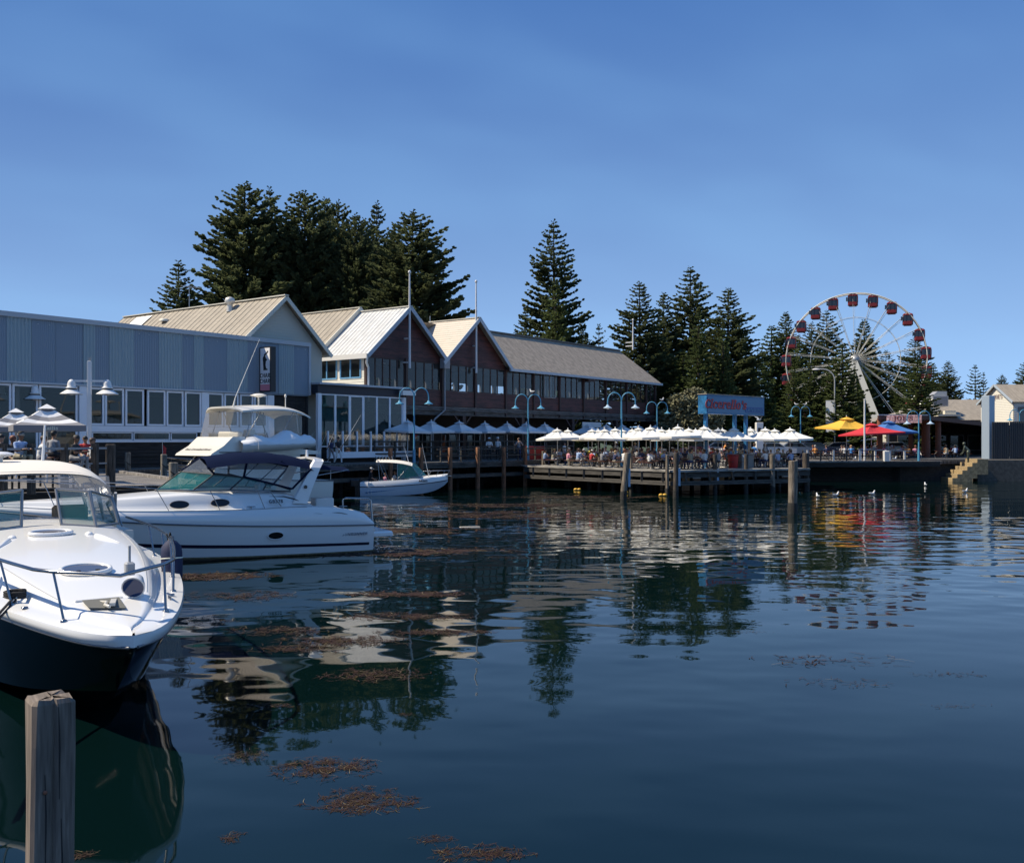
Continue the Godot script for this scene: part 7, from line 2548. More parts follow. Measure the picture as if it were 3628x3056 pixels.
	for s in [-1.0, 1.0]:
		var cu := Geo.new()
		cu.quad(Vector3(4.9, 2.56, s * 1.04), Vector3(4.05, 2.46, s * 1.18), Vector3(4.0, 2.86, s * 1.36), Vector3(5.12, 2.74, s * 1.36))
		cu.quad(Vector3(4.05, 2.46, s * 1.18), Vector3(2.6, 2.06, s * 1.3), Vector3(2.0, 2.66, s * 1.37), Vector3(4.0, 2.86, s * 1.36))
		cu.quad(Vector3(5.7, 2.62, 0), Vector3(4.9, 2.56, s * 1.04), Vector3(5.12, 2.74, s * 1.36), Vector3(5.16, 3.0, 0))
		piece("clear_curtain", cu.mesh(), clear, b)
		for e in [[Vector3(4.05, 2.46, s * 1.19), Vector3(4.0, 2.88, s * 1.37)], [Vector3(2.6, 2.06, s * 1.31), Vector3(2.02, 2.68, s * 1.38)], [Vector3(4.9, 2.56, s * 1.05), Vector3(5.14, 2.78, s * 1.36)], [Vector3(5.7, 2.62, 0.01 * s), Vector3(5.16, 3.0, 0.01 * s)], [Vector3(4.05, 2.46, s * 1.19), Vector3(2.6, 2.06, s * 1.31)]]:
			seam.tube(e, 0.035, 6)
		seam.tube([Vector3(3.6, 2.3, s * 1.2), Vector3(2.9, 2.95, s * 1.3)], 0.014, 6)
	part("canopy_seam", seam, navy, b)
	# raked arch
	var ar := Geo.new()
	for s in [-1.0, 1.0]:
		var pr := []
		for e in [[2.62, 1.62, 1.36, 0.46], [2.35, 2.1, 1.35, 0.36], [2.02, 2.72, 1.30, 0.30], [1.86, 2.92, 1.16, 0.28], [1.82, 2.97, 0.0, 0.28]]:
			pr.append(PackedVector3Array([Vector3(e[0], e[1], s * (e[2] + 0.05)), Vector3(e[0] - e[3], e[1] - 0.02, s * (e[2] + 0.05)), Vector3(e[0] - e[3], e[1] + 0.05, s * maxf(0.0, e[2] - 0.07)), Vector3(e[0], e[1] + 0.07, s * maxf(0.0, e[2] - 0.07))]))
		for k in 4:
			for i in 4:
				if s > 0:
					ar.quad(pr[k][i], pr[k][(i + 1) % 4], pr[k + 1][(i + 1) % 4], pr[k + 1][i])
				else:
					ar.quad(pr[k][(i + 1) % 4], pr[k][i], pr[k + 1][i], pr[k + 1][(i + 1) % 4])
	part("radar_arch", ar, white, b)
	var aw := Geo.new()
	var ar2 := []
	for k in 7:
		var r := PackedVector3Array()
		for j in range(-6, 7):
			var u := j / 6.0
			r.append(Vector3(lerpf(1.75, 0.75, k / 6.0), 2.80 - 0.10 * k / 6.0 - 0.14 * pow(absf(u), 5.0), u * 1.3))
		ar2.append(r)
	part("aft_awning", Geo.new().grid(ar2), navy, b)
	aw.tube([Vector3(0.78, 2.62, -1.25), Vector3(1.9, 2.45, -1.33)], 0.02, 6)
	aw.tube([Vector3(0.78, 2.62, 1.25), Vector3(1.9, 2.45, 1.33)], 0.02, 6)
	part("awning_frame", aw, chrome, b)
	# arch fittings, portholes
	part("all_round_light", Geo.new().tube([Vector3(1.7, 2.95, 0.3), Vector3(1.7, 3.25, 0.3)], [0.05, 0.035], 8), white, b)
	porthole(b, Vector3(2.22, 2.12, -1.43), Vector3(0.05, 0, 0), Vector3(0, 0.05, 0), frame, mat("dark porthole glass", lin(0.012, 0.012, 0.014), 0.05), -0.02)
	for q in [[5.95, 1.68], [4.8, 1.70]]:
		porthole(b, Vector3(q[0], q[1], -(spl(xs, tb, q[0]) - 0.15)), Vector3(0.26, 0, 0.012), Vector3(0, 0.10, 0.03), frame, mat("dark porthole glass", Color.WHITE), -0.03)
	porthole(b, Vector3(3.19, 0.68, -(lerpf(spl(xs, cb, 3.19), spl(xs, rb, 3.19), 0.65) + 0.03)), Vector3(0.24, 0, 0), Vector3(0, 0.12, -0.03), white, mat("dark porthole glass", Color.WHITE), -0.03)
	# stainless rail
	var rp := []
	for k in 25:
		var x := lerpf(3.0, 11.0, k / 24.0)
		rp.append(Vector3(x, 2.05 + 0.38 * smoothstep(4.0, 11.0, x) - 0.5 * smoothstep(3.4, 3.0, x), -maxf(0.12, spl(xs, tb, minf(x, 10.9)) - 0.06)))
	var rq := []
	for p in rp:
		rq.append(p * Vector3(1, 1, -1))
	part("bow_rail", Geo.new().tube(rp, 0.016, 6).tube(rq, 0.016, 6).tube([rp[-1], rp[-1] * Vector3(1, 1, 0) + Vector3(0.1, 0, 0), rq[-1]], 0.016, 6), chrome, b)
	for s in [-1.0, 1.0]:
		for q in [[3.5, 3.72], [4.82, 5.1], [6.25, 6.6], [7.7, 8.0], [9.2, 9.5]]:
			piece("stanchion", Geo.new().tube([Vector3(q[0], spl(xs, ty, q[0]), s * (spl(xs, tb, q[0]) - 0.05)), Vector3(q[1], 2.05 + 0.38 * smoothstep(4.0, 11.0, q[1]), s * (spl(xs, tb, q[1]) - 0.06))], 0.013, 6).mesh(), chrome, b)
	# swim platform and stern rail, white ice box
	part("swim_platform", Geo.new().cbox(Vector3(-0.72, 0.46, -1.3), Vector3(0.05, 0.62, 1.3), 0.06), white, b)
	part("stern_rail", Geo.new().tube([Vector3(0.95, 1.46, -1.2), Vector3(0.95, 1.68, -1.2), Vector3(0.86, 1.72, -1.2), Vector3(0.1, 1.68, -1.2), Vector3(0.03, 1.62, -1.2), Vector3(-0.05, 0.8, -1.2), Vector3(-0.1, 0.62, -1.2)], 0.03, 8), chrome, b)
	part("ice_box", Geo.new().cbox(Vector3(1.15, 1.3, -0.9), Vector3(1.75, 1.72, -0.3), 0.03), mat("white gutter", Color.WHITE), b)
	# lettering: registration, maker's name, model, thin swoosh
	var ink := mat("black hull lettering", lin(0.01, 0.01, 0.012), 0.4)
	var face := Basis(Vector3(-1, 0, 0), Vector3.UP, Vector3(0, 0, -1))
	letters("GB378", 0.105, "Droid Sans", ink, b, Transform3D(face.rotated(Vector3.RIGHT, 0.35), Vector3(3.15, 1.70, -1.485)), true)
	var sl := Basis(Vector3(-1.15, 0, 0), Vector3(-0.2, 1, 0), Vector3(0, 0, -1))
	letters("SUNRUNNER", 0.085, "Droid Sans", mat("grey hull lettering", lin(0.22, 0.23, 0.26), 0.4), b, Transform3D(sl, Vector3(0.66, 0.60, -1.535)), true)
	letters("3700 LE", 0.10, "Droid Sans", mat("navy stripe", Color.WHITE), b, Transform3D(sl, Vector3(1.05, 0.30, -1.475)), true)
	for q in [[1.35, 2.25, 0.03], [0.75, 1.45, 0.02]]:
		var sw := Geo.new()
		var pp := []
		for k in 9:
			var t := k / 8.0
			var x := lerpf(q[1], q[0], t)
			pp.append(Vector3(x, lerpf(1.30, 1.16, t) + 0.05 * sin(PI * t), -(spl(xs, tb, x) + 0.055)))
		sw.tube(pp, [0.003, 0.01, 0.016, 0.02, 0.022, 0.02, 0.014, 0.008, 0.002], 5)
		piece("swoosh", sw.mesh(), mat("silver stripe", lin(0.32, 0.34, 0.34), 0.4), b)
	var dk := Geo.new()
	dk.tube([Vector3(3.35, 1.86, -1.47), Vector3(2.9, 1.84, -1.47), Vector3(2.6, 1.76, -1.5), Vector3(2.45, 1.70, -1.53)], [0.004, 0.02, 0.024, 0.004], 5)
	part("side_flash", dk, ink, b)

# ---- white flybridge boat beyond the jetty; local x from the transom to the bow
func flybridge_boat() -> void:
	var b := thing("flybridge_boat", "white flybridge cruiser with clear curtains and a hardtop, moored behind the jetty", "boat", Vector3(-11.5, 0, -55.3), 4.069)
	b.scale.x = 0.8
	var white := mat("warm white gelcoat", lin(0.70, 0.68, 0.62), 0.25, {"coat": 0.3})
	var chrome := steel()
	var xs := [0.0, 2.0, 5.0, 8.0, 10.0, 11.3, 12.0, 12.3]
	var rb := [1.75, 1.9, 1.95, 1.75, 1.2, 0.62, 0.2, 0.0]
	var ry := [1.25, 1.3, 1.45, 1.65, 1.8, 1.92, 1.98, 2.0]
	var cb := [1.6, 1.7, 1.65, 1.25, 0.62, 0.2, 0.0, 0.0]
	var cy := [0.0, 0.02, 0.06, 0.2, 0.5, 0.95, 1.4, 1.7]
	var hull := Geo.new()
	for s in [-1.0, 1.0]:
		for g in [hull_grid(xs, cb, cy, rb, ry, 40, 5, s, 0.03)]:
			hull.v.append_array(g.v); hull.n.append_array(g.n); hull.uv.append_array(g.uv); hull.c.append_array(g.c)
	hull.quad(Vector3(0, 0, 1.6), Vector3(0, 0, -1.6), Vector3(0, 1.25, -1.75), Vector3(0, 1.25, 1.75))
	part("hull", hull, white, b)
	var rows := []
	for k in 31:
		var x := lerpf(0.0, 12.28, k / 30.0)
		var w := spl(xs, rb, x)
		rows.append(PackedVector3Array([Vector3(x, spl(xs, ry, x), -w), Vector3(x, spl(xs, ry, x) + 0.05, -w * 0.5), Vector3(x, spl(xs, ry, x) + 0.07, 0), Vector3(x, spl(xs, ry, x) + 0.05, w * 0.5), Vector3(x, spl(xs, ry, x), w)]))
	part("deck", Geo.new().grid(rows), white, b)
	for s in [-1.0, 1.0]:
		piece("rub_rail", strip(xs, rb, ry, 0.0, 12.25, 0.03, 0.01, s, 40).mesh(), mat("grey rub rail", Color.WHITE), b)
	# saloon
	var sal := Geo.new()
	sal.xf = Transform3D(Basis(), Vector3.ZERO)
	var prof := PackedVector2Array([Vector2(2.6, 1.3), Vector2(9.9, 1.7), Vector2(8.6, 2.75), Vector2(2.6, 2.75)])
	sal.prism(prof, -1.35, 1.35)
	part("saloon", sal, white, b)
	for s in [-1.0, 1.0]:
		var wg := Geo.new()
		wg.quad(Vector3(3.2, 1.95, s * 1.36), Vector3(8.6, 2.05, s * 1.36), Vector3(8.1, 2.6, s * 1.36), Vector3(3.2, 2.6, s * 1.36))
		piece("side_window", wg.mesh(), mat("dark porthole glass", Color.WHITE), b)
	var sc := Geo.new()
	sc.quad(Vector3(9.93, 1.70, -1.25), Vector3(9.93, 1.70, 1.25), Vector3(8.66, 2.72, 1.2), Vector3(8.66, 2.72, -1.2))
	part("windscreen_cover", sc, mat("black mesh cover", lin(0.03, 0.028, 0.025), 0.9), b)
	# flybridge
	var fb := Geo.new()
	fb.prism(PackedVector2Array([Vector2(0.9, 2.76), Vector2(10.0, 2.76), Vector2(9.9, 2.86), Vector2(9.0, 3.25), Vector2(8.3, 3.72), Vector2(7.4, 3.72), Vector2(7.1, 3.3), Vector2(4.5, 3.2), Vector2(0.9, 2.92)]), -1.5, 1.5)
	part("flybridge", fb, white, b)
	for s in [-1.0, 1.0]:
		var st := Geo.new()
		st.bar(Vector3(9.35, 2.93, s * 1.51), Vector3(6.4, 2.93, s * 1.51), 0.02, 0.05)
		st.bar(Vector3(9.1, 2.84, s * 1.51), Vector3(6.4, 2.84, s * 1.51), 0.02, 0.03)
		piece("flash_line", st.mesh(), mat("black hull lettering", Color.WHITE), b)
	letters("One Crowded Hour", 0.17, "Droid Serif", mat("black hull lettering", Color.WHITE), b, Transform3D(Basis(Vector3(0, 0, -1), Vector3(-0.88, 0.47, 0), Vector3(0.47, 0.88, 0)), Vector3(9.48, 3.07, 0.1)))
	var fit := Geo.new()
	fit.cbox(Vector3(5.9, 3.2, -0.9), Vector3(6.4, 4.1, -0.3), 0.06)
	fit.cbox(Vector3(6.9, 3.3, -0.9), Vector3(7.3, 4.0, 0.9), 0.08)
	part("helm_seat", fit, mat("cream moulding", Color.WHITE), b)
	# hardtop on tubes, clears round it
	var hr := []
	for k in 13:
		var t := k / 12.0
		var r := PackedVector3Array()
		for j in range(-8, 9):
			var u := j / 8.0
			var x := lerpf(8.1, 1.9, t) - 0.5 * u * u * (1 - t)
			r.append(Vector3(x, 5.34 + 0.12 * sin(PI * t) - 0.22 * u * u * u * u - 0.30 * pow(maxf(0, t * 2 - 1), 3.0) - 0.05 * (1 - t), u * 1.55))
		hr.append(r)
	part("hardtop", Geo.new().grid(hr), white, b)
	var hl := []
	for r in hr:
		var q := PackedVector3Array()
		for p in r:
			q.append(p - Vector3(0, 0.09, 0))
		hl.append(q)
	part("hardtop_underside", Geo.new().grid(hl, false, true), mat("cream moulding", Color.WHITE), b)
	var lip := Geo.new()
	for j in 16:
		for e in [0, 12]:
			lip.quad(hl[e][j], hl[e][j + 1], hr[e][j + 1], hr[e][j])
	for k in 12:
		for e in [0, 16]:
			lip.quad(hl[k][e], hl[k + 1][e], hr[k + 1][e], hr[k][e])
	part("hardtop_edge", lip, white, b)
	var clear := mat("crinkled clear vinyl", lin(0.62, 0.58, 0.50, 0.15), 0.10)
	var q := [Vector3(8.35, 3.74, -1.2), Vector3(7.2, 3.6, -1.5), Vector3(5.0, 3.3, -1.5), Vector3(2.6, 3.2, -1.45), Vector3(2.4, 3.2, 1.45), Vector3(5.0, 3.3, 1.5), Vector3(7.2, 3.6, 1.5), Vector3(8.35, 3.74, 1.2)]
	var qt := [Vector3(7.9, 5.16, -1.2), Vector3(7.0, 5.18, -1.46), Vector3(5.0, 5.24, -1.46), Vector3(2.5, 5.02, -1.4), Vector3(2.4, 5.02, 1.4), Vector3(5.0, 5.24, 1.46), Vector3(7.0, 5.18, 1.46), Vector3(7.9, 5.16, 1.2)]
	for k in 8:
		var rr := []
		for i in 7:
			var row := PackedVector3Array()
			for j in 5:
				var p: Vector3 = q[k].lerp(q[(k + 1) % 8], i / 6.0).lerp(qt[k].lerp(qt[(k + 1) % 8], i / 6.0), j / 4.0)
				row.append(p + Vector3(rng.randf_range(-0.02, 0.02), 0, rng.randf_range(-0.03, 0.03)))
			rr.append(row)
		piece("clear_curtain", Geo.new().grid(rr).mesh(), clear, b)
	var fr := Geo.new()
	for s in [-1.0, 1.0]:
		fr.tube([Vector3(7.3, 3.6, s * 1.46), Vector3(6.6, 5.2, s * 1.42)], 0.03, 6)
		fr.tube([Vector3(5.2, 3.25, s * 1.46), Vector3(6.4, 5.2, s * 1.42)], 0.03, 6)
		fr.tube([Vector3(4.8, 3.25, s * 1.46), Vector3(3.2, 5.15, s * 1.40)], 0.03, 6)
		fr.tube([Vector3(2.8, 3.1, s * 1.44), Vector3(3.0, 5.15, s * 1.40)], 0.03, 6)
	part("top_frame", fr, chrome, b)
	# dome, lamp and whip aerial on top
	part("dome_antenna", Geo.new().lathe([Vector2(0.05, 0), Vector2(0.05, 0.5), Vector2(0.12, 0.53), Vector2(0.5, 0.60), Vector2(0.5, 0.64), Vector2(0.25, 0.72), Vector2(0, 0.74)], Vector3(4.6, 5.36, 0.2), 18), white, b)
	part("stern_light", Geo.new().tube([Vector3(3.1, 5.3, -0.6), Vector3(3.1, 5.95, -0.6)], 0.03, 6).ball(Vector3(3.1, 5.98, -0.6), Vector3(0.08, 0.1, 0.08)), white, b)
	part("whip_aerial", Geo.new().tube([Vector3(7.7, 5.3, -0.9), Vector3(7.55, 5.75, -0.9), Vector3(5.8, 8.9, -1.1)], [0.06, 0.03, 0.012], 6), white, b)
	# bow rail with the ensign
	var rp := []
	for k in 13:
		var a := lerpf(-1.0, 1.0, k / 12.0)
		var x := 12.1 - 3.4 * absf(a)
		rp.append(Vector3(x, spl(xs, ry, x) + 0.72, signf(a) * maxf(0.25, spl(xs, rb, x) - 0.1)))
	var br := Geo.new().tube(rp, 0.02, 6)
	for k in range(0, 13, 2):
		br.tube([rp[k], rp[k] * Vector3(1, 0, 1) + Vector3(-0.1, spl(xs, ry, rp[k].x), 0)], 0.016, 5)
	var mid := []
	for p in rp:
		mid.append(p - Vector3(0, 0.34, 0))
	br.tube(mid, 0.014, 5)
	part("bow_rail", br, chrome, b)
	part("jackstaff", Geo.new().tube([Vector3(12.1, 2.0, 0), Vector3(12.15, 3.5, 0)], 0.018, 5), chrome, b)
	var fl := []
	for k in 5:
		fl.append(PackedVector3Array([Vector3(12.1 - k * 0.06, 3.35 - k * 0.05, 0.03 * (k % 2)), Vector3(12.1 - k * 0.05, 2.75 - k * 0.02, -0.03 * (k % 2))]))
	part("flag", Geo.new().grid(fl), mat("red flag cloth", lin(0.45, 0.03, 0.03), 0.8), b)
	part("cockpit_rail", Geo.new().tube([Vector3(0.1, 1.3, -1.6), Vector3(0.1, 2.3, -1.6), Vector3(2.4, 2.4, -1.6), Vector3(2.4, 2.9, -1.45)], 0.025, 6).tube([Vector3(0.1, 2.3, -1.6), Vector3(0.1, 2.3, 1.6)], 0.025, 6), chrome, b)
	for fr_ in [[1030, 1618, 1115, 1528, 53.0, "leftmost of the four slanting fishing rods above the cruiser's arch"], [1102, 1628, 1157, 1535, 53.5, "second from the left of the four slanting fishing rods"], [1160, 1560, 1187, 1518, 54.0, "shortest of the four slanting fishing rods, third from the left"], [1207, 1558, 1280, 1468, 54.5, "rightmost of the four slanting fishing rods, before the pavilion windows"]]:
		var rd := thing("fishing_rod", fr_[5], "fishing rod", P(fr_[0], hgt(fr_[1], fr_[4]) - 0.5, fr_[4]), 0.0, "fishing rods of the flybridge boat")
		var tip := P(fr_[2], hgt(fr_[3], fr_[4]), fr_[4] - 0.4) - rd.position
		part("handle", Geo.new().tube([Vector3(-0.12, -0.25, 0.2), tip * 0.22], 0.022, 6), mat("black rope", Color.WHITE), rd)
		part("blank", Geo.new().tube([tip * 0.22, tip * 0.7, tip], [0.016, 0.012, 0.006], 6), mat("white pole paint", Color.WHITE), rd)
	# covered dinghy carried on the flybridge side
	var at := b.transform
	var dn := thing("covered_dinghy", "small dinghy under a tight white cover carried high on the side of the flybridge boat", "dinghy", Vector3(-14.0, 2.85, -49.5), 0.753)
	var drs := []
	for k in 17:
		var t := k / 16.0
		var w := 0.78 * pow(sin(PI * clampf(0.10 + t * 0.86, 0, 1)), 0.55)
		var r := PackedVector3Array()
		for j in 15:
			var a := PI * j / 14.0
			var y := 0.42 + 0.22 * sin(a) + 0.52 * exp(-pow((t - 0.62) / 0.16, 2.0)) * pow(sin(a), 2.0) + 0.30 * exp(-pow((t - 0.22) / 0.12, 2.0)) * sin(a) + 0.22 * exp(-pow((t - 0.9) / 0.07, 2.0)) * sin(a) + 0.035 * absf(sin(t * 21.0 + j * 0.7)) * sin(a)
			r.append(Vector3(lerpf(-0.1, 4.3, t), y + 0.10 * t + 0.02 * sin(k * 2.1 + j * 1.3), cos(a) * w + 0.03 * sin(k * 2.3 + j)))
		drs.append(r)
	part("cover", Geo.new().grid(drs), mat("white boat cover", lin(0.72, 0.73, 0.74), 0.6), dn)
	var dh := []
	for k in 17:
		var t := k / 16.0
		var w := 0.78 * pow(sin(PI * clampf(0.10 + t * 0.86, 0, 1)), 0.55)
		var r := PackedVector3Array()
		for j in 11:
			var a := PI * j / 10.0
			r.append(Vector3(lerpf(-0.1, 4.3, t), 0.42 + 0.10 * t - 0.42 * sin(a) * (1.0 - 0.5 * t * t), cos(a) * (w + 0.02)))
		dh.append(r)
	part("hull", Geo.new().grid(dh, false, true), mat("white gutter", Color.WHITE), dn)
	part("lashing", Geo.new().tube([Vector3(0.6, 0.2, 0.8), Vector3(0.6, 0.62, 0.72), Vector3(0.6, 1.0, 0), Vector3(0.6, 0.62, -0.72), Vector3(0.6, 0.2, -0.8)], 0.014, 5), mat("pale grey post base", Color.WHITE), dn)

# ---- small runabout; local x from the transom to the bow
func runabout() -> void:
	var b := thing("runabout", "small white and blue runabout with a green-tinted screen and people aboard, off the boardwalk", "boat", P(1281, 0, 61.9), 0.05)
	var white := gel()
	var chrome := steel()
	var xs := [0.0, 1.0, 2.5, 3.8, 4.7, 5.3, 5.55]
	var rb := [1.0, 1.06, 1.08, 0.95, 0.62, 0.24, 0.0]
	var ry := [0.56, 0.57, 0.64, 0.74, 0.83, 0.91, 0.95]
	var cb := [0.9, 0.94, 0.9, 0.66, 0.28, 0.03, 0.0]
	var cy := [-0.02, -0.02, 0.02, 0.1, 0.28, 0.6, 0.85]
	var tb := [0.94, 1.0, 1.02, 0.88, 0.56, 0.2, 0.0]
	var ty := [0.86, 0.92, 1.0, 1.08, 1.15, 1.2, 1.22]
	var hull := Geo.new()
	var up := Geo.new()
	for s in [-1.0, 1.0]:
		var g := hull_grid(xs, cb, cy, rb, ry, 30, 5, s, 0.02)
		hull.v.append_array(g.v); hull.n.append_array(g.n); hull.uv.append_array(g.uv); hull.c.append_array(g.c)
		g = hull_grid(xs, rb, ry, tb, ty, 30, 4, s, 0.02)
		up.v.append_array(g.v); up.n.append_array(g.n); up.uv.append_array(g.uv); up.c.append_array(g.c)
		piece("rub_rail", strip(xs, rb, ry, 0.0, 5.53, 0.028, 0.01, s, 30).mesh(), mat("navy stripe", Color.WHITE), b)
	hull.quad(Vector3(0, -0.1, 0.85), Vector3(0, -0.1, -0.85), Vector3(0, 0.86, -0.94), Vector3(0, 0.86, 0.94))
	part("hull", hull, mat("pale blue gelcoat", lin(0.52, 0.60, 0.70), 0.25, {"coat": 0.3}), b)
	part("topside", up, white, b)
	var rows := []
	for k in 16:
		var x := lerpf(3.1, 5.54, k / 15.0)
		var w := spl(xs, tb, x)
		var y := spl(xs, ty, x)
		rows.append(PackedVector3Array([Vector3(x, y, -w), Vector3(x, y + 0.10, -w * 0.6), Vector3(x, y + 0.14, 0), Vector3(x, y + 0.10, w * 0.6), Vector3(x, y, w)]))
	part("foredeck", Geo.new().grid(rows), white, b)
	part("cockpit", Geo.new().bx(Vector3(0.05, 0.30, -0.9), Vector3(3.1, 0.36, 0.9)).bx(Vector3(3.06, 0.36, -0.9), Vector3(3.12, 1.15, 0.9)).bx(Vector3(0.03, 0.3, -0.92), Vector3(0.12, 0.86, 0.92)), mat("cream moulding", Color.WHITE), b)
	# flash of blue along the side, registration
	var fl := Geo.new()
	for k in 12:
		var x := 0.35 + k * 0.16
		fl.quad(Vector3(x, 0.16 + 0.018 * k, 1.0 + 0.004 * k), Vector3(x + 0.15, 0.175 + 0.018 * k, 1.0 + 0.004 * k), Vector3(x + 0.15, 0.24 + 0.012 * k, 1.04 + 0.002 * k), Vector3(x, 0.245 + 0.012 * k, 1.04 + 0.002 * k))
	part("blue_flash", fl, mat("blue flash paint", lin(0.05, 0.19, 0.42), 0.4), b)
	letters("AR205", 0.14, "Droid Sans", mat("black hull lettering", Color.WHITE), b, Transform3D(Basis(Vector3.UP, 0.14), Vector3(4.0, 0.93, 0.93)), true)
	# screen and top
	var green := mat("bright green screen", lin(0.02, 0.22, 0.15, 0.55), 0.03)
	var fr := Geo.new()
	var gl := Geo.new()
	for s in [-1.0, 1.0]:
		var a := Vector3(2.35, 1.02, s * 0.98)
		var c := Vector3(3.75, 1.20, s * 0.82)
		var d := Vector3(4.15, 1.28, 0)
		var at := Vector3(2.35, 2.02, s * 0.82)
		var ct := Vector3(3.15, 2.0, s * 0.74)
		var dt := Vector3(3.4, 2.08, 0)
		gl.quad(a, c, ct, at)
		gl.quad(c, d, dt, ct)
		for e in [[a, c], [c, d], [at, ct], [ct, dt], [a, at], [c, ct], [Vector3(2.35, 1.02, s * 0.98), Vector3(3.15, 2.0, s * 0.76)], [Vector3(1.25, 0.95, s * 0.98), Vector3(1.1, 2.24, s * 0.84)], [Vector3(1.65, 0.98, s * 0.98), Vector3(1.15, 2.22, s * 0.84)]]:
			fr.tube(e, 0.02, 6)
	part("screen_frame", fr, chrome, b)
	part("screen", gl, green, b)
	var hr := []
	for k in 9:
		var t := k / 8.0
		var r := PackedVector3Array()
		for j in range(-6, 7):
			var u := j / 6.0
			r.append(Vector3(lerpf(1.0, 3.3, t), 2.28 - 0.16 * pow(absf(u), 4.0) - 0.24 * t * t * t, u * 0.88))
		hr.append(r)
	part("hardtop", Geo.new().grid(hr), mat("cream hood canvas", Color.WHITE), b)
	var rh := Geo.new()
	for k in 6:
		rh.tube([Vector3(1.05 + 0.2 * k, 2.26, 0.6 - 0.05 * k), Vector3(0.95 + 0.2 * k, 2.5, 0.62 - 0.05 * k)], 0.03, 6)
	part("rod_holders", rh, chrome, b)
	var br := Geo.new()
	for s in [-1.0, 1.0]:
		br.tube([Vector3(3.7, 1.24, s * 0.72), Vector3(4.0, 1.52, s * 0.68), Vector3(4.9, 1.56, s * 0.42), Vector3(5.7, 1.56, s * 0.1)], 0.018, 6)
		for q in [[4.3, 0.58], [4.8, 0.46], [5.2, 0.28], [5.5, 0.16]]:
			br.tube([Vector3(q[0], 1.2, s * q[1]), Vector3(q[0] + 0.16, 1.56, s * q[1] * 0.9)], 0.014, 5)
	br.bar(Vector3(5.2, 1.24, 0), Vector3(5.8, 1.22, 0), 0.22, 0.04)
	part("bow_rail", br, chrome, b)
	piece("aerial", Geo.new().tube([Vector3(4.3, 1.2, -0.5), Vector3(3.85, 3.3, -0.55)], [0.02, 0.006], 5).mesh(), white, b)
	piece("aerial", Geo.new().tube([Vector3(3.0, 2.1, -0.5), Vector3(2.65, 3.2, -0.55)], [0.02, 0.006], 5).mesh(), white, b)
	var om := Geo.new()
	om.cbox(Vector3(-0.72, 0.58, -0.24), Vector3(-0.06, 1.02, 0.24), 0.07)
	om.bx(Vector3(-0.42, -0.4, -0.09), Vector3(-0.16, 0.6, 0.09))
	part("outboard_motor", om, mat("black outboard cowl", lin(0.012, 0.012, 0.014), 0.3), b)
	part("boarding_ladder", Geo.new().tube([Vector3(0.52, 0.9, 0.99), Vector3(0.52, 0.1, 1.02)], 0.02, 6).tube([Vector3(0.72, 0.9, 0.99), Vector3(0.72, 0.1, 1.02)], 0.02, 6).bx(Vector3(0.5, 0.5, 1.02), Vector3(0.74, 0.82, 1.07)), white, b)
	# crew
	var base := b.transform
	person("person in a black top and white cap sitting at the stern of the runabout", "sit", base * Vector3(0.55, 0.42, -0.15), 1.9, "black", "dark", "", "white cap", 1.0, "black")
	person("child in a pink top sitting in the middle of the runabout", "sit", base * Vector3(1.5, 0.38, 0.3), 2.2, "pink", "brown", "", "", 0.78)
	person("person in a white top sitting under the canopy of the runabout", "sit_lean", base * Vector3(2.05, 0.38, 0.1), 1.4, "white", "brown", "", "", 0.88)
	person("person in a grey top at the wheel of the runabout behind the screen", "sit", base * Vector3(2.6, 0.38, -0.4), 1.57, "grey", "dark", "", "", 0.9)

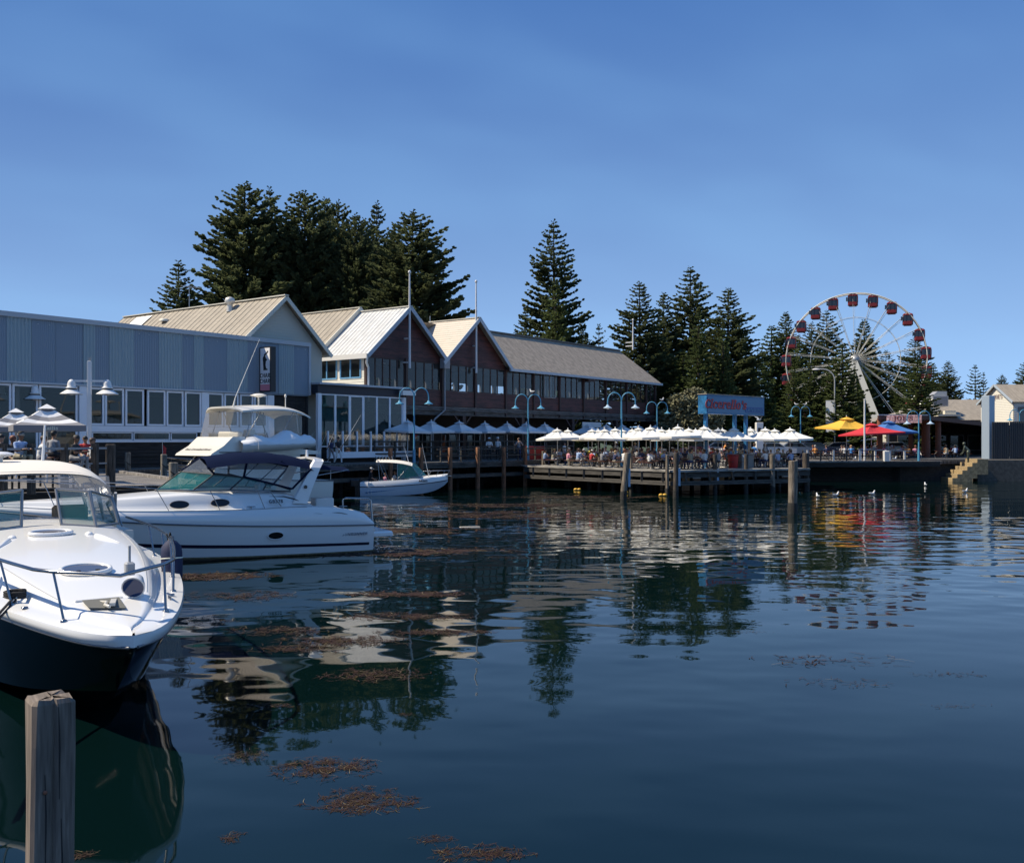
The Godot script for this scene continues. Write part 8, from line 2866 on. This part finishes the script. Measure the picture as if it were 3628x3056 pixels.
# ---------------------------------------------------------------- cars, bins, bicycles, statue, buoys
func make_car(label: String, at: Vector3, turn: float, paint: Material, van := false) -> Node3D:
	var o := thing("van" if van else "parked_car", label, "van" if van else "car", at, turn, "" if van else "cars in the car park behind the pier")
	var lowp: PackedVector2Array
	var cab: PackedVector2Array
	if van:
		lowp = PackedVector2Array([Vector2(-2.4, 0.3), Vector2(2.35, 0.3), Vector2(2.45, 0.6), Vector2(2.4, 1.0), Vector2(1.7, 1.18), Vector2(0.9, 1.95), Vector2(0.6, 2.0), Vector2(-2.3, 2.0), Vector2(-2.42, 1.2)])
		cab = PackedVector2Array([Vector2(0.15, 1.2), Vector2(1.55, 1.2), Vector2(0.85, 1.84), Vector2(0.15, 1.86)])
	else:
		lowp = PackedVector2Array([Vector2(-2.2, 0.3), Vector2(2.15, 0.3), Vector2(2.25, 0.55), Vector2(2.1, 0.82), Vector2(1.1, 0.98), Vector2(0.35, 1.42), Vector2(-1.2, 1.48), Vector2(-1.9, 1.05), Vector2(-2.2, 0.95)])
		cab = PackedVector2Array([Vector2(-1.75, 1.0), Vector2(0.95, 0.98), Vector2(0.32, 1.36), Vector2(-1.15, 1.41)])
	var w := 0.9 if not van else 0.97
	var g := Geo.new()
	g.prism(lowp, -w, w)
	part("body", g, paint, o)
	g = Geo.new()
	g.prism(cab, -w - 0.012, w + 0.012)
	part("side_glass", g, mat("car glass", lin(0.014, 0.018, 0.022), 0.04), o)
	g = Geo.new()
	var f0 := Vector2(1.68, 1.2) if van else Vector2(1.06, 1.01)
	var f1 := Vector2(0.92, 1.92) if van else Vector2(0.38, 1.40)
	g.quad(Vector3(f0.x + 0.02, f0.y, w * 0.9), Vector3(f0.x + 0.02, f0.y, -w * 0.9), Vector3(f1.x + 0.02, f1.y, -w * 0.82), Vector3(f1.x + 0.02, f1.y, w * 0.82))
	part("windscreen", g, mat("car glass", Color.WHITE), o)
	for x in [-1.4, 1.4]:
		for s in [-1.0, 1.0]:
			var t := Geo.new()
			t.xf = Transform3D(Basis(Vector3.RIGHT, PI / 2 * s), Vector3(x, 0.32, s * (w - 0.12)))
			t.lathe([Vector2(0, -0.08), Vector2(0.30, -0.08), Vector2(0.33, -0.03), Vector2(0.33, 0.10), Vector2(0.30, 0.14), Vector2(0.0, 0.14)], Vector3.ZERO, 16)
			var wh := part("wheel", t, mat("tyre rubber", lin(0.018, 0.018, 0.018), 0.9), o)
			var r := Geo.new()
			r.xf = t.xf
			r.lathe([Vector2(0.2, 0.15), Vector2(0.17, 0.155), Vector2(0.05, 0.13), Vector2(0, 0.13)], Vector3.ZERO, 14)
			part("rim", r, mat("galvanised vent", Color.WHITE), wh)
	for s in [-0.62, 0.62]:
		part("headlight", Geo.new().cbox(Vector3(2.14, 0.62, s - 0.18), Vector3(2.26, 0.78, s + 0.18), 0.02), mat("frosted bulb", Color.WHITE), o)
		part("tail_light", Geo.new().bx(Vector3(-2.44 if van else -2.22, 0.8, s * 1.2 - 0.1), Vector3(-2.36 if van else -2.12, 0.98, s * 1.2 + 0.1)), mat("red lens", lin(0.4, 0.02, 0.02), 0.3), o)
	return o

func cars_and_clutter() -> void:
	var paints := {"white": lin(0.68, 0.68, 0.67), "silver": lin(0.36, 0.37, 0.38), "dark blue": lin(0.02, 0.03, 0.07), "red": lin(0.35, 0.02, 0.02), "black": lin(0.012, 0.012, 0.014), "grey": lin(0.14, 0.145, 0.15)}
	var list := [[2640, 100, "black", 0.1], [2740, 101, "white", 0.0], [2815, 103, "silver", 0.2], [2885, 104, "dark blue", 0.1], [2560, 103, "silver", 0.1], [2950, 106, "grey", 0.15], [3150, 112, "white", 0.0], [2470, 104, "red", 0.1], [3110, 118, "dark blue", 0.1]]
	for q in list:
		var cn: String = q[2]
		var near := "silver car behind the far right white umbrella" if q[0] == 2815 else ""
		var lab: String = {2640: "black car parked left of the white kiosk column", 2740: "white car parked right of the white kiosk column", 2815: "silver car parked behind the rightmost white umbrella of the pier", 2885: "dark blue car parked left of the yellow umbrella", 2560: "silver car parked behind the blue sign's posts", 2950: "grey car parked behind the yellow umbrella", 3150: "white car parked behind the red umbrella", 2470: "red car parked behind the back row of pier umbrellas", 3110: "dark blue car parked behind the blue umbrella"}[q[0]]
		make_car(lab, P(q[0], 1.8, q[1]), q[3] + (PI if int(q[0]) % 4 == 2 else 0.0), mat(cn + " car paint", paints[cn], 0.25, {"coat": 0.7}))
	make_car("white delivery van parked behind the red umbrella on the right", P(3044, 1.8, 114), PI, mat("white car paint", Color.WHITE), true)
	# red wheelie bins on the boardwalk, big red bin and grey bin bench on the pier
	var red := mat("red bin plastic", lin(0.36, 0.015, 0.015), 0.45)
	var lid := mat("dark red bin lid", lin(0.20, 0.012, 0.012), 0.45)
	var places := [[1874, 76.6, "leftmost red wheelie bin of the row on the boardwalk", 1.97], [1887, 77.2, "middle red wheelie bin of the row on the boardwalk", 1.97], [1900, 77.8, "third red wheelie bin from the left of the row on the boardwalk", 1.97], [1913, 78.4, "rightmost red wheelie bin of the row on the boardwalk", 1.97], [2580, 85.0, "left one of two red bins at the back of the pier under the blue sign", 1.6], [2598, 85.4, "right one of two red bins at the back of the pier under the blue sign", 1.6]]
	var b0: Node3D
	for i in places.size():
		var q: Array = places[i]
		if i == 0:
			b0 = thing("wheelie_bin", q[2], "bin", P(q[0], q[3], q[1]), 0.6, "red wheelie bins")
			var rows := []
			for e in [[0.0, 0.21], [0.95, 0.28]]:
				rows.append(PackedVector3Array([Vector3(-e[1], e[0], -e[1]), Vector3(e[1], e[0], -e[1]), Vector3(e[1], e[0], e[1]), Vector3(-e[1], e[0], e[1])]))
			var g := Geo.new()
			for k in 4:
				g.quad(rows[1][k], rows[0][k], rows[0][(k + 1) % 4], rows[1][(k + 1) % 4])
			part("body", g, red, b0)
			part("lid", Geo.new().cbox(Vector3(-0.3, 0.951, -0.32), Vector3(0.3, 1.06, 0.3), 0.04), lid, b0)
			for s in [-0.2, 0.2]:
				part("wheel", Geo.new().ball(Vector3(s, 0.1, -0.26), Vector3(0.04, 0.1, 0.1)), mat("tyre rubber", Color.WHITE), b0)
		else:
			dup(b0, P(q[0], q[3], q[1]), 0.6, q[2])
	var bb := thing("round_bin", "big red bin with a dark rim beside the grey bin bench at the pier edge", "bin", P(2598, 1.6, 66.2))
	part("body", Geo.new().lathe([Vector2(0.0, 0.0), Vector2(0.30, 0.0), Vector2(0.37, 0.88), Vector2(0.34, 0.88)], Vector3.ZERO, 20), red, bb)
	part("rim", Geo.new().lathe([Vector2(0.375, 0.84), Vector2(0.42, 0.86), Vector2(0.42, 0.95), Vector2(0.33, 0.96)], Vector3.ZERO, 20), lid, bb)
	var gb := thing("bin_bench", "grey box-shaped bench with a pale triangular end panel at the pier edge", "bench", P(2640, 1.6, 66.8), 0.45)
	part("box", Geo.new().cbox(Vector3(-0.55, 0, -0.35), Vector3(0.5, 0.92, 0.35), 0.02), mat("grey painted board", lin(0.19, 0.19, 0.18), 0.7), gb)
	part("lid", Geo.new().bx(Vector3(-0.62, 0.922, -0.4), Vector3(0.55, 0.98, 0.42)), mat("pale pier planks 1", Color.WHITE), gb)
	var tg := Geo.new()
	tg.prism(PackedVector2Array([Vector2(-0.55, 0.9), Vector2(-0.05, 0.9), Vector2(-0.1, 0.35)]), 0.352, 0.37)
	part("end_panel", tg, mat("sign white", Color.WHITE), gb)
	for i in 4:
		var wb := thing("white_locker", "%s white locker from the left standing at the back of the pier" % nth(i), "locker", P(2506 + i * 19, 1.6, 86.5), 0.1, "white lockers at the back of the pier")
		part("body", Geo.new().cbox(Vector3(-0.22, 0, -0.25), Vector3(0.22, 1.15, 0.25), 0.03), mat("white gutter", Color.WHITE), wb)
		part("door", Geo.new().bx(Vector3(-0.17, 0.1, 0.252), Vector3(0.17, 1.0, 0.27)), mat("sign white", Color.WHITE), wb)
		part("handle", Geo.new().bx(Vector3(0.10, 0.55, 0.272), Vector3(0.13, 0.75, 0.29)), mat("black sign frame", Color.WHITE), wb)
	# menu boards below the pier edge
	for q in [[2469, 62.0, "small white notice board fixed under the pier edge near its front corner"], [2783, 65.0, "small white notice board fixed under the pier edge at its right end"]]:
		var nb := thing("notice_board", q[2], "notice", P(q[0], 1.05, q[1]), 0.3)
		part("board", Geo.new().bx(Vector3(-0.28, 0, 0), Vector3(0.28, 0.36, 0.04)), mat("sign white", Color.WHITE), nb)
		part("bracket", Geo.new().bx(Vector3(-0.3, -0.1, -0.03), Vector3(0.3, -0.005, 0.05)), mat("rust fascia", Color.WHITE), nb)
	# two bicycles against the rail of the right quay
	var fm := mat("dark bicycle frame", lin(0.03, 0.03, 0.035), 0.4)
	for q in [[2964, 83.0, "left one of two bicycles leaning at the white railing of the right quay"], [2990, 83.4, "right one of two bicycles leaning at the white railing of the right quay"]]:
		var bk := thing("bicycle", q[2], "bicycle", P(q[0], 1.72, q[1]), 0.12, "bicycles at the railing")
		for x in [-0.52, 0.52]:
			var ring := []
			for k in 21:
				ring.append(Vector3(x + cos(TAU * k / 20) * 0.33, 0.34 + sin(TAU * k / 20) * 0.33, 0))
			var wh := part("wheel", Geo.new().tube(ring, 0.02, 6, false), mat("tyre rubber", Color.WHITE), bk)
			var spk := Geo.new()
			for k in 8:
				spk.tube([Vector3(x, 0.34, 0), Vector3(x + cos(TAU * k / 8) * 0.32, 0.34 + sin(TAU * k / 8) * 0.32, 0)], 0.004, 3)
			part("spokes", spk, mat("galvanised vent", Color.WHITE), wh)
		var f := Geo.new()
		for e in [[Vector3(-0.52, 0.34, 0), Vector3(-0.05, 0.32, 0)], [Vector3(-0.05, 0.32, 0), Vector3(-0.2, 0.85, 0)], [Vector3(-0.52, 0.34, 0), Vector3(-0.17, 0.75, 0)], [Vector3(-0.05, 0.32, 0), Vector3(0.36, 0.78, 0)], [Vector3(-0.17, 0.75, 0), Vector3(0.36, 0.82, 0)], [Vector3(0.52, 0.34, 0), Vector3(0.34, 0.95, 0)]]:
			f.tube(e, 0.018, 6)
		part("frame", f, fm, bk)
		part("saddle", Geo.new().cbox(Vector3(-0.32, 0.85, -0.07), Vector3(-0.06, 0.90, 0.07), 0.02), fm, bk)
		part("handlebar", Geo.new().tube([Vector3(0.42, 1.0, -0.28), Vector3(0.33, 0.96, 0), Vector3(0.42, 1.0, 0.28)], 0.016, 6), fm, bk)
	# bronze figure at the head of the steps
	var stt := thing("statue", "green-bronze figure leaning forward with an outstretched arm at the head of the stone steps", "statue", Vector3(39.3, 1.45, -82.6), -2.2)
	if not bodies.has("bend"):
		bodies["bend"] = body_mesh(skeleton("bend"), 0.024)
	var bm := mi("figure", bodies["bend"], mat("green bronze", lin(0.07, 0.085, 0.065), 0.5, {"metal": 0.5}), stt)
	bm.scale = Vector3.ONE * 1.12
	part("plinth", Geo.new().cbox(Vector3(-0.3, 0, -0.25), Vector3(0.3, 0.12, 0.35), 0.02), mat("grey harbour stone", Color.WHITE), stt)
	# yellow buoys in pairs on the water under the pier
	var yel := mat("yellow float", lin(0.62, 0.36, 0.03), 0.5)
	for q in [[2040, 1737, "left float of the pair of yellow floats under the pier's left side"], [2052, 1737, "right float of the pair of yellow floats under the pier's left side"], [2342, 1757, "left float of the pair of yellow floats beside the pier's front corner post"], [2356, 1757, "right float of the pair of yellow floats beside the pier's front corner post"], [2219, 1748, "single small yellow float by the leaning mooring pile"]]:
		var p := onplane(q[0], q[1], 0.0)
		var f := thing("buoy", q[2], "buoy", p, 0.0, "yellow floats")
		part("body", Geo.new().ball(Vector3(0, 0.05, 0), Vector3(0.15, 0.12, 0.12), 12, 8), yel, f)
		part("band", Geo.new().lathe([Vector2(0.135, 0.03), Vector2(0.155, 0.05), Vector2(0.135, 0.07)], Vector3.ZERO, 12), mat("black rope", Color.WHITE), f)
	var dw := thing("driftwood", "flat pale plank floating on the open water right of the sport cruiser", "plank", onplane(1665, 1868, 0.0), 0.2)
	part("plank", Geo.new().cbox(Vector3(-0.42, -0.02, -0.14), Vector3(0.42, 0.035, 0.14), 0.02), mat("pale pier planks 2", Color.WHITE), dw)

# ---------------------------------------------------------------- gulls
func gulls() -> void:
	var white := mat("gull white", lin(0.72, 0.72, 0.71), 0.7)
	var grey := mat("gull grey wing", lin(0.36, 0.38, 0.40), 0.7)
	var red := mat("gull red bill", lin(0.4, 0.06, 0.03), 0.5)
	var mk := func(label: String, at: Vector3, turn: float, mode: int) -> void:
		var o := thing("gull", label, "gull", at, turn, "silver gulls")
		var y := 0.08 if mode == 0 else 0.20
		if mode == 2:
			y = 0.0
		var bd := Geo.new()
		bd.tube([Vector3(-0.20, y + 0.03, 0), Vector3(-0.10, y + 0.01, 0), Vector3(0.02, y, 0), Vector3(0.11, y + 0.03, 0), Vector3(0.15, y + 0.11, 0), Vector3(0.165, y + 0.165, 0), Vector3(0.19, y + 0.185, 0), Vector3(0.215, y + 0.18, 0)] if mode < 2 else [Vector3(-0.22, y, 0), Vector3(-0.1, y, 0), Vector3(0.05, y, 0), Vector3(0.14, y + 0.02, 0), Vector3(0.2, y + 0.035, 0), Vector3(0.23, y + 0.03, 0)], [0.015, 0.055, 0.08, 0.072, 0.045, 0.042, 0.042, 0.02] if mode < 2 else [0.015, 0.05, 0.065, 0.05, 0.04, 0.015], 10)
		part("body", bd, white, o)
		for s in [-1.0, 1.0]:
			var wg := Geo.new()
			if mode < 2:
				wg.grid([PackedVector3Array([Vector3(0.08, y + 0.06, s * 0.055), Vector3(-0.08, y + 0.085, s * 0.06), Vector3(-0.25, y + 0.065, s * 0.03)]), PackedVector3Array([Vector3(0.07, y - 0.01, s * 0.08), Vector3(-0.08, y + 0.01, s * 0.085), Vector3(-0.25, y + 0.05, s * 0.035)])])
			else:
				wg.grid([PackedVector3Array([Vector3(0.10, y + 0.04, s * 0.04), Vector3(0.14, y + 0.22, s * 0.26), Vector3(0.0, y + 0.30, s * 0.52)]), PackedVector3Array([Vector3(-0.08, y + 0.03, s * 0.04), Vector3(-0.04, y + 0.19, s * 0.26), Vector3(-0.06, y + 0.28, s * 0.5)])])
			part("wing", wg, grey, o)
		part("bill", Geo.new().tube([Vector3(0.22, y + 0.178 if mode < 2 else y + 0.03, 0), Vector3(0.27, y + 0.168 if mode < 2 else y + 0.02, 0)], [0.012, 0.003], 6), red, o)
		if mode == 1:
			for s in [-0.03, 0.03]:
				part("leg", Geo.new().tube([Vector3(0, 0, s), Vector3(0, y - 0.05, s)], 0.006, 5), red, o)
	mk.call("gull floating just right of the lone weathered mooring pile", onplane(2898, 1762, 0), 1.6, 0)
	mk.call("gull floating second to the right of the lone mooring pile", onplane(2962, 1757, 0), 0.2, 0)
	mk.call("largest-looking gull floating below the red umbrella", onplane(3090, 1752, 0), 0.1, 0)
	mk.call("gull floating in front of the stone steps", onplane(3280, 1721, 0), 1.4, 0)
	mk.call("gull floating farthest right on the water", onplane(3420, 1744, 0), 0.3, 0)
	mk.call("gull perched on the lamp post before the left part of the red wing", P(1885, 7.13, 75.5), 2.6, 1)
	mk.call("gull perched on the lamp post beside the olive-grey tree", P(2345, 7.18, 92.0), 0.3, 1)
	mk.call("left one of two gulls perched on the lamp post right of the blue sign", P(2822, 7.13, 103.0), 2.9, 1)
	mk.call("right one of two gulls perched on the lamp post right of the blue sign", P(2853, 7.13, 103.0), 0.2, 1)
	mk.call("gull flying with raised wings above the white kiosk column", P(2689, hgt(1487, 80), 80), 0.4, 2)
	mk.call("gull standing on the right quay before the white mast", P(3028, 1.72, 81.6), 0.6, 1)
	mk.call("gull standing on the right quay edge below the blue umbrella", P(3170, 1.72, 82.0), 0.3, 1)

# ---------------------------------------------------------------- floating weed
func weed_patch(c: Vector3, rx: float, rz: float, n: int, seed_: int) -> Mesh:
	var g := Geo.new()
	var q := RandomNumberGenerator.new()
	q.seed = seed_
	var no := FastNoiseLite.new()
	no.seed = seed_
	no.frequency = 1.0
	var size := clampf(rx * 0.09, 0.035, 0.24)
	var made := 0
	var tries := 0
	while made < n and tries < n * 8:
		tries += 1
		var a := q.randf() * TAU
		var r := pow(q.randf(), 0.6)
		var p := Vector3(cos(a) * r * rx, 0, sin(a) * r * rz)
		if no.get_noise_2d(p.x / rx * 2.6, p.z / rz * 2.6) < -0.06 + 0.42 * r * r:
			continue
		made += 1
		var f := q.randf_range(0.5, 1.5)
		var k := q.randf()
		g.tint = Color(0.038 * f, 0.021 * f, 0.015 * f) if k < 0.80 else Color(0.06 * f, 0.042 * f, 0.016 * f) if k < 0.975 else Color(0.22, 0.18, 0.10)
		var d := q.randf() * TAU
		var l := size * q.randf_range(0.5, 2.3) * (1.6 if k > 0.94 else 1.0)
		var w := size * q.randf_range(0.03, 0.085) * (1.0 if rx < 1.5 else 1.8) * (0.5 if k > 0.94 else 1.0)
		var u := Vector3(cos(d), 0, sin(d))
		var s := Vector3(-sin(d), 0, cos(d))
		var bend := q.randf_range(-0.5, 0.5)
		var y := Vector3(0, q.randf_range(0.004, 0.012), 0)
		var m := p + u * l * 0.5 + s * l * bend * 0.5 + y + Vector3(0, q.randf_range(-0.003, 0.006), 0)
		var e := p + u * l + y
		var b := p + y
		g.quad(b - s * w, b + s * w, m + s * w, m - s * w)
		g.quad(m - s * w, m + s * w, e + s * w * 0.3, e - s * w * 0.3)
	return g.mesh()

func seaweed() -> void:
	var weed := mat("brown seaweed", Color.WHITE, 0.7, {"vc": true, "spec": 0.3})
	# patches one can point to: centre (photograph pixels), half width, half depth on the water in metres
	var near := [
		[1145, 2722, 0.62, 0.42, 900, "largest near patch of brown seaweed, bottom centre-left of the water"],
		[1280, 2815, 0.45, 0.26, 420, "ragged patch of seaweed just right of and below the largest near patch"],
		[860, 2680, 0.32, 0.30, 330, "small seaweed patch left of the larger near ones"],
		[1290, 2850, 0.62, 0.30, 700, "broad near patch of seaweed with pale grass blades"],
		[822, 2970, 0.10, 0.16, 130, "little tuft of seaweed low on the left"],
		[1720, 3025, 0.50, 0.18, 520, "seaweed patch cut by the bottom edge of the picture"],
		[1540, 2975, 0.20, 0.12, 160, "small seaweed patch just above the one at the bottom edge"],
		[960, 2500, 0.42, 0.14, 260, "thin seaweed streak below the reflected trees on the left"],
		[285, 3030, 0.12, 0.10, 90, "tiny yellowish seaweed tuft beside the near post"],
		[1440, 2532, 0.12, 0.08, 50, "tiny isolated seaweed scrap in mid water"]]
	for i in near.size():
		var q: Array = near[i]
		var c := onplane(q[0], q[1], 0.0)
		var t := thing("seaweed_patch", q[5], "seaweed", c, 0.0, "floating seaweed patches")
		mi("fronds", weed_patch(c, q[2], q[3], q[4], 100 + i), weed, t)
	# the scattered rafts further out
	var g: Array = []
	var far := [[760, 2040, 1.6, 0.9, 700], [880, 2110, 1.2, 0.8, 500], [1000, 2235, 1.1, 0.5, 420], [1220, 2270, 1.3, 0.5, 600], [1320, 2390, 0.9, 0.5, 500], [1040, 2300, 1.0, 0.35, 360], [1450, 2105, 1.6, 0.35, 500], [1550, 2240, 1.2, 0.3, 420], [1440, 2185, 1.4, 0.5, 600], [1560, 1820, 6.0, 2.6, 1500], [1750, 1790, 6.5, 2.2, 1400], [1400, 1880, 4.0, 1.6, 1000], [1950, 1830, 5.0, 1.8, 900], [1330, 1960, 3.0, 0.9, 600], [2050, 1760, 6.0, 1.6, 700], [1600, 1950, 2.6, 0.6, 350], [2930, 2340, 1.4, 0.5, 80], [2990, 2420, 0.9, 0.4, 60], [3370, 2390, 0.7, 0.2, 50], [3390, 2500, 0.5, 0.2, 40], [2660, 2240, 0.5, 0.14, 40], [700, 2200, 0.9, 0.6, 300], [620, 2110, 0.8, 0.9, 260], [1840, 1975, 1.2, 0.4, 150]]
	var root := Geo.new()
	var all := ArrayMesh.new()
	for i in far.size():
		var q: Array = far[i]
		var c := onplane(q[0], q[1], 0.0)
		var m: ArrayMesh = weed_patch(c, q[2], q[3], q[4], 300 + i)
		var a := m.surface_get_arrays(0)
		for p in a[Mesh.ARRAY_VERTEX]:
			root.v.append(p + c)
		root.n.append_array(a[Mesh.ARRAY_NORMAL])
		root.uv.append_array(a[Mesh.ARRAY_TEX_UV])
		root.c.append_array(a[Mesh.ARRAY_COLOR])
	var o := part("seaweed_rafts", root, weed, self)
	tag(o, "scattered brown rafts of seaweed strewn over the middle of the harbour water", "seaweed", "", "stuff")
